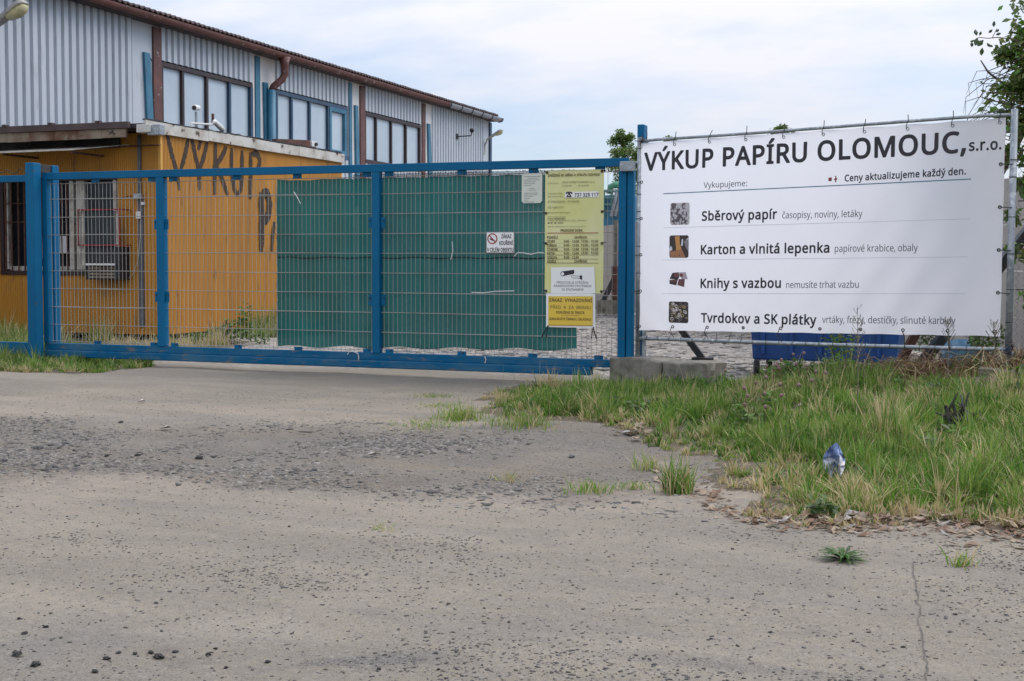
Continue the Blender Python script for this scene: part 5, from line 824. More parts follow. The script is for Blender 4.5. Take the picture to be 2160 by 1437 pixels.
Š	461	408,575 384,510 334,528 279,540 222,541 177,531 155,518 139,500 130,479 127,455 134,415 156,385 196,360 307,314 347,292 380,268 403,239 417,204 422,161 415,111 396,69 364,36 344,23 296,3 269,-3 208,-8 143,-5 87,5 43,20 43,92 97,74 141,63 187,58 252,60 286,69 323,92 338,114 346,154 343,181 334,203 305,232 273,249 137,308 99,335 80,356 66,380 56,407 50,455 57,500 75,537 104,568 142,590 189,604 215,607 266,608 312,603 353,594|382,793 382,782 305,700 276,659 201,659 171,700 97,782 97,793 148,793 193,759 238,716 284,759 329,793	33,-2 82,-19 144,-30 206,-33 273,-28 329,-12 378,16 411,50 430,80 444,130 445,185 435,228 414,265 378,301 341,324 181,397 159,419 152,450 155,475 165,493 187,508 212,515 292,513 384,485 403,494 431,567 425,592 378,612 282,635 294,641 324,684 403,771 405,802 391,816 323,817 236,753 156,816 95,818 74,802 76,770 153,684 184,641 195,635 191,629 156,621 107,599 74,573 53,549 35,512 27,481 27,432 38,382 62,339 107,298 156,271 261,228 298,206 315,185 322,154 317,130 304,109 280,93 249,85 162,85 45,117 33,115 22,105 18,87 18,19
Ů	614	76,600 151,600 151,211 154,176 161,146 173,120 190,97 212,80 239,67 271,60 308,57 358,62 397,77 427,100 447,132 459,169 463,212 463,600 538,600 538,212 532,153 513,100 498,76 481,55 436,21 377,-1 342,-7 304,-8 252,-5 206,7 167,26 134,53 108,85 90,123 79,166 76,213|393,785 400,749 393,711 374,682 344,665 307,659 270,665 240,682 221,711 215,748 221,785 240,813 270,830 307,836 343,830 373,813|272,713 287,704 307,701 326,704 341,713 351,728 354,748 350,767 340,782 325,792 307,795 288,792 273,782 263,767 260,748 263,728	553,620 540,624 460,624 441,610 435,173 418,130 395,105 355,87 312,82 275,84 226,101 206,117 184,154 176,210 174,610 164,621 146,625 72,624 53,611 51,216 55,160 66,117 87,74 115,37 152,6 195,-15 245,-28 349,-30 411,-17 448,-1 497,37 519,62 547,117 561,179 562,598|209,814 192,771 193,721 208,684 238,653 282,636 331,636 374,652 405,681 422,721 423,771 405,814 374,843 331,859 282,859 242,845|323,765 329,752 325,733 306,726 288,733 285,752 291,765 306,770
Ž	481	448,0 32,0 32,57 348,533 42,533 42,600 439,600 439,543 124,67 448,67|386,793 386,782 310,700 281,659 205,659 176,700 102,782 102,793 152,793 197,759 242,716 288,759 334,793	454,620 441,625 41,625 21,613 17,533 22,518 34,509 300,508 11,70 8,-4 16,-19 34,-25 447,-25 467,-16 472,-4 472,70 466,84 454,91 172,95 462,533 464,600|408,804 392,817 324,816 244,751 158,817 90,815 79,804 77,779 193,637 281,634 299,643 330,687 405,767 410,779
ž	395	33,0 33,49 275,393 47,393 47,450 356,450 356,395 118,57 362,57 362,0|339,644 339,633 263,551 234,509 159,509 129,551 55,633 55,644 106,644 151,609 196,566 242,609 287,644	370,471 356,475 48,475 27,465 23,452 23,391 35,372 225,366 11,59 8,-4 17,-19 35,-25 362,-25 381,-16 387,-4 387,58 374,79 168,83 379,385 381,452|32,650 35,619 109,537 140,493 159,485 232,485 249,489 282,534 360,619 364,631 362,653 350,666 282,668 196,602 115,666 53,668 39,662
 	218		"""
GL = {}
for ln in GLYPHS.split('\n'):
    ch_, adv, reg, bol = ln.split('\t')
    GL[ch_] = [int(adv)/600]+[[[tuple(int(q)/600 for q in p_.split(',')) for p_ in c_.split(' ')] for c_ in o_.split('|')] if o_ else [] for o_ in (reg, bol)]
from mathutils.geometry import tessellate_polygon
_gm = {}
def glyph(ch_, bold):
    k_ = (ch_, bold)
    if k_ not in _gm:
        C = [[Vector((x_, y_, 0)) for x_, y_ in c_] for c_ in GL[ch_][2 if bold else 1]]
        P, T = [], []
        poly = [np.array([(q.x, q.y) for q in c_]) for c_ in C]
        ins = [[j for j in range(len(C)) if j != i and bool(inpoly(poly[j], poly[i][:1, 0], poly[i][:1, 1])[0])] for i in range(len(C))]
        for i in range(len(C)):
            if len(ins[i]) % 2: continue                       # a hole, handled with its outline
            G_ = [C[i]]+[C[j] for j in range(len(C)) if i in ins[j] and len(ins[j]) == len(ins[i])+1]; b0 = len(P)
            P += [tuple(q) for c_ in G_ for q in c_]; T += [tuple(b0+q for q in t) for t in tessellate_polygon(G_)]
        _gm[k_] = (P, T)
    return _gm[k_]
def text_mesh(s, bold=0.0, shear=0.0, space=1.0):
    V, Fs, x_ = [], [], 0.0; b_ = bold >= .012
    for ch_ in s:
        P, T = glyph(ch_, b_); k_ = len(V); V += [(p[0]+x_, p[1]) for p in P]; Fs += [tuple(k_+i for i in t) for t in T]; x_ += GL[ch_][0]+(.05 if b_ else 0)
    return np.array(V), Fs
def capH(): return 1.0
def letter(par, s, m, mapper, u0, u1, z0, h, bold=0.0, slope=0.0, shear=0.0, space=1.0):
    """a line of print from u0 to u1 on its sheet, base line z0, capital height h"""
    V, Fs = text_mesh(s, bold, shear, space); x = V[:, 0]; t = (x-x.min())/(x.max()-x.min()); us = u0+(u1-u0)*t; zs = z0+V[:, 1]*h/capH()+slope*t
    mb = MB(); mb.v = [tuple(mapper(a, b_)) for a, b_ in zip(us, zs)]; mb.f = Fs; mb.m = [0]*len(Fs)
    return mb.build('lettering', MT[m], par)
def shape(par, name, polys, m, mapper):
    mb = MB()
    for pl in polys: mb.add([mapper(a, b_) for a, b_ in pl], [tuple(range(len(pl)))])
    return mb.build(name, m if not isinstance(m, str) else MT[m], par)
def rrect(x0, x1, z0, z1, r=.02, n=4):
    P = []
    for (cx_, cz, a0) in ((x1-r, z1-r, 0), (x0+r, z1-r, 90), (x0+r, z0+r, 180), (x1-r, z0+r, 270)):
        for i in range(n+1):
            t = math.radians(a0+90*i/n); P.append((cx_+r*math.cos(t), cz+r*math.sin(t)))
    return P
def circ(cx_, cz, R0, r1=None, n=20):
    if r1 is None: return [[(cx_+R0*math.cos(2*math.pi*i/n), cz+R0*math.sin(2*math.pi*i/n)) for i in range(n)]]
    o = []
    for i in range(n):
        t0, t1 = 2*math.pi*i/n, 2*math.pi*(i+1)/n
        o.append([(cx_+R0*math.cos(t0), cz+R0*math.sin(t0)), (cx_+R0*math.cos(t1), cz+R0*math.sin(t1)), (cx_+r1*math.cos(t1), cz+r1*math.sin(t1)), (cx_+r1*math.cos(t0), cz+r1*math.sin(t0))])
    return o
def seg(a, b_, w_):
    dx, dz = b_[0]-a[0], b_[1]-a[1]; l = math.hypot(dx, dz); nx_, nz_ = -dz/l*w_/2, dx/l*w_/2
    return [(a[0]+nx_, a[1]+nz_), (b_[0]+nx_, b_[1]+nz_), (b_[0]-nx_, b_[1]-nz_), (a[0]-nx_, a[1]-nz_)]
# ---- green shade net behind the mesh
NX0, NX1 = -7.085, -3.80
net = thing('shade_net', 'dark green woven shade net tied behind the wire of the gate', 'shade net', (-5.4, GY+.075, .25))
nxg, nzg = 120, 60; V = []; Fq = []
for j in range(nzg+1):
    for i in range(nxg+1):
        s = i/nxg; x = NX0+(NX1-NX0)*s; top = 2.003-.012*math.sin(s*math.pi*5)**2*(1-s)-.006*math.sin(s*40)**2; bot = .255+.05*s+.012*math.sin(s*33)
        t_ = j/nzg; z = bot+(top-bot)*t_; y = GY+.085+.022*math.sin(x*4+z*1.5)*math.sin(t_*math.pi)+.010*math.sin(x*13+z*5)*(1.2-t_)
        if s > .88 and t_ > .2: pass
        V.append((x+.02*(1-t_)*(s > .5)*.5, y, z))
for j in range(nzg):
    for i in range(nxg): Fq.append((j*(nxg+1)+i, j*(nxg+1)+i+1, (j+1)*(nxg+1)+i+1, (j+1)*(nxg+1)+i))
o = from_np('net_cloth', V, Fq, MT['net'], parent=net, smooth=True)
mb = MB(); mb.tube([(NX0+(NX1-NX0)*i/60, GY+.066+.006*math.sin(i), 1.19+.006*math.sin(i*.7)-.035*(i/60)*0) for i in range(61)], .007, 5); mb.build('seam', mat('net_hem', (.004,.03,.028), rough=.8), net)
mb = MB(); P = []
for i in range(170):
    x = NX0+.9+(NX1-NX0-.9)*i/169; P += [(x, GY+.065, 1.992), (x+.004, GY+.06, 2.03+.012*random.random()), (x+.010, GY+.075, 2.025)]
mb.tube(P, .0032, 4); mb.build('lacing', MT['black'], net)
mb = MB(); P = []
for i in range(130):
    x = NX0+.9+(NX1-NX0-.9)*i/129; s = (x-NX0)/(NX1-NX0); P += [(x, GY+.06, .265+.05*s), (x+.006, GY+.055, .235+.05*s+.01*random.random())]
mb.tube(P, .0025, 4); mb.build('lacing', MT['black'], net)
P = [(NX0+random.gauss(0,.006), GY+.06, .27+i*.03) for i in range(58)]; MB().tube(P, .004, 4).build('lacing', MT['whitepaint'], net)
# ---- sheets on the gate
SY = GY+.028
def sheet(par, name, x0, x1, z0, z1, m, y=SY, wav=.004, nx_=14, nz_=24, sd_=0, cut=0):
    V = []; F_ = []
    for j in range(nz_+1):
        for i in range(nx_+1):
            a, b_ = i/nx_, j/nz_; V.append((x0+(x1-x0)*a, y+wav*math.sin(5*a+7*b_*(z1-z0)+sd_)*math.sin(math.pi*b_), z0+(z1-z0)*b_))
    for j in range(nz_):
        for i in range(nx_): F_.append((j*(nx_+1)+i, j*(nx_+1)+i+1, (j+1)*(nx_+1)+i+1, (j+1)*(nx_+1)+i))
    k = len(V); back = [(x, yy_+.0015, z) for x, yy_, z in V]
    return MB().add(V+back, F_+[tuple(q+k for q in f[::-1]) for f in F_]).build(name, m if not isinstance(m, str) else MT[m], par, smooth=True)
# yellow information banner
ib = thing('information_banner', 'tall faded yellow banner with opening hours and phone number on the gate', 'banner', (-3.8, SY, .85))
IX0, IX1, IZ0, IZ1 = -4.10, -3.512, .852, 2.03
sheet(ib, 'vinyl_sheet', IX0, IX1, IZ0, IZ1, 'yell', wav=.005)
mi = lambda d=.0075: (lambda x, z: (x, SY-d, z))
IC = lambda x_, y_: onY(1080+x_/6.247, 330+y_/6.247, SY)
def it(s, x0, x1, yb, h, m='ink', bold=.008, **k):
    a, b_ = IC(x0, yb), IC(x1, yb); return letter(ib, s, m, mi(), a[0], b_[0], a[2], h/6.247*a_px, bold=bold, **k)
a_px = (onY(1200, 500, SY)[2]-onY(1200, 501, SY)[2])
PATCH = mat('white_print', (.78,.79,.76), rough=.5)
a, b_ = IC(700, 545), IC(1145, 462); shape(ib, 'white_patch', [[(a[0], a[2]), (b_[0], a[2]), (b_[0], b_[2]), (a[0], b_[2])]], PATCH, mi(.006))
it('ZAŘÍZENÍ KE SBĚRU A VÝKUPU ODPADU', 475, 1158, 268, 30, 'brownink', .016)
it('PROVOZOVATEL:', 475, 620, 362, 13, 'brownink', 0); it('VÝKUP PAPÍRU OLOMOUC, s.r.o.', 660, 1092, 355, 23, 'brownink', .01)
it('IČ: 26827905', 660, 790, 398, 17, 'brownink', 0); it('DIČ: CZ26827905', 872, 1018, 395, 17, 'brownink', 0)
it('OPRÁVNĚNÁ OSOBA', 475, 665, 500, 15, 'brownink', 0); it('PRACOVNÍK VÝKUPU:', 475, 675, 542, 15, 'brownink', 0)
it('737 329 117', 826, 1140, 533, 46, 'ink', .02)
it('IČ PROVOZOVNY: 1011526402', 475, 888, 612, 25, 'brownink', .01); it('IČZ: CZM01013', 475, 680, 686, 24, 'brownink', .01)
it('PŘEHLED VYKUPOVANÝCH ODPADŮ:', 472, 770, 752, 17, 'brownink', 0)
it('20 01 01  PAPÍR A LEPENKA', 472, 708, 806, 15, 'ink2', .005); it('15 01 01  PAPÍROVÉ OBALY', 472, 708, 832, 17, 'ink', .03)
it('17 04 05  ŽELEZNÉ ODPADY, OCEL, TVRDOKOV', 472, 985, 856, 15, 'ink2', .005); it('20 01 40  KOVY', 472, 680, 886, 17, 'ink', .03)
it('ODPADY PŘIJÍMÁME DLE PROVOZNÍHO ŘÁDU', 472, 970, 934, 11, 'ink2', 0)
it('PROVOZNÍ DOBA', 642, 932, 993, 32, 'brownink', .012)
a, b_ = IC(470, 1016), IC(1140, 1004); shape(ib, 'red_line', [[(a[0], a[2]), (b_[0], a[2]), (b_[0], b_[2]), (a[0], b_[2])]], 'redink', mi())
rows = [('PONDĚLÍ', 'ZAVŘENO', None), ('ÚTERÝ', '9:00 - 12:00', '13:00 - 15:30'), ('STŘEDA', '9:00 - 12:00', '13:00 - 15:30'), ('ČTVRTEK', '9:00 - 12:00', '13:00 - 15:30'), ('PÁTEK', '9:00 - 12:00', '13:00 - 15:30'), ('SOBOTA', '9:00 - 12:00', None), ('NEDĚLE', 'ZAVŘENO', None)]
wd = [140, 105, 125, 140, 100, 130, 115]
for i, (d_, h1, h2) in enumerate(rows):
    yb = 1085+i*52.5; it(d_, 466, 466+wd[i], yb, 31, 'brownink', .012)
    if h1 == 'ZAVŘENO': it(h1, 824, 990, yb-3, 29, 'brownink', .012)
    else:
        it(h1, 686, 884, yb-3, 29, 'brownink', .012)
        if h2: it(h2, 910, 1136, yb-5, 29, 'brownink', .012)
    a, b_ = IC(466, yb+7), IC(1140, yb+4); shape(ib, 'ruled_line', [[(a[0], a[2]), (b_[0], a[2]), (b_[0], b_[2]), (a[0], b_[2])]], 'brownink', mi())
JC = lambda x_, y_: onY(1080+x_/5.133, 540+y_/5.133, SY)
def jt(par, s, x0, x1, yb, h, m='ink', bold=.008, mp_=None):
    a, b_ = JC(x0, yb), JC(x1, yb); return letter(par, s, m, mp_ or mi(), a[0], b_[0], a[2], h/5.133*a_px, bold=bold)
def jp(pts): return [(JC(x_, y_)[0], JC(x_, y_)[2]) for x_, y_ in pts]
shape(ib, 'white_patch', [jp([(425, 408), (905, 406), (893, 122), (425, 126)])], PATCH, mi(.006))
jt(ib, 'PROSTOR JE STŘEŽEN', 487, 826, 300, 25, 'ink2', .004); jt(ib, 'KAMEROVÝM SYSTÉMEM', 457, 858, 335, 24, 'ink2', .004); jt(ib, 'SE ZÁZNAMEM', 540, 775, 374, 24, 'ink2', .004)
shape(ib, 'camera_pictogram', [jp([(530,176),(545,168),(670,150),(676,158),(676,190),(640,200),(565,216),(548,214)]), jp([(735,216),(752,208),(762,214),(762,256),(752,258),(735,246)])], 'ink', mi())
a = jp([(550, 195)])[0]; shape(ib, 'camera_pictogram', circ(a[0], a[1], .016), PATCH, mi(.009)); shape(ib, 'camera_pictogram', circ(a[0], a[1], .021, .016), 'ink', mi(.0095))
shape(ib, 'camera_pictogram', [seg(*jp([(640,205),(655,238)]), .004), seg(*jp([(655,238),(738,242)]), .004), seg(*jp([(655,195),(668,216)]), .004), seg(*jp([(668,216),(738,220)]), .004)], 'ink', mi())
a = IC(755, 505); s_ = a_px/6.247
tel = [(-48,-18),(-44,-30),(-20,-38),(20,-38),(44,-30),(48,-18),(46,-10),(28,-10),(26,-20),(12,-22),(12,-14),(30,14),(36,22),(36,32),(-36,32),(-36,22),(-30,14),(-12,-14),(-12,-22),(-26,-20),(-28,-10),(-46,-10)]
shape(ib, 'telephone_pictogram', [[(a[0]+p_*s_, a[2]-q_*s_) for p_, q_ in tel]], 'ink', mi(.0085))
shape(ib, 'telephone_pictogram', circ(a[0], a[2]-10*s_, 9*s_, 4*s_), PATCH, mi(.0095))
for (x_, z_) in ((IX0+.02, IZ1-.02), (IX1-.02, IZ1-.02), (IX0+.012, 1.62), (IX1-.015, 1.63), (IX0+.012, 1.33), (IX1-.015, 1.33), (IX0+.015, IZ0+.02), (IX1-.015, IZ0+.02)):
    MB().ring((x_, SY-.007, z_), (1,0,0), (0,0,1), .010, .004, 10, 5).build('eyelet', MT['dark'], ib)
    MB().tube([(x_, SY-.008, z_), (x_+(.03 if x_ > -3.8 else -.03), SY-.004, z_+.012), (x_+(.035 if x_ > -3.8 else -.035), WY+.01, z_+.01)], .004, 4).build('tie', MT['black'], ib)
# smaller yellow warning banner with white margins
wb = thing('warning_banner', 'small yellow no-dumping banner with white margin, hung lowest on the gate', 'banner', (-3.82, SY-.006, .53))
a, b_ = onY(1152, 690, SY), onY(1256, 622.5, SY); WX0, WX1, WZ0, WZ1 = a[0], b_[0], a[2], .849
sheet(wb, 'vinyl_sheet', WX0, WX1, WZ0, WZ1, 'whitev', y=SY-.004, wav=.003, sd_=2)
wy = mi(.010); shape(wb, 'yellow_field', [jp([(396, 756), (876, 756), (876, 436), (396, 436)])], 'yell2', mi(.0085))
for s, x0, x1, yb, h, m, bo in (('ZÁKAZ  VYHAZOVÁNÍ', 405, 870, 494, 34, 'brownink', .02), ('PŘED  A  ZA  BRÁNU', 420, 858, 570, 34, 'brownink', .008), ('PORUŠENÍ SE TRESTÁ', 482, 788, 624, 26, 'brownink', .02),
        ('dle zákona o odpadech', 533, 735, 645, 9, 'redink', 0), ('(ZAKLÁDÁTE ČERNOU SKLÁDKU)', 405, 862, 692, 25, 'brownink', .02), ('PROSTOR JE MONITOROVÁN KAMEROVÝM SYSTÉMEM SE ZÁZNAMEM', 400, 872, 750, 9, 'redink', 0)):
    jt(wb, s, x0, x1, yb, h, m, bo, wy)
for (u, v, du) in ((1156, 687, -14), (1251, 690, 8)):
    p = onY(u, v, SY-.012); q = onY(u+du, v+25, WY-.012); MB().tube([p, (p*.5+q*.5)+[0, -.01, 0], q], .006, 5).build('tie', MT['black'], wb)
    q = onY(u-4, v+25, WY-.012); MB().tube([p, q], .004, 4).build('tie', MT['black'], wb)
# no-smoking plate
a, b_ = onY(1025.5, 534, SY), onY(1085, 489, SY)
ns = thing('no_smoking_sign', 'small white no-smoking plate with red circle on the green net', 'sign', ((a[0]+b_[0])/2, SY, a[2]))
MB().box(a[0], b_[0], SY-.002, SY+.002, a[2], b_[2]).build('plate', MT['whitev'], ns)
NC = lambda x_, y_: (onY(560+x_/3.057, 330+y_/3.057, SY)[0], onY(560+x_/3.057, 330+y_/3.057, SY)[2])
c_ = NC(1464, 531); R0 = .0525
shape(ns, 'black_border', [seg((a[0]+.003, a[2]), (a[0]+.003, b_[2]), .004), seg((b_[0]-.003, a[2]), (b_[0]-.003, b_[2]), .004), seg((a[0], b_[2]-.003), (b_[0], b_[2]-.003), .004), seg((a[0], a[2]+.003), (b_[0], a[2]+.003), .004)], 'ink', mi(.004))
shape(ns, 'cigarette_pictogram', [seg((c_[0]-.026, c_[1]+.0), (c_[0]+.012, c_[1]-.02), .012), seg((c_[0]-.02, c_[1]+.012), (c_[0]-.012, c_[1]+.022), .004)], 'ink', mi(.004))
shape(ns, 'prohibition_ring', circ(c_[0], c_[1], R0, R0-.010, 28)+[seg((c_[0]-.034, c_[1]+.034), (c_[0]+.034, c_[1]-.034), .010)], 'redink', mi(.0055))
for s, x0, x1, yb in (('ZÁKAZ', 1521, 1587, 528), ('KOUŘENÍ', 1509, 1596, 571), ('V CELÉM OBJEKTU', 1430, 1598, 615)):
    p, q = NC(x0, yb), NC(x1, yb); letter(ns, s, 'ink', mi(.004), p[0], q[0], p[1], .037 if s != 'ZÁKAZ' else .036, bold=.03)
# weathered paper in a plastic sleeve
a, b_ = onY(1100.5, 429, SY), onY(1144, 365.5, SY)
pp = thing('notice_sheet', 'pale weathered notice sheet with clipped corners beside the yellow information banner', 'notice', ((a[0]+b_[0])/2, SY, a[2]))
c = .02; x0, x1, z0, z1 = a[0], b_[0], a[2], b_[2]
MB().prism([(x0+c, SY-.003, z0), (x1-c, SY-.003, z0), (x1, SY-.003, z0+c), (x1, SY-.003, z1-c*.4), (x1-c*.4, SY-.003, z1), (x0+c, SY-.003, z1), (x0, SY-.003, z1-c), (x0, SY-.003, z0+c)], (0,0,0), (0,.003,0)).build('sheet', MT['oldpaper'], pp)
lines = [(.02,.9,0),(.3,.8,.2),(.12,.86,.1),(.12,.7,.0),(.12,.66,.0),(.12,.5,.0),(.36,.62,0),(.35,.7,0),(.12,.8,0),(.12,.76,0),(.12,.55,0),(.12,.4,0),(.12,.3,0),(.12,.6,0)]
zz = z1-.03
for i, (l, r, _) in enumerate(lines):
    l = max(l, .12); shape(pp, 'print_line', [seg((x0+(x1-x0)*l, zz), (x0+(x1-x0)*r, zz), .003)], 'ink2', mi(.0045)); zz -= .017 + (.012 if i in (5, 7) else 0)
# torn plastic strips left on the mesh
for i, (u, v, l) in enumerate(((1013, 527, .09), (1153, 400, .05), (955, 520, .05), (907, 548, .04))):
    pass
STR = mat('white_plastic_strip', (.6,.6,.58), rough=.4)
def strip(pts, lab):
    P = [onY(u, v, GY-.004) for u, v in pts]; t = thing('plastic_strip', lab, 'plastic strip', P[0]); MB().tube(P, .005, 4).build('strip', STR, t)
strip([(733,748),(737,742),(746,742),(755,746),(757,756),(754,764)], 'loose white plastic strip curled on the gate bottom rail')
strip([(1022,752),(1025,758),(1023,766)], 'short white plastic strip hanging from the gate bottom rail')
strip([(620,405),(628,418),(634,430)], 'pale plastic scrap stuck high on the net left of the tall blue upright')
strip([(995,617),(1020,618),(1045,615),(1085,614)], 'long thin pale strip lying across the net under the no-smoking plate')
strip([(1085,541),(1092,533),(1105,534),(1120,537),(1135,533),(1147,534)], 'white cord tied from the no-smoking plate to the yellow banner')
strip([(954,510),(955,530),(951,548)], 'torn white plastic shred hanging from the mesh in mid net')
# ------------------------------------------------------------------ big white banner and its pipe frame
BA = np.array([-3.143, 11.75]); BB = np.array([.058, 10.591]); BE = (BB-BA)/np.linalg.norm(BB-BA); BN = np.array([BE[1], -BE[0]])    # BN points to the road
BL = float(np.linalg.norm(BB-BA))
def bp(s, z, d=0.0): q = BA+BE*s+BN*d; return np.array([q[0], q[1], z])
fr = thing('pipe_stand', 'galvanised pipe frame carrying the big white banner', 'frame', bp(1.7, .3))
MB().tube([bp(.02, .2), bp(.02, 2.30)], .024, 12).build('pole', MT['galv'], fr, smooth=True)
MB().tube([(.092, 10.585, .05), (.092, 10.585, 2.31)], .026, 12).build('pole', MT['galv'], fr, smooth=True)
MB().tube([bp(.0, 2.262)]+[bp(s, 2.272-.004*math.sin(s*1.5)) for s in np.linspace(.2, 3.2, 10)]+[bp(BL+.03, 2.268)], .0135, 8).build('top_pipe', MT['galv'], fr, smooth=True)
MB().tube([bp(.03, .446)]+[bp(s, .446+.045*s/BL-.006*math.sin(s/BL*math.pi)) for s in np.linspace(.2, 3.2, 10)]+[bp(BL+.02, .495)], .0165, 8).build('bottom_pipe', MT['galv'], fr, smooth=True)
for s in np.arange(.12, 3.35, .125):
    z = .446+.045*s/BL; mb = MB(); mb.ring(bp(s, z), (BN[0], BN[1], 0), (0, 0, 1), .019, .0022, 8, 4)
    if random.random() < .6: mb.tube([bp(s, z+.018), bp(s+random.gauss(0, .008), z+.05, -.01), bp(s+random.gauss(0, .015), z+random.uniform(.06, .11), -.02)], .0022, 4)
    mb.build('tie_wire', MT['dark'], fr)
for z in (.36, .55, .70, .95, 1.22, 1.5, 1.8, 1.93): MB().ring((.092, 10.585, z), (1,0,0), (0,1,0), .028, .003, 12, 4).build('tie_wire', MT['dark'], fr)
for z in (.42, .55, .86, 1.05, 1.3, 1.62, 1.78, 2.2): MB().ring(bp(.02, z), (1,0,0), (0,1,0), .026, .003, 12, 4).build('tie_wire', MT['dark'], fr)
mb = MB()
for i in range(5): mb.tube([bp(.02+random.gauss(0,.02), 2.262+random.gauss(0,.012), .03*random.choice((-1,1))), bp(.05+random.gauss(0,.02), 2.268+random.gauss(0,.015), .03), bp(.09+random.gauss(0,.02), 2.26+random.gauss(0,.02), -.02)], .004, 4)
mb.tube([bp(.09, 2.27), bp(.10, 2.33), bp(.085, 2.36)], .004, 4); mb.build('wire_knot', MT['dark'], fr)
mb = MB()
for i in range(7): mb.tube([np.array([.07, 10.57, .50])+rng.normal(0, .02, 3), np.array([.092, 10.55, .52])+rng.normal(0, .025, 3), np.array([.12, 10.57, .5])+rng.normal(0, .03, 3)], .005, 4)
mb.build('wire_knot', mat('dark_blue_cord', (.012,.03,.06), rough=.7), fr)
MB().box(bp(.055, 0)[0], bp(.09, 0)[0], bp(.06, 0)[1]+.03, bp(.06, 0)[1]+.07, .2, .52).build('stub_post', MT['galv'], fr, bevel=.003)
ban = thing('banner', 'big white printed banner stretched in the pipe frame right of the gate', 'banner', bp(1.7, .55))
S0, S1 = .028, 3.378
bzb = lambda s: .519+.072*(s-S0)/(S1-S0)
def bd(s, z):      # how far the vinyl stands off its plane
    t = (s-S0)/(S1-S0); h = (z-.55)/1.7; w1 = math.exp(-((t-.78)/.20)**2)*max(0, 1-h*1.3); w2 = math.exp(-((t-.97)/.10)**2)*max(0, h-.45)*1.2; w3 = math.exp(-((t-.06)/.09)**2)*max(0, .5-h)
    e = .015*w1*math.sin((s*.8-z*.62)*20)+.012*w2*math.sin((s*.75-z*.6)*24)+.009*w3*math.sin((s+z*.9)*17)
    eb = max(0, 1-h*8)*.006*math.sin(s*2*math.pi/.374)+max(0, 1-(1-h)*10)*.006*math.sin(s*2*math.pi/.374)
    return .006+e+eb+.006*math.sin(s*1.9+.5)*math.sin(h*2.6)
NXB, NZB = 150, 80; V = []; F_ = []
for j in range(NZB+1):
    for i in range(NXB+1):
        s = S0+(S1-S0)*i/NXB; k_ = s*2*math.pi/.374; zt = 2.250-.003*(1-math.cos(k_)); zb = bzb(s)+.0018*(1-math.cos(k_)); z = zb+(zt-zb)*j/NZB; V.append(bp(s, z, bd(s, z)))
n1 = NXB+1
F_ = [(j*n1+i, j*n1+i+1, (j+1)*n1+i+1, (j+1)*n1+i) for j in range(NZB) for i in range(NXB)]
from_np('vinyl_sheet', V, F_, MT['banner'], parent=ban, smooth=True)
mb_ = lambda s, z: bp(s, z, bd(s, z)+.003)
BT = [('VÝKUP PAPÍRU OLOMOUC,', .080, 3.082, 1.994, .157, 'ink', .026, .013), ('s.r.o.', 3.103, 3.351, 2.014, .082, 'ink', .026, 0),
      ('Vykupujeme:', .722, 1.160, 1.812, .050, 'ink', .008, .002), ('Ceny aktualizujeme každý den.', 2.070, 3.082, 1.819, .052, 'ink', .016, .016),
      ('Sběrový papír', .707, 1.455, 1.523, .080, 'ink', .022, .002), ('časopisy, noviny, letáky', 1.505, 2.231, 1.527, .056, 'ink2', -.004, -.002),
      ('Karton a vlnitá lepenka', .701, 1.946, 1.224, .080, 'ink', .022, .012), ('papírové krabice, obaly', 1.993, 2.711, 1.240, .056, 'ink2', -.004, .004),
      ('Knihy s vazbou', .701, 1.502, .924, .080, 'ink', .022, .013), ('nemusíte trhat vazbu', 1.552, 2.210, .934, .056, 'ink2', -.004, .012),
      ('Tvrdokov a SK plátky', .708, 1.841, .616, .080, 'ink', .022, .014), ('vrtáky, frézy, destičky, slinuté karbidy', 1.893, 3.032, .648, .056, 'ink2', -.004, .026)]
for s, a, b_, z, h, m, bo, sl_ in BT: letter(ban, s, m, mb_, a, b_, z, h, bold=bo, slope=sl_)
def bline(a, b_, z0, z1, m, w_):
    n = 30; P = [(a+(b_-a)*i/n, z0+(z1-z0)*i/n) for i in range(n+1)]; mb = MB()
    mb.add([mb_(s, z+w_/2) for s, z in P]+[mb_(s, z-w_/2) for s, z in P], [(i, i+1, n+2+i, n+1+i) for i in range(n)]); mb.build('printed_line', MT[m], ban)
bline(.294, 3.123, 1.775, 1.797, 'teal', .008); bline(.297, 3.12, 1.465, 1.491, 'pale_line', .004); bline(.287, 3.11, 1.172, 1.198, 'pale_line', .004); bline(.288, 3.108, .865, .912, 'pale_line', .004)
shape(ban, 'megaphone_pictogram', [[(1.925,1.855),(1.955,1.858),(1.955,1.828),(1.925,1.825)], [(1.975,1.845),(1.985,1.848),(1.985,1.868),(1.995,1.868),(1.995,1.852),(2.003,1.848),(2.003,1.835),(1.995,1.832),(1.995,1.815),(1.985,1.815),(1.985,1.832),(1.975,1.836)]], mat('dark_red_print', (.22,.03,.035), rough=.5), mb_)
PIC1 = mat('crumpled_paper_print', (.50,.48,.50), (.10,.08,.09), 26, .47, .54, c3=(.32,.12,.16), sc3=20, lo3=.66, hi3=.72, rough=.5, detail=3)
shape(ban, 'printed_picture', [rrect(.373,.578,1.49,1.687)], PIC1, mb_)
mq = lambda k_: (lambda s, z: bp(s, z, bd(s, z)+.003+.0008*k_))
cl = lambda r, g, b: mat('picture_print', lin(r, g, b)[:3], rough=.5)
d1, d2, d3, d4, d5 = cl(60,48,46), cl(196,140,80), cl(160,112,78), cl(205,205,212), cl(130,126,130)
shape(ban, 'printed_picture', [rrect(.366,.572,1.192,1.395)], d1, mb_)
shape(ban, 'printed_picture', [[(.425,1.385),(.475,1.39),(.478,1.32),(.50,1.27),(.44,1.26),(.435,1.31)]], d2, mq(1))
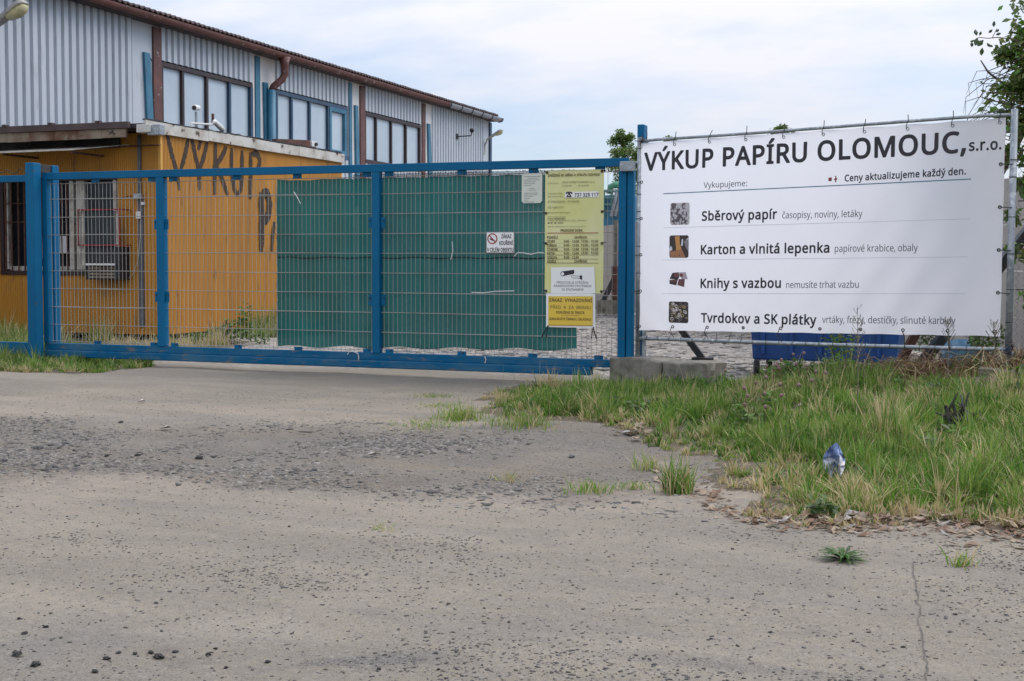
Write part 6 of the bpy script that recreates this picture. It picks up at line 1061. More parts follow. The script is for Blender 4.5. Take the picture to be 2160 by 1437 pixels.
shape(ban, 'printed_picture', [[(.372,1.205),(.385,1.195),(.54,1.196),(.50,1.272),(.40,1.25),(.37,1.25)]], d3, mq(2))
shape(ban, 'printed_picture', [[(.366,1.25),(.40,1.262),(.395,1.29),(.382,1.30),(.366,1.27)], [(.49,1.30),(.50,1.36),(.515,1.36),(.51,1.30)], [(.54,1.35),(.57,1.375),(.572,1.345)]], d4, mq(1))
shape(ban, 'printed_picture', [[(.52,1.34),(.571,1.36),(.571,1.25),(.545,1.28)]], d5, mq(1))
shape(ban, 'printed_picture', [[(.47,1.205+.01),(.478,1.222),(.485,1.215),(.478,1.208)], [(.41,1.205),(.425,1.212),(.428,1.205)]], d1, mq(3))
k1, k2, k3, k4 = cl(58,42,44), cl(112,70,68), cl(178,160,168), cl(95,66,70)
shape(ban, 'printed_picture', [[(.372,1.0),(.40,1.055),(.468,1.062),(.475,1.02),(.462,.995)], [(.370,.99),(.46,1.0),(.445,.942),(.372,.955)]], k1, mb_)
shape(ban, 'printed_picture', [[(.468,1.0),(.535,1.0),(.528,.928),(.455,.945)]], k4, mb_)
shape(ban, 'printed_picture', [[(.47,1.06),(.545,1.063),(.567,1.0),(.50,1.0)]], k3, mq(1))
shape(ban, 'printed_picture', [[(.42,1.05),(.465,1.056),(.46,1.02),(.425,1.015)], [(.475,1.05),(.515,1.048),(.515,1.02),(.478,1.022)]], k2, mq(2))
shape(ban, 'printed_picture', [[(.385,.985),(.45,.99),(.448,.975),(.385,.972)], [(.475,.98),(.51,.98),(.505,.95),(.468,.958)]], k2, mq(1))
shape(ban, 'printed_picture', [rrect(.364,.575,.602,.795)], cl(48,42,42), mb_)
r1, r2, r3 = cl(205,198,188), cl(150,132,100), cl(105,96,96)
for q in range(46):
    cx_, cz = random.uniform(.378, .562), random.uniform(.616, .78); R0 = random.uniform(.010, .018); mm = random.choice((r1, r1, r2, r3, r3))
    shape(ban, 'printed_picture', circ(cx_, cz, R0, R0*random.choice((.4, .5, .6)), 10), mm, mq(1+q % 6))
EY = []
for i in range(10): EY.append((.045+i*.3655, 2.215, 't'))
for i in range(10): EY.append((.045+i*.3655, bzb(.045+i*.3655)+.038, 'b'))
for i in range(1, 5): EY.append((.052, .55+i*.335, 'l')); EY.append((3.352, .60+i*.325, 'r'))
for s, z, w_ in EY:
    e = MB().ring(mb_(s, z), (BE[0], BE[1], 0), (0, 0, 1), .0115, .004, 12, 5).build('eyelet', MT['dark'] if w_ != 't' else MT['galv'], ban)
    d = .03
    if w_ == 't': P = [bp(s, z, d), bp(s+.004, z+.03, d+.006), bp(s+.005, 2.285, .008), bp(s+.004+random.gauss(0,.005), 2.315+random.uniform(0,.02), .0)]
    elif w_ == 'b':
        P = [bp(s, z, d), bp(s+.012, z+.004, d), bp(s+.014, z-.012, d)]
        if random.random() < .45: P = [bp(s, z, d), bp(s+.02*random.choice((-1,1)), z-.05, .03), bp(s+.02, .47, .02)]
    elif w_ == 'l': P = [bp(s, z, d), bp(s-.02, z-.002, d+.004), bp(-.004, z-.004, .03)]
    else: P = [bp(s, z, d), bp(s+.04, z-.002, d+.0), bp(3.45, z-.006, .03)]
    MB().tube(P, .0035, 5).build('tie', MT['black'], ban)
# ------------------------------------------------------------------ behind and around the fence
blk = thing('concrete_block', 'rough cracked concrete plinth under the banner pole', 'concrete block', bp(.3, 0, .0))
def rough_box(name, corners8, m, par, n=5, amp=.012, loc=None):
    bm = bmesh.new(); o_ = org(par) if par is not None else np.array(loc, float)
    vs = [bm.verts.new(np.array(c)-o_) for c in corners8]
    for f in ((0,1,3,2),(4,6,7,5),(0,4,5,1),(2,3,7,6),(0,2,6,4),(1,5,7,3)): bm.faces.new([vs[i] for i in f])
    bmesh.ops.recalc_face_normals(bm, faces=bm.faces); bmesh.ops.bevel(bm, geom=bm.edges[:], offset=.012, segments=1, affect='EDGES')
    bmesh.ops.subdivide_edges(bm, edges=[e for e in bm.edges if e.calc_length() > .06], cuts=n, use_grid_fill=True)
    for v in bm.verts: v.co += Vector(rng.normal(0, amp*.4, 3))+Vector(((vnoise(v.co.x*9, v.co.z*9+v.co.y*5)-.5)*amp*1.5, (vnoise(v.co.x*8+5, v.co.z*8)-.5)*amp*2, (vnoise(v.co.x*7+9, v.co.y*7)-.5)*amp*2))
    bmesh.ops.triangulate(bm, faces=bm.faces)
    me = bpy.data.meshes.new(name); bm.to_mesh(me); bm.free(); me.materials.append(m)
    ob = bpy.data.objects.new(name, me); col.objects.link(ob)
    if par is not None: ob.parent = par; ORG[ob.name] = o_
    else: ob.location = o_; ORG[ob.name] = o_
    return ob
def bbox8(s0, s1, d0, d1, z0, z1, lo=0): return [bp(s, z, d) for z in (z0, z1) for d in (d0, d1) for s in (s0, s1)]
rough_box('block', bbox8(-.20, .37, -.22, .16, -.1, .262), MT['concrete'], blk); rough_box('block', bbox8(.378, .86, -.20, .15, -.1, .252), MT['concrete'], blk)
# short timber or slab pieces by the right pole
t = thing('board', 'weathered grey board lying tilted at the foot of the right banner pole', 'board', (0, 10.2, .3))
a, b_ = onY(2060, 812, 10.15), onY(2156, 795, 10.15); h = .155
c8 = lambda p, q, th, hh: [p+[0,0,-hh/2], q+[0,0,-hh/2], p+[.02,th,-hh/2], q+[.02,th,-hh/2], p+[0,0,hh/2], q+[0,0,hh/2], p+[.02,th,hh/2], q+[.02,th,hh/2]]
rough_box('board_body', c8(onY(2062, 789, 10.12), onY(2185, 800, 10.05), .05, .10), MT['wood'], t, 4, .006)
t = thing('stone_slab', 'small rounded grey slab lying in the grass below the tilted board', 'slab', (-.3, 10.1, .25))
rough_box('slab_body', c8(onY(2033, 808, 10.05), onY(2078, 806, 10.05), .14, .06), MT['concrete'], t, 3, .01)
# steel struts leaning behind the banner
def strut(u0, v0, u1, v1, Y0, Y1, w_, m, lab, name='strut'):
    t = thing(name, lab, 'strut', onY(u0, v0, Y0)); MB().beam(onY(u0, v0, Y0), onY(u1, v1, Y1), w_, w_*.7).build('bar', MT[m], t, bevel=.006)
    q = onY(u0, v0, Y0); MB().box(q[0]-.09, q[0]+.09, q[1]-.08, q[1]+.08, q[2]-.04, q[2]+.015).build('foot', MT[m], t, bevel=.004)
strut(1482, 757, 1352, 580, 12.15, 12.06, .085, 'dark', 'dark brace of the gate post, showing under the left part of the banner')
strut(1885, 792, 2200, 190, 11.9, 12.2, .10, 'rust', 'steep dark brown strut under the right part of the banner')
strut(1922, 794, 2215, 430, 11.9, 12.2, .12, 'dark', 'shallow dark strut leaning to the right beside the brown strut')
# blue bin on wheels
by = 13.05; bx0, bx1 = onY(1573, 740, by)[0], onY(1905, 720, by)[0]
t = thing('waste_container', 'blue wheeled waste container half hidden behind the banner', 'container', ((bx0+bx1)/2, by+.5, 0))
zb = onY(1573, 759, by)[2]
MB().prism([(bx0+.06, by+.05, zb), (bx1-.06, by+.05, zb), (bx1, by, 1.15), (bx0, by, 1.15)], (0,0,0), (0,.95,0)).build('body', MT['bin'], t, bevel=.02)
MB().box(bx0-.03, bx1+.03, by-.04, by+1.0, 1.152, 1.2).build('lid', MT['bin'], t, bevel=.02)
for i in range(5): MB().box(bx0+.15+i*.28, bx0+.19+i*.28, by-.0, by+.03, zb+.06, 1.1).build('rib', MT['bin'], t, bevel=.005)
for (x, y) in ((bx0+.10, by+.08), (bx1-.12, by+.1), (bx0+.10, by+.85), (bx1-.12, by+.85)):
    w_ = MB().lathe((x-.03, y, .09), (1, .25, 0), [(0, .07), (.005, .09), (.05, .09), (.055, .07)], 14).build('wheel', MT['rubber'], t); MB().beam((x, y, .1), (x, y, zb), .05, .04).build('fork', MT['galv'], w_)
# pale panel wall that closes the yard
W0, W1 = np.array([-9.6, 31.9]), np.array([1.9, 12.5]); wl = np.linalg.norm(W1-W0); we = (W1-W0)/wl; wn = np.array([-we[1], we[0]])
wall = thing('panel_wall', 'pale concrete panel wall at the back of the yard', 'wall', (W0[0], W0[1], 0))
n = 11; L = wl/n
def wpt(s, d, z): q = W0+we*s+wn*d; return np.array([q[0], q[1], z])
for i in range(n):
    for j in range(4):
        z0 = .05+j*.515; MB().prism([wpt(i*L+.09, -.03, z0), wpt((i+1)*L-.09, -.03, z0), wpt((i+1)*L-.09, -.03, z0+.508), wpt(i*L+.09, -.03, z0+.508)], wpt(0,0,0), wpt(0,.06,0)).build('panel', MT['wallpanel'], wall)
for i in range(n+1): MB().prism([wpt(i*L-.085, -.07, 0), wpt(i*L+.085, -.07, 0), wpt(i*L+.085, -.07, 2.2), wpt(i*L-.085, -.07, 2.2)], wpt(0,0,0), wpt(0,.14,0)).build('wall_post', MT['concrete'], wall)
# things seen in the slot between the yellow banner and the gate post
ty = 34.0; a, b_ = onY(1262, 600, ty), onY(1330, 411, ty)
t = thing('blue_tank', 'blue container with hoses rising above the far panel wall', 'container', ((a[0]+b_[0])/2, ty, 0))
MB().box(a[0], b_[0], ty, ty+1.6, 0, b_[2]).build('body', MT['blue_old'], t, bevel=.05)
for u in (1294, 1302): MB().tube([onY(u+7, 405, ty-.1), onY(u+4, 425, ty-.14), onY(u, 440, ty-.14), onY(u-4, 456, ty-.12)], .05, 6).build('hose', MT['galv'], t)
MB().tube([onY(1286, 409, ty+.1), onY(1288, 394, ty+.1), onY(1297, 390, ty+.1), onY(1315, 391, ty+.1)], .09, 8).build('pipe', mat('green_pipe', (.06,.25,.14), rough=.5), t, smooth=True)
for z_ in (1274, 1290, 1306): MB().tube([onY(z_, 460, ty-.12), onY(z_, 404, ty-.12)], .03, 5).build('cage_bar', mat('green_cage', (.07,.16,.14), rough=.5), t)
for v in (404, 418, 432): MB().tube([onY(1264, v, ty-.12), onY(1318, v, ty-.12)], .03, 5).build('cage_bar', bpy.data.materials['green_cage'], t)
ry = 27.5; a = onY(1298, 650, ry)
t = thing('rusty_stand', 'rusty steel stand in front of the far panel wall', 'stand', (a[0], ry, 0))
MB().beam(onY(1298, 655, ry), onY(1298, 562, ry), .14, .12).build('leg', MT['rust'], t); MB().beam(onY(1270, 640, ry), onY(1297, 585, ry+.02), .10, .1).build('brace', MT['dark'], t)
a, b_ = onY(1262, 652, ry-.1), onY(1303, 634, ry-.1); MB().box(a[0], b_[0], ry-.25, ry+.4, max(0, a[2]-.1), b_[2]).build('base', MT['concrete'], t)
# wire netting right of the banner pole, with its thin rails
cl_ = thing('chain_link_fence', 'wire netting fence right of the banner pole, overgrown with ivy', 'fence', (.5, 10.5, .4))
ce = np.array([.985, -.17]); mb = MB(); c0 = np.array([.13, 10.6]); ng = 26
for i in range(ng):
    P1 = []; 
    for k_ in range(58):
        s = i*.052+(.026 if k_ % 2 else 0); q = c0+ce*s; P1.append((q[0], q[1]+(.004 if k_ % 2 else -.004), .42+k_*.028))
    mb.tube(P1, .0022, 3, cap=False)
mb.build('wire_netting', mat('old_netting_wire', (.10,.105,.09), rough=.7), cl_)
for z in (.44, .95, 1.32, 1.62, 2.0): MB().tube([(c0[0], c0[1], z), (c0[0]+ce[0]*1.4, c0[1]+ce[1]*1.4, z+.01)], .004, 4).build('line_wire', MT['dark'], cl_)
MB().tube([(c0[0]+1.4, 10.36, .2), (c0[0]+1.4, 10.36, 2.2)], .025, 8).build('post', MT['galv'], cl_, smooth=True)
# yard rubble
def chips(name, n, xy, smin, smax, mats, flat=.45, zoff=0.0, parent=None, wts=None, pw=1.0):
    base = np.array([(-1,-.8,-.5),(.9,-1,-.6),(1,.8,-.5),(-.8,1,-.55),(-.7,-.6,.5),(.65,-.75,.6),(.75,.6,.45),(-.6,.7,.55)])
    F0 = np.array([(0,3,2),(0,2,1),(4,5,6),(4,6,7),(0,1,5),(0,5,4),(1,2,6),(1,6,5),(2,3,7),(2,7,6),(3,0,4),(3,4,7)])
    s = smin*(smax/smin)**(rng.random(n)**pw); a = rng.uniform(0, 6.28, n); ca, sa = np.cos(a), np.sin(a)
    v = base[None]*(1+rng.normal(0, .34, (n, 8, 3))); v[..., 0] *= rng.uniform(.7, 1.6, (n, 1)); v[..., 2] *= flat*rng.uniform(.6, 1.5, (n, 1)); v *= s[:, None, None]*.5
    x = v[..., 0]*ca[:, None]-v[..., 1]*sa[:, None]*.75+xy[:, 0:1]; y = v[..., 0]*sa[:, None]+v[..., 1]*ca[:, None]*.75+xy[:, 1:2]
    z = v[..., 2]+hz(xy[:, 0], xy[:, 1])[:, None]+(s*flat*.12)[:, None]+zoff
    V = np.stack([x, y, z], -1).reshape(-1, 3); Fq = (F0[None]+8*np.arange(n)[:, None, None]).reshape(-1, 3)
    mi_ = np.repeat(rng.choice(len(mats), n, p=wts), 12)
    o = from_np(name, V, Fq, mats, mi_); o['kind'] = 'stuff'; return o
n = 9000; yy_ = 13.3+rng.random(n)**1.4*19; xx_ = -9.5+rng.random(n)*10.5; ok = xx_ > np.interp(yy_, [13, 22, 32], [-7.4, -8.5, -9.6])
ok &= (xx_-W0[0])*wn[0]+(yy_-W0[1])*wn[1] < -.15
chips('yard_rubble', int(ok.sum()), np.stack([xx_, yy_], -1)[ok], .03, .15, [MT['stone3'], MT['stone2'], MT['stone']], .28, wts=[.60, .30, .10])
# ------------------------------------------------------------------ gravel and stones on the road
def roadpts(n, f):
    u = rng.uniform(-60, 2220, n*4); d = rng.uniform(3.2, 11.5, n*4); x = d*math.sin(-YAW)+(u-1080)/FPX*d*math.cos(YAW); y = d*math.cos(YAW)+(u-1080)/FPX*d*math.sin(YAW)
    k_ = rng.random(n*4) < f(x, y, -.349*x+.937*y); P = np.stack([x, y], -1)[k_]; P = P[~inpoly(VERGE, P[:, 0], P[:, 1])]; return P[:n]
gmask = lambda x, y, d: sstep(6.2, 6.8, d+1.2*(vnoise(x*.9, y*.9)-.5))*(1-sstep(8.4, 9.4, d+1.2*(vnoise(x*.9+7, y*.9)-.5)))*sstep(.32, .6, fbm(x*.9+3, y*.9, 3)+.08)*np.clip(.5+.5*(d-6)/2, .3, 1)
P = roadpts(60000, gmask); chips('gravel', len(P), P, .006, .032, [MT['chip2'], MT['chip1'], MT['chip3'], MT['lump']], .40, zoff=-.001, wts=[.30, .36, .30, .04], pw=1.5)
P = roadpts(1100, lambda x, y, d: gmask(x, y, d)*.4); chips('coarse_gravel', len(P), P, .035, .07, [MT['chip2'], MT['chip1'], MT['chip3'], MT['lump']], .34, zoff=-.003, wts=[.4, .42, .05, .13])
P = roadpts(22000, lambda x, y, d: .14+.7*sstep(.42, .62, fbm(x*1.5, y*1.5, 3))*(d < 7)); chips('loose_grit', len(P), P, .0035, .012, [MT['chip1'], MT['chip2'], MT['chip3'], MT['lump']], .6, wts=[.5, .2, .12, .18])
lab = 'loose dark stone lying on the dusty asphalt'
meshes = []
for k_ in range(4):
    bm = bmesh.new(); bmesh.ops.create_icosphere(bm, subdivisions=3, radius=.5)
    for v in bm.verts:
        f_ = 1+.9*(float(vnoise(v.co.x*4+k_*7, v.co.y*4+v.co.z*3))-.5)+.5*(float(vnoise(v.co.x*9+k_*3, v.co.z*9+v.co.y*5))-.5); v.co = Vector((v.co.x*f_, v.co.y*.7*f_, v.co.z*.42*f_))
    me = bpy.data.meshes.new('stone'); bm.to_mesh(me); bm.free(); me.materials.append(MT['lump'] if k_ < 2 else MT['stone']); meshes.append(me)
for (u, v, w_) in ((36,1384,34),(75,1407,32),(52,1337,18),(40,1306,14),(97,1323,16),(285,1380,18),(225,1391,22),(335,1389,34),(318,1378,20),(370,1377,18),(440,1382,20),(477,1411,16),(200,1420,22),(250,1378,16),(455,1370,14),(565,1397,20),
        (1545,1157,12),(663,985,24),(1205,958,22),(115,982,20),(225,955,16),(452,960,16),(290,957,14),(10,970,22),(80,943,26),(140,935,18),(420,965,24),(1800,1355,12),(1905,1365,14),(1625,1338,14),(255,890,14),(1500,1352,12),(800,1412,16),(925,1412,14),(610,1110,10),(1165,800,10),(330,1272,14),(215,1260,12)):
    p = onZ(u, v); sc_ = .72*w_/FPX*math.hypot(p[0], p[1])
    o = inst(random.choice(meshes[:2] if v > 1300 else meshes), 'stone', None, (p[0], p[1], float(hz(p[0], p[1]))+sc_*.14), rot=(0, 0, random.uniform(0, 6.3)), scale=(sc_, sc_, sc_)); lb, gg = ('dark tar lump on the near asphalt towards the lower left corner', 'tar lumps at the lower left') if (v > 1260 and u < 700) else ('small dark stone on the near asphalt around the long crack', 'stones around the crack') if u > 1480 else ('dark loose stone lying on the rough gravel band', 'loose stones on the gravel band') if v < 1000 else ('small dark stone alone on the bare middle of the near asphalt', 'stones on the near asphalt')
    setp(o, lb, 'stone', gg)
# ------------------------------------------------------------------ grass
def blades(name, xy, h, wd_, bend, mats, mi_, kind='stuff', z=None, parent=None, ph=None):
    n = len(xy); ph = rng.uniform(0, 6.283, n) if ph is None else ph; fa = rng.uniform(0, 6.283, n); z0 = hz(xy[:, 0], xy[:, 1]) if z is None else z
    V = np.zeros((n, 7, 3)); tt = (0, .38, .74, 1); ww = (1, .85, .5, 0); q = 0
    for t_, w_ in zip(tt, ww):
        off = h*bend*t_**1.8; x = xy[:, 0]+np.cos(ph)*off; y = xy[:, 1]+np.sin(ph)*off; zz = z0-.01+h*t_*(1-.38*np.clip(bend, 0, 1.3)*t_)
        if w_:
            for sg in (-1, 1): V[:, q] = np.stack([x+np.cos(fa)*wd_*w_*sg/2, y+np.sin(fa)*wd_*w_*sg/2, zz], -1); q += 1
        else: V[:, q] = np.stack([x, y, zz], -1)
    F0 = np.array([(0,1,3),(0,3,2),(2,3,5),(2,5,4),(4,5,6)]); Fq = (F0[None]+7*np.arange(n)[:, None, None]).reshape(-1, 3)
    o = from_np(name, V.reshape(-1, 3), Fq, mats, np.repeat(mi_, 5), parent=parent)
    if kind: o['kind'] = kind
    return o
def scatter(P, n, dens):
    lo, hi = P.min(0), P.max(0); xy = lo+(hi-lo)*rng.random((n, 2)); wx = xy[:, 0]+.3*(vnoise(xy[:, 0]*3, xy[:, 1]*3)-.5)+.22*(vnoise(xy[:, 0]*9, xy[:, 1]*9)-.5); wy_ = xy[:, 1]+.3*(vnoise(xy[:, 0]*3+9, xy[:, 1]*3)-.5)
    ok = inpoly(P, wx, wy_); xy = xy[ok]; return xy[rng.random(len(xy)) < dens(xy[:, 0], xy[:, 1])]
GM = [MT['g1'], MT['g2'], MT['g3'], MT['g4'], MT['g5']]
def gpick(x, y, dry, deep=.25):
    n = fbm(x*1.3+5, y*1.3, 3); r = rng.random(len(x)); m = np.where(r < .45+.5*(n-.45), 0, 1); m = np.where(rng.random(len(x)) < deep*(1.6-1.6*n), 3, m)
    return np.where(rng.random(len(x)) < dry, 2, m)
LIM = VERGE.copy(); LIM[:, 0] = np.clip(LIM[:, 0], -9, 1.7); 
def tufts(name, P, ntry, dens, hfun, dryf, brownf=None, per=(24, 70), deep=.3):
    """tussocks: blades that spring from one foot and lean outwards, each tussock with its own height, lean and colour"""
    c = scatter(P, ntry, dens); m = len(c); k_ = rng.integers(per[0], per[1], m); own = np.repeat(np.arange(m), k_); n = len(own)
    th = hfun(c[:, 0], c[:, 1])*rng.gamma(7, 1/7, m); spread = .012+.16*th
    a = rng.uniform(0, 6.283, n); r = np.abs(rng.normal(0, 1, n))*spread[own]; xy = c[own]+np.stack([np.cos(a), np.sin(a)], -1)*r[:, None]
    tb = np.clip(rng.normal(.55, .25, m), .1, 1.2); bend = np.clip(tb[own]*rng.uniform(.3, 1.6, n)*(.4+.6*np.clip(r/spread[own], 0, 2)), .03, 1.4)
    lean = rng.uniform(0, 6.283, m)[own]; ph = np.where(rng.random(n) < .75, a+rng.normal(0, .5, n), lean)
    base = gpick(c[:, 0], c[:, 1], dryf(c[:, 0], c[:, 1]), deep); g_ = base[own]; o_ = gpick(xy[:, 0], xy[:, 1], dryf(xy[:, 0], xy[:, 1])*.8, deep); g_ = np.where(rng.random(n) < .45, o_, g_)
    if brownf is not None: g_ = np.where(rng.random(n) < brownf(xy[:, 0], xy[:, 1]), 4, g_)
    blades(name, xy, th[own]*rng.uniform(.45, 1.25, n), rng.uniform(.004, .0098, n), bend, GM, g_, ph=ph); print(name, n)
FRX = lambda x: np.interp(x, [-4, -3.1, -1.8, -1.1, .1, 3], [10.5, 8.6, 7.4, 5.9, 5.7, 5.0])
FL = lambda x: -0.34*(x-.06)+10.6
def vdry(x, y):
    e = polydist(VERGE, x, y); df = np.clip(y-FRX(x), 0, 9)
    return np.clip(.85*np.exp(-e/.30)*(x > -1.4)*(y < 6.8)+.30*np.exp(-e/.16)+.13+.75*sstep(-.25, .3, x)*sstep(8.2, 9.2, y)+.45*sstep(.51, .62, fbm(x*1.7+30, y*1.7, 3)), 0, .92)
def vh(x, y):
    e = polydist(VERGE, x, y); h = (.045+.072*sstep(.0, .6, e))*(.45+1.15*fbm(x*1.3+2, y*1.3, 3))*np.interp(x, [-4, -3, -2, 0, 1], [.8, .95, 1.05, 1.15, 1.2])
    h = h*(1+.5*np.exp(-((x-.15)/.5)**2)*np.exp(-((y-6.3)/.6)**2)); h = np.where((x > -.75) & (x < .5) & (y > 9.2) & (y < 10.5), h*.42, h); return np.where((x < -1.75) & (y > FL(x)-1.0), h*.6, np.where(y > FL(x)-.8, h*.95, h))
LIM = VERGE.copy(); LIM[:, 0] = np.clip(LIM[:, 0], -9, 1.7)
vd = lambda x, y: np.clip(.28+1.2*sstep(.24, .56, fbm(x*2.1, y*2.1, 3)), 0, 1)*np.clip(polydist(VERGE, x, y)/.35+.2, 0, 1)*(1-.6*sstep(-2.6, -3.4, x)*sstep(10, 8.5, y))*np.where((x > -2.35) & (x < -1.8) & (y > FL(x)-.5), .35, 1)
tufts('verge_grass', LIM, 11500, vd, vh, vdry, lambda x, y: .55*sstep(1.2, .3, np.abs(y-FL(x)+.05))*sstep(-1.2, -.5, x)+.18*sstep(.9, .2, np.abs(y-FL(x)+.1))*sstep(-2.0, -1.4, x))
xy = scatter(LIM, 70000, vd); x, y = xy.T; blades('low_turf', xy, rng.gamma(5, 1/5, len(x))*.045*(.5+fbm(x*1.6, y*1.6, 3)), rng.uniform(.004, .010, len(x)), np.abs(rng.normal(.8, .4, len(x))), GM, gpick(x, y, np.clip(vdry(x, y)+.12, 0, .95), .3))
xy = scatter(LIM, 2000, lambda x, y: vd(x, y)*.9); x, y = xy.T; blades('seeding_stems', xy, rng.gamma(9, 1/9, len(x))*(.12+1.0*vh(x, y)), np.full(len(x), .0032), np.abs(rng.normal(.25, .2, len(x))), GM, rng.choice([1, 2, 2, 4], len(x)))
def patch(name, P, n, dens, h, dryf, wmax=.008, bend=.4, deep=.3):
    xy = scatter(P, n, dens); x, y = xy.T; hh = rng.gamma(5, 1/5, len(x))*h(x, y); blades(name, xy, hh, rng.uniform(.004, wmax, len(x)), np.abs(rng.normal(bend, .35, len(x))), GM, gpick(x, y, dryf(x, y), deep)); print(name, len(xy))
tufts('post_grass', LEFTV, 5200, lambda x, y: np.clip(.2+1.2*sstep(.3, .6, fbm(x*2.5, y*2.5, 3)), 0, 1)*(x > -12.4)*np.where(y > 12.1, .5, 1), lambda x, y: .055+.06*fbm(x*2, y*2, 3)+.05*sstep(-9.7, -10.2, x)*sstep(10.9, 11.3, y), lambda x, y: np.clip(.12+.8*np.exp(-np.clip(y-10.7, 0, 5)/.22), 0, .85), per=(20, 50))
tufts('yard_grass', CABV, 3400, lambda x, y: np.clip(.02+.9*sstep(.40, .62, fbm(x*1.8, y*1.8, 3)), 0, 1)*np.where((x > -12.6), .45, 1), lambda x, y: .10+.16*fbm(x*1.5, y*1.5, 3)+.10*(x < -12.0), lambda x, y: np.clip(.55+.35*(x > -12.0)-.30*(x < -12.6), 0, .9), per=(12, 32))
tufts('cabin_grass', SIDEV, 1300, lambda x, y: np.clip(sstep(.36, .58, fbm(x*1.3+4, y*1.3, 3)), 0, 1), lambda x, y: .07+.22*np.exp(-((y-18.6)/.5)**2)*sstep(-10.4, -11.2, x)+.06*fbm(x*2, y*2, 3), lambda x, y: np.full(len(x), .3), per=(14, 36))
# leafy weeds against the cabin wall, and broad leaves in the verge
def leafcloud(n, c, r, size, mats, flat=0.0, vert=.4):
    """leaf quads (folded, pointed) scattered through an ellipsoid; returns V, F, mi"""
    p = rng.normal(0, 1, (n, 3)); p /= np.linalg.norm(p, axis=1)[:, None]; p *= (rng.random(n)**.45)[:, None]; p = p*np.array(r)+np.array(c)
    a = rng.uniform(0, 6.283, n); tl = rng.normal(-.2, .5, n); d = np.stack([np.cos(a)*np.cos(tl), np.sin(a)*np.cos(tl), np.sin(tl)], -1)
    sd_ = np.cross(d, np.array([0, 0, 1.])+rng.normal(0, vert, (n, 3))); sd_ /= np.linalg.norm(sd_, axis=1)[:, None]; nn = np.cross(sd_, d)
    s = (size*rng.uniform(.6, 1.35, n))[:, None]
    V = np.stack([p, p+d*s*.5+sd_*s*.26+nn*s*.06, p+d*s-nn*s*.08, p+d*s*.5-sd_*s*.26+nn*s*.06], 1)
    F0 = np.array([(0,1,2),(0,2,3)]); return V.reshape(-1, 3), (F0[None]+4*np.arange(n)[:, None, None]).reshape(-1, 3), np.repeat(rng.integers(0, len(mats), n), 2)
def join(parts):
    V, F_, m_, k_ = [], [], [], 0
    for v, f, m in parts: V.append(v); F_.append(f+k_); m_.append(m); k_ += len(v)
    return np.concatenate(V), np.concatenate(F_), np.concatenate(m_)
LM = [MT['leaf1'], MT['leaf2'], MT['leaf3'], MT['g1']]
parts = []
for (u, v, r, hgt, n) in ((420,718,.14,.16,120),(455,720,.18,.24,190),(490,722,.2,.38,260),(517,720,.13,.62,240),(400,724,.12,.14,90),(545,722,.16,.2,120),(20,700,.3,.35,420),(60,690,.25,.45,420)):
    p = onZ(u, v+4); p = p*np.array([1, 1, 0]); parts.append(leafcloud(n, (p[0], p[1], hgt*.5), (r, r, hgt*.5), .06, LM))
V, F_, m_ = join(parts); o = from_np('leafy_weeds', V, F_, LM, m_); o['kind'] = 'stuff'
parts = []
for i in range(44):
    q = scatter(LIM, 90, lambda x, y: 1.0*(polydist(VERGE, x, y) > .45))[0]; z = float(hz(q[0], q[1])); parts.append(leafcloud(45, (q[0], q[1], z+.06), (.12, .12, .06), .055, LM, vert=.8))
for i in range(34):
    s = random.uniform(1.55, 2.45); q = bp(s, 0, random.uniform(-.1, .55)); z = float(hz(q[0], q[1])); hh_ = random.uniform(.05, .11); parts.append(leafcloud(60, (q[0], q[1], z+hh_), (.13, .10, hh_), .05, LM, vert=.8))
V, F_, m_ = join(parts); o = from_np('broadleaf_weeds', V, F_, LM, m_); o['kind'] = 'stuff'
# dead brown stems along the fence foot
mb = MB()
for i in range(230):
    s = random.uniform(2.35, 3.75); q = bp(s, 0, random.uniform(-.25, .55)); z = float(hz(q[0], q[1])); a = random.uniform(0, 6.28); l = random.uniform(.12, .30); up = random.uniform(.02, .12)
    P0 = np.array([q[0], q[1], z+random.uniform(0, .12)]); P1 = P0+[math.cos(a)*l*.5, math.sin(a)*l*.5, up]; P2 = P0+[math.cos(a)*l, math.sin(a)*l, up*.5]; mb.tube([P0, P1, P2], [.003, .0025, .001], 3, mi=random.choice((0, 0, 1)), cap=False)
o = mb.build('dead_stems', [MT['g5'], MT['g3']]); o['kind'] = 'stuff'
# clover heads
mb = MB()
for i in range(26):
    u, v = random.gauss(1655, 50), random.gauss(850, 26); p = onZ(u, v+25, .05); z = float(hz(p[0], p[1])); hgt = random.uniform(.16, .28)
    mb.tube([(p[0], p[1], z), (p[0]+random.gauss(0,.02), p[1], z+hgt)], .0018, 3, cap=False); q = (p[0]+random.gauss(0,.01), p[1], z+hgt); mb.lathe(q, (0,0,1), [(-.013, .004), (-.006, .013), (.006, .013), (.014, .004)], 6, mi=1)
o = mb.build('clover_heads', [MT['g5'], MT['flower']]); o['kind'] = 'stuff'
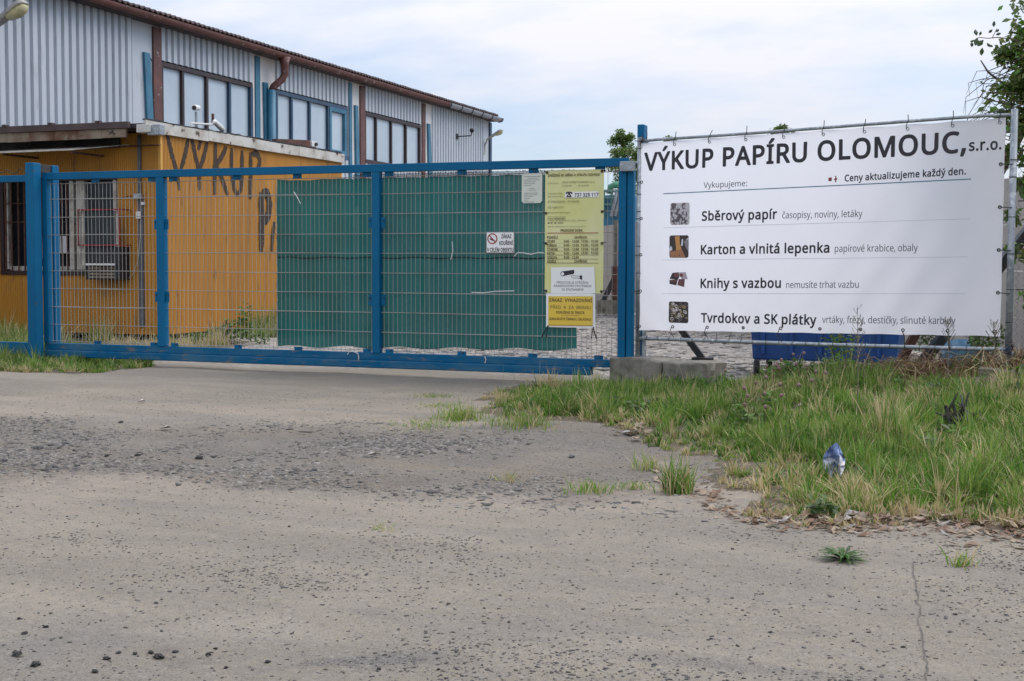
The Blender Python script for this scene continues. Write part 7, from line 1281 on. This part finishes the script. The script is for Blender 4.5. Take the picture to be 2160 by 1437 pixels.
# single weeds
def tuft(name, lab, cat, loc, n, h, r, mats, wts, bend=.5, wd_=.006, group=None, z=None):
    p = np.array([loc[0], loc[1], float(hz(loc[0], loc[1]))]); t = thing(name, lab, cat, p, group); xy = p[:2]+rng.normal(0, r, (n, 2))
    blades('blades', xy, rng.gamma(8, 1/8, n)*h, np.full(n, wd_), np.abs(rng.normal(bend, .3, n)), mats, rng.choice(len(mats), n, p=wts), parent=t); return t
tuft('grass_tuft', 'tall pale grass tuft standing at the gravel edge of the verge', 'grass tuft', onZ(1428, 1034), 300, .145, .036, GM, [.32,.22,.34,.12,0], .3)
tuft('grass_tuft', 'small dry grass tuft on the gravel, just left of the pale tuft', 'grass tuft', onZ(1368, 985), 90, .10, .04, GM, [.2,.4,.4,0,0], .5)
tuft('grass_tuft', 'bright green grass tuft low on the gravel near the verge tip', 'grass tuft', onZ(1245, 1030), 130, .07, .06, GM, [.4,.4,.2,0,0], .6)
tuft('grass_tuft', 'flat green moss-like tuft on the asphalt before the gate, nearer the road', 'grass tuft', onZ(925, 857), 260, .034, .09, GM, [.3,.5,.2,0,0], .8)
tuft('grass_tuft', 'flat green tuft on the asphalt before the gate, nearer the gate', 'grass tuft', onZ(918, 836), 260, .034, .09, GM, [.3,.5,.2,0,0], .8)
tuft('grass_tuft', 'round green tuft at the far left tip of the verge', 'grass tuft', onZ(970, 885), 340, .11, .08, GM, [.3,.45,.2,.05,0], .4)
tuft('grass_tuft', 'long low mat of short grass left of the verge tip', 'grass tuft', onZ(905, 896), 520, .036, .15, GM, [.35,.45,.2,0,0], .8)
tuft('grass_tuft', 'grass tuft among stones under the middle of the verge edge', 'grass tuft', onZ(1100, 897), 330, .10, .11, GM, [.3,.45,.25,0,0], .5)
tuft('grass_tuft', 'thin brown grass tuft on the bare gravel', 'grass tuft', onZ(1070, 1008), 60, .06, .05, GM, [.1,.2,.7,0,0], .7)
tuft('grass_tuft', 'tiny brown grass tuft alone on the near asphalt', 'grass tuft', onZ(806, 1116), 60, .03, .035, GM, [0,.3,.7,0,0], .9)
tuft('grass_tuft', 'small thin weed at the right end of the near asphalt', 'grass tuft', onZ(2035, 1195), 46, .075, .025, GM, [.4,.4,.2,0,0], .8)
tuft('grass_tuft', 'short green tuft in the grit, directly left of the pale tuft', 'grass tuft', onZ(1340, 1025), 80, .06, .05, GM, [.4,.4,.2,0,0], .7)
# rosette of dandelion leaves on the asphalt
p = onZ(1780, 1183); p[2] = float(hz(p[0], p[1])); t = thing('dandelion', 'flat green dandelion rosette growing from the near asphalt', 'weed', p)
for i in range(64):
    a = random.uniform(0, 6.283); l = random.uniform(.07, .125); up = random.uniform(.004, .035); ca, sa = math.cos(a), math.sin(a); n = 7; V = []
    for j in range(n+1):
        f = j/n; w_ = .0065*math.sin(math.pi*min(1, f*.92+.06))*(1.25 if j % 2 else .6); x = l*f; z = up*math.sin(f*2.3)*1.1
        V += [(p[0]+ca*x-sa*w_, p[1]+sa*x+ca*w_, p[2]+z+.003), (p[0]+ca*x+sa*w_, p[1]+sa*x-ca*w_, p[2]+z+.003)]
    MB().add(V, [(2*j, 2*j+1, 2*j+3, 2*j+2) for j in range(n)]).build('leaf', MT[random.choice(('g4','leaf1','g4','leaf3'))], t)
# tall dry stalks in front of the banner
def stalk(u, vb, vt, Y, lab, m='g3'):
    b0, tp = onY(u, vb, Y), onY(u+random.uniform(-2,2), vt, Y); t = thing('weed_stalk', lab, 'weed', b0); mb = MB(); L = tp-b0
    mb.tube([b0, b0+L*.5+[.006,0,0], tp], [.0035, .003, .001], 5)
    for i in range(26):
        f = random.uniform(.55, .98); q = b0+L*f; a = random.uniform(0, 6.28); l = .045*(1.15-f)/.5+.01; e = q+[math.cos(a)*l, math.sin(a)*l, l*1.4]; mb.tube([q, (q+e)/2+[math.cos(a)*.004, math.sin(a)*.004, 0], e], [.0016, .0014, .0022], 3, cap=False)
    mb.build('stem', MT[m], t)
STK = mat('dry_stalk', (.20,.16,.12), (.12,.11,.07), 20, .4, .6, rough=.8); MT['stk'] = STK
stalk(1807, 905, 645, 8.6, 'tall thin dry weed stalk crossing the lower middle of the banner', 'stk')
stalk(1998, 800, 675, 9.8, 'dry weed stalk in front of the last printed word of the banner', 'stk')
stalk(2098, 780, 680, 10.3, 'short dry weed stalk beside the right banner pole', 'stk')
for (u0, v0, u1, v1, Y_, lb_) in ((2040,890,2026,795,8.6,'left of two bare straw stalks standing below the small slab'),(2052,880,2046,800,8.7,'right of two bare straw stalks standing below the small slab')):
    b0 = onY(u0, v0, Y_); t = thing('straw_stalk', lb_, 'weed', b0, 'bare straw stalks'); MB().tube([b0, (b0+onY(u1, v1, Y_))/2+[.01,0,0], onY(u1, v1, Y_)], [.006, .005, .003], 5).build('stem', MT['g3'], t)
# crumpled foil bag in the grass
p = onZ(1757, 1022, .02)
BAG = mat('printed_foil', (.15,.21,.38), (.48,.50,.54), 9, .47, .53, c3=(.42,.24,.17), sc3=11, lo3=.55, hi3=.60, rough=.4)
V = []; F_ = []; nb = 14
for j in range(nb+1):
    for i in range(nb+1):
        a, b_ = i/nb-.5, j/nb; wv_ = .060*math.sqrt(max(.02, math.sin(math.pi*(.14+.76*b_)))); q = np.array([p[0]+math.cos(.5)*a*2*wv_, p[1]+.02*math.sin(b_*5+a*9)+.016*(vnoise(a*9+3, b_*9)-.5)*2+.025*b_+.03*math.cos(a*math.pi), p[2]+float(hz(p[0], p[1]))+.025+b_*.165*(1-.9*a*a*b_)+.006*math.sin(a*9)]); V.append(q)
for j in range(nb):
    for i in range(nb): F_.append((j*(nb+1)+i, j*(nb+1)+i+1, (j+1)*(nb+1)+i+1, (j+1)*(nb+1)+i))
t = thing('foil_bag', 'crumpled blue printed foil bag standing in the verge grass', 'litter', p); k_ = len(V); Vb = [q+[0, .028*math.sin(math.pi*min(1, max(0, (i//(nb+1))/nb)))+.004, 0] for i, q in enumerate(V)]
MB().add(V+Vb, F_+[tuple(k_+i for i in f[::-1]) for f in F_]).build('bag', BAG, t)
# scraps and dry leaves along the verge edge
lm = []
for k_ in range(4):
    mb = MB(); V = []; F2 = []
    out_ = [(0,-.5),(.22,-.28),(.5,-.3),(.34,0),(.48,.26),(.2,.24),(0,.55),(-.2,.22),(-.5,.28),(-.33,0),(-.46,-.28),(-.2,-.26)]
    V = [(0, 0, .05)]+[(x*random.uniform(.8,1.15), y*random.uniform(.8,1.15), random.uniform(-.02,.34)*(.3+math.hypot(x, y))) for x, y in out_]; F2 = [(0, i+1, (i+1) % 12+1) for i in range(12)]
    lm.append(mb.add(V, F2).data('dry_leaf', MT['dryleaf'] if k_ % 2 else MT['dryleaf2']))
def leafat(q, s, lab_, gg): 
    o = inst(random.choice(lm), 'dry_leaf', None, (q[0], q[1], float(hz(q[0], q[1]))+.008+random.uniform(0,.012)), rot=(random.gauss(0,.3), random.gauss(0,.3), random.uniform(0,6.3)), scale=(s, s, s)); setp(o, lab_, 'leaf', gg)
for i in range(50):
    u = random.choice((random.uniform(1500, 2160), random.uniform(1700, 2160), random.uniform(1860, 2160))); vb = np.interp(u, [1380,1500,1570,1760,1960,2160], [985,1052,1088,1106,1104,1128]); q = onZ(u, vb+random.gauss(-8, 10)); leafat(q, random.uniform(.03, .075), 'curled dry leaf in the thick litter at the right end of the verge edge' if u > 1900 else 'curled dry leaf in the litter below the foil bag' if u > 1680 else 'curled dry leaf at the left front corner of the verge', 'leaves at the right of the verge edge' if u > 1900 else 'leaves below the foil bag' if u > 1680 else 'leaves at the left front corner')
for i in range(26): q = onZ(random.uniform(1300, 1390), random.uniform(885, 925)); leafat(q, random.uniform(.04, .09), 'dry leaf among the stones where gravel meets grass in the middle', 'leaves among the stones')
P = []
for i in range(750):
    u = random.uniform(1380, 2200); vb = np.interp(u, [1380,1500,1570,1760,1960,2200], [990,1055,1090,1108,1106,1135]); q = onZ(u, vb+random.gauss(-2, 13)); P.append(q[:2])
P = np.array(P); n = len(P); a = rng.uniform(0, 6.28, n); s = rng.uniform(.008, .035, n); d = np.stack([np.cos(a), np.sin(a)], -1); pd_ = np.stack([-np.sin(a), np.cos(a)], -1)*rng.uniform(.15, .6, n)[:, None]; z = hz(P[:, 0], P[:, 1])+.003
V = np.stack([np.concatenate([P-d*s[:, None], z[:, None]], 1), np.concatenate([P+pd_*s[:, None], (z+s*rng.uniform(0, .5, n))[:, None]], 1), np.concatenate([P+d*s[:, None], (z+s*rng.uniform(0, .7, n))[:, None]], 1), np.concatenate([P-pd_*s[:, None], (z+.003)[:, None]], 1)], 1).reshape(-1, 3)
F0 = np.array([(0,1,2),(0,2,3)]); o = from_np('leaf_litter', V, (F0[None]+4*np.arange(n)[:, None, None]).reshape(-1, 3), [MT['dryleaf'], MT['dryleaf2'], MT['g5'], MT['stone3']], np.repeat(rng.choice(4, n, p=[.42,.25,.25,.08]), 2)); o['kind'] = 'stuff'
def scrap(u, v, w_, m, lab_, name='paper_scrap'):
    p = onZ(u, v); z = float(hz(p[0], p[1]))+.012; s = w_/FPX*math.hypot(p[0], p[1])
    V = [(p[0]-s*.5, p[1]-.03, z), (p[0]+s*.1, p[1]-.05, z+.012), (p[0]+s*.5, p[1]-.01, z+.02), (p[0]+s*.3, p[1]+.04, z+.004), (p[0]-s*.35, p[1]+.03, z+.015)]
    setp(MB().prism(V, (0,0,0), (0,0,.002)).build(name, MT[m], None, loc=p), lab_, 'litter')
scrap(1802, 1090, 38, 'stone2', 'crushed grey scrap at the verge edge below the foil bag'); scrap(1790, 1101, 20, 'stone3', 'small pale scrap at the verge edge below the foil bag'); scrap(1660, 1100, 18, 'stone3', 'pale scrap at the verge edge left of the foil bag')
scrap(1330, 912, 34, 'stone3', 'pale paper scraps at the tip of the verge gravel'); scrap(350, 904, 18, 'stone3', 'pale chip lying alone on the gravel far left'); scrap(785, 959, 22, 'stone3', 'small pale scrap lying on the gravel in the middle'); scrap(1690, 902, 16, 'stone3', 'pale scrap lying in the grass of the verge'); scrap(300, 849, 14, 'cream', 'small cream chip on the asphalt before the gate')
for (u, v, l, lab_) in ((130, 783, 32, 'pale dry stick at the edge of the left grass'), (155, 789, 38, 'longer pale dry stick just below the left grass'), (1630, 1118, 26, 'thin twig on the asphalt along the verge')):
    p = onZ(u, v); s = l/FPX*np.linalg.norm(p[:2]); t = thing('stick', lab_, 'stick', p); MB().tube([p+[-s*.5, 0, .012], p+[0, .02, .016], p+[s*.5, -.01, .012]], [.006, .009, .006], 5).build('twig', MT['wood'], t)
# dock leaves, dark plant at the verge edge
p = onZ(1736, 1088); V, F_, m_ = leafcloud(46, (p[0], p[1], .05), (.075, .05, .045), .06, [MT['leaf1'], MT['leaf3']]); t = thing('leafy_weed', 'dark green leafy weed at the verge edge beside the scraps', 'weed', (p[0], p[1], 0)); from_np('leaves', V, F_, [MT['leaf1'], MT['leaf3']], m_, parent=t)
# dark rotten clump in the verge
p = onZ(2028, 925, .1); t = thing('dark_clump', 'dark rotten root clump in the grass at the right of the verge', 'clump', p); z = float(hz(p[0], p[1])); mb = MB()
for i in range(26): q = np.array([p[0], p[1], z])+rng.normal(0, .03, 3)*[1,1,.3]; mb.tube([q, q+rng.normal(0, .04, 3)+[0,0,.05], q+rng.normal(0, .05, 3)+[0,0,.08+random.random()*.05]], [.012, .012, .004], 5)
mb.build('root', MT['lump'], t)
# ------------------------------------------------------------------ trees
def tree(name, lab, x, y, h, blobs, lsz, n, mats, group=None, trunk=.14):
    t = thing(name, lab, 'tree', (x, y, 0), group); mb = MB(); mb.tube([(x, y, -.1), (x+.05, y, h*.3), (x-.04, y, h*.6), (x, y, h*.93)], [trunk, trunk*.8, trunk*.45, .02], 8)
    for (bx, by_, bz, r) in blobs: mb.tube([(x, y, max(.3*h, bz-.35*h)), (x+bx*.5, y+by_*.5, bz-.25*r), (x+bx, y+by_, bz)], [trunk*.4, trunk*.25, .012], 5)
    mb.build('trunk', MT['bark'], t); parts = []
    for (bx, by_, bz, r) in blobs:
        for q in range(7):
            c_ = rng.normal(0, .42*r, 3); parts.append(leafcloud(n//(len(blobs)*7), (x+bx+c_[0], y+by_+c_[1], bz+c_[2]), (r*.5, r*.5, r*.42), lsz, mats, vert=.9))
            P_ = np.array([x+bx, y+by_, bz])
    V, F_, m_ = join(parts); from_np('crown', V, F_, mats, m_, parent=t)
tm = [MT['leaf2'], MT['g1'], leafm('leaf_pale', (.16,.19,.075), .5), MT['leaf1']]
def tat(u, v, Y): return onY(u, v, Y)
a = tat(1316, 400, 43); tree('tree', 'bushy tree rising between the gate and the tall blue post', a[0], a[1], 6.0, [(-.1,0,3.4,1.0),(.4,0,4.2,.7),(-.3,.2,4.2,.6),(.0,-.2,4.9,.5),(-.12,0,5.35,.3),(.35,0,4.7,.4),(.25,0,2.6,1.0),(-.2,0,1.9,1.0)], .10, 9000, tm)
a = tat(1405, 300, 46); tree('tree', 'tree top peeking over the left end of the banner', a[0], a[1], 5.9, [(.12,0,5.45,.32),(.3,0,5.0,.4),(-.45,0,5.15,.35),(-.1,0,4.9,.5),(0,0,3.9,1.0)], .10, 6500, tm)
a = tat(1652, 280, 46); tree('tree', 'small tree top peeking over the middle of the banner', a[0], a[1], 6.1, [(0,0,5.75,.34),(.35,0,5.55,.3),(-.32,0,5.6,.28),(0,0,5.2,.6),(0,0,4.2,1.0)], .10, 6500, tm)
# ivy-clad tree at the right edge
ix, iy = .67, 11.35
t = thing('ivy_tree', 'ivy-clad tree mass at the right edge above the pole', 'tree', (ix, iy, .3))
MB().tube([(ix, iy, .2), (ix+.03, iy, 1.2), (ix-.05, iy, 2.2), (ix, iy, 3.4)], [.13, .12, .10, .05], 9).build('trunk', MT['bark'], t)
parts = []
im = [MT['leaf1'], MT['leaf2'], MT['g1'], leafm('leaf_yellow_olive', (.15,.17,.045), .4)]
for (dx, dz, r, n) in ((-.56,2.25,.13,300),(-.54,2.05,.12,220),(-.57,1.55,.08,90),(-.56,2.6,.14,320),(-.54,2.9,.16,380),(-.56,1.25,.07,70),(-.5,1.8,.1,120),(-.36,2.95,.30,800),(-.34,2.55,.28,700),(-.38,2.3,.22,350),(-.30,2.75,.45,900),(-.1,2.3,.5,900),(.2,3.1,.6,900),(-.45,2.45,.30,420),(-.22,3.2,.42,650),(.4,2.4,.6,700),(-.42,1.85,.20,120),(-.3,1.35,.26,200),(-.35,.95,.22,160),(.2,1.6,.5,500),(0,3.7,.5,500),(-.35,2.12,.25,200)):
    for q in range(5): c_ = rng.normal(0, .36*r, 3); parts.append(leafcloud(n//5, (ix+dx+c_[0], iy+c_[1], dz+c_[2]), (r*.5, r*.55, r*.5), .062, im, vert=1.0))
V, F_, m_ = join(parts); from_np('crown', V, F_, im, m_, parent=t)
mb = MB()
for i in range(26):
    q = np.array([ix+random.uniform(-.84,-.6), iy+random.gauss(0,.2), random.uniform(2.2, 2.75)]); e = q+[random.uniform(-.22,.0), random.gauss(0,.1), random.uniform(-.38,-.1)]; m2 = (q+e)/2+[random.uniform(-.1,.05), 0, random.uniform(-.02,.1)]; mb.tube([q+[.25,0,random.uniform(-.1,.1)], q, m2, e], [.004, .0035, .0025, .0012], 4, cap=False)
mb.tube([(ix-.45, iy, 2.50), (ix-.66, iy, 2.60), (ix-.78, iy, 2.70), (ix-.84, iy, 2.80)], [.016, .012, .009, .005], 6); mb.build('hanging_twigs', MT['bark'], t)
# a leafy shoot that reaches out over the banner
sh = thing('leafy_shoot', 'leafy shoot reaching out to the left above the banner corner', 'branch', tat(2130, 84, 11.0))
MB().tube([tat(u, v, 11.0) for u, v in ((2150, 88), (2130, 82), (2104, 79), (2084, 81), (2066, 79), (2052, 86))], [.006, .005, .004, .0035, .003, .002], 5).build('stem', MT['bark'], sh)
MB().tube([tat(u, v, 11.0) for u, v in ((2093, 80), (2098, 70), (2103, 60))], [.003, .0025, .002], 4).build('stem', MT['bark'], sh)
LF = MT['leaf3']
for (u, v, du, dv, l) in ((2062,79,-5,18,1),(2060,76,-3,-14,1),(2066,76,4,-10,.8),(2056,86,-10,2,.8),(2050,88,0,12,.7),(2096,58,1,-14,1),(2094,62,-9,8,.9),(2100,68,8,-6,.7),(2075,84,-14,14,1),(2082,90,6,10,.8),(2072,100,-2,18,1),(2086,94,8,6,.6),(2110,86,2,10,.9),(2106,96,-8,10,.8),(2108,100,4,14,.8),(2100,74,12,-4,.6)):
    a, b_ = tat(u, v, 11.0), tat(u+du, v+dv, 11.0+random.uniform(-.04,.04)); d = b_-a; s = np.cross(d, np.array([.3, -1, .2])); s = s/np.linalg.norm(s)*np.linalg.norm(d)*.27; m2 = a+d*.45; nn = np.array([0, -.012, 0])
    V = [a, m2+s, b_, m2-s, m2+nn, a+d*.75+s*.7, a+d*.75-s*.7]; MB().add(V, [(0,4,1),(1,4,5),(5,4,2),(2,4,6),(6,4,3),(3,4,0)]).build('leaf', LF, sh)
# low plants and a blue heap seen in the slot under the banner
p = tat(2030, 724, 15.0); t = thing('blue_heap', 'small heap of blue sheeting in the yard, low right under the banner', 'heap', (p[0], p[1], 0)); bm = bmesh.new(); bmesh.ops.create_icosphere(bm, subdivisions=3, radius=1)
for v in bm.verts: v.co = Vector((v.co.x*.24, v.co.y*.3, max(0, v.co.z)*.34))*(1+.35*(float(vnoise(v.co.x*3+5, v.co.y*3+v.co.z*2))-.5))
me = bpy.data.meshes.new('sheeting'); bm.to_mesh(me); bm.free(); me.materials.append(MT['blue_old']); o = bpy.data.objects.new('sheeting', me); col.objects.link(o); o.parent = t
parts = []
for (u, v, Y_) in ((1770, 722, 12.3), (2075, 715, 14.0), (2095, 712, 14.5), (1960, 712, 14)):
    p = tat(u, v, Y_); parts.append(leafcloud(260, (p[0], p[1], p[2]), (.16, .12, .22), .05, LM))
V, F_, m_ = join(parts); o = from_np('yard_weeds', V, F_, LM, m_); o['kind'] = 'stuff'
print('objects', len(bpy.data.objects))
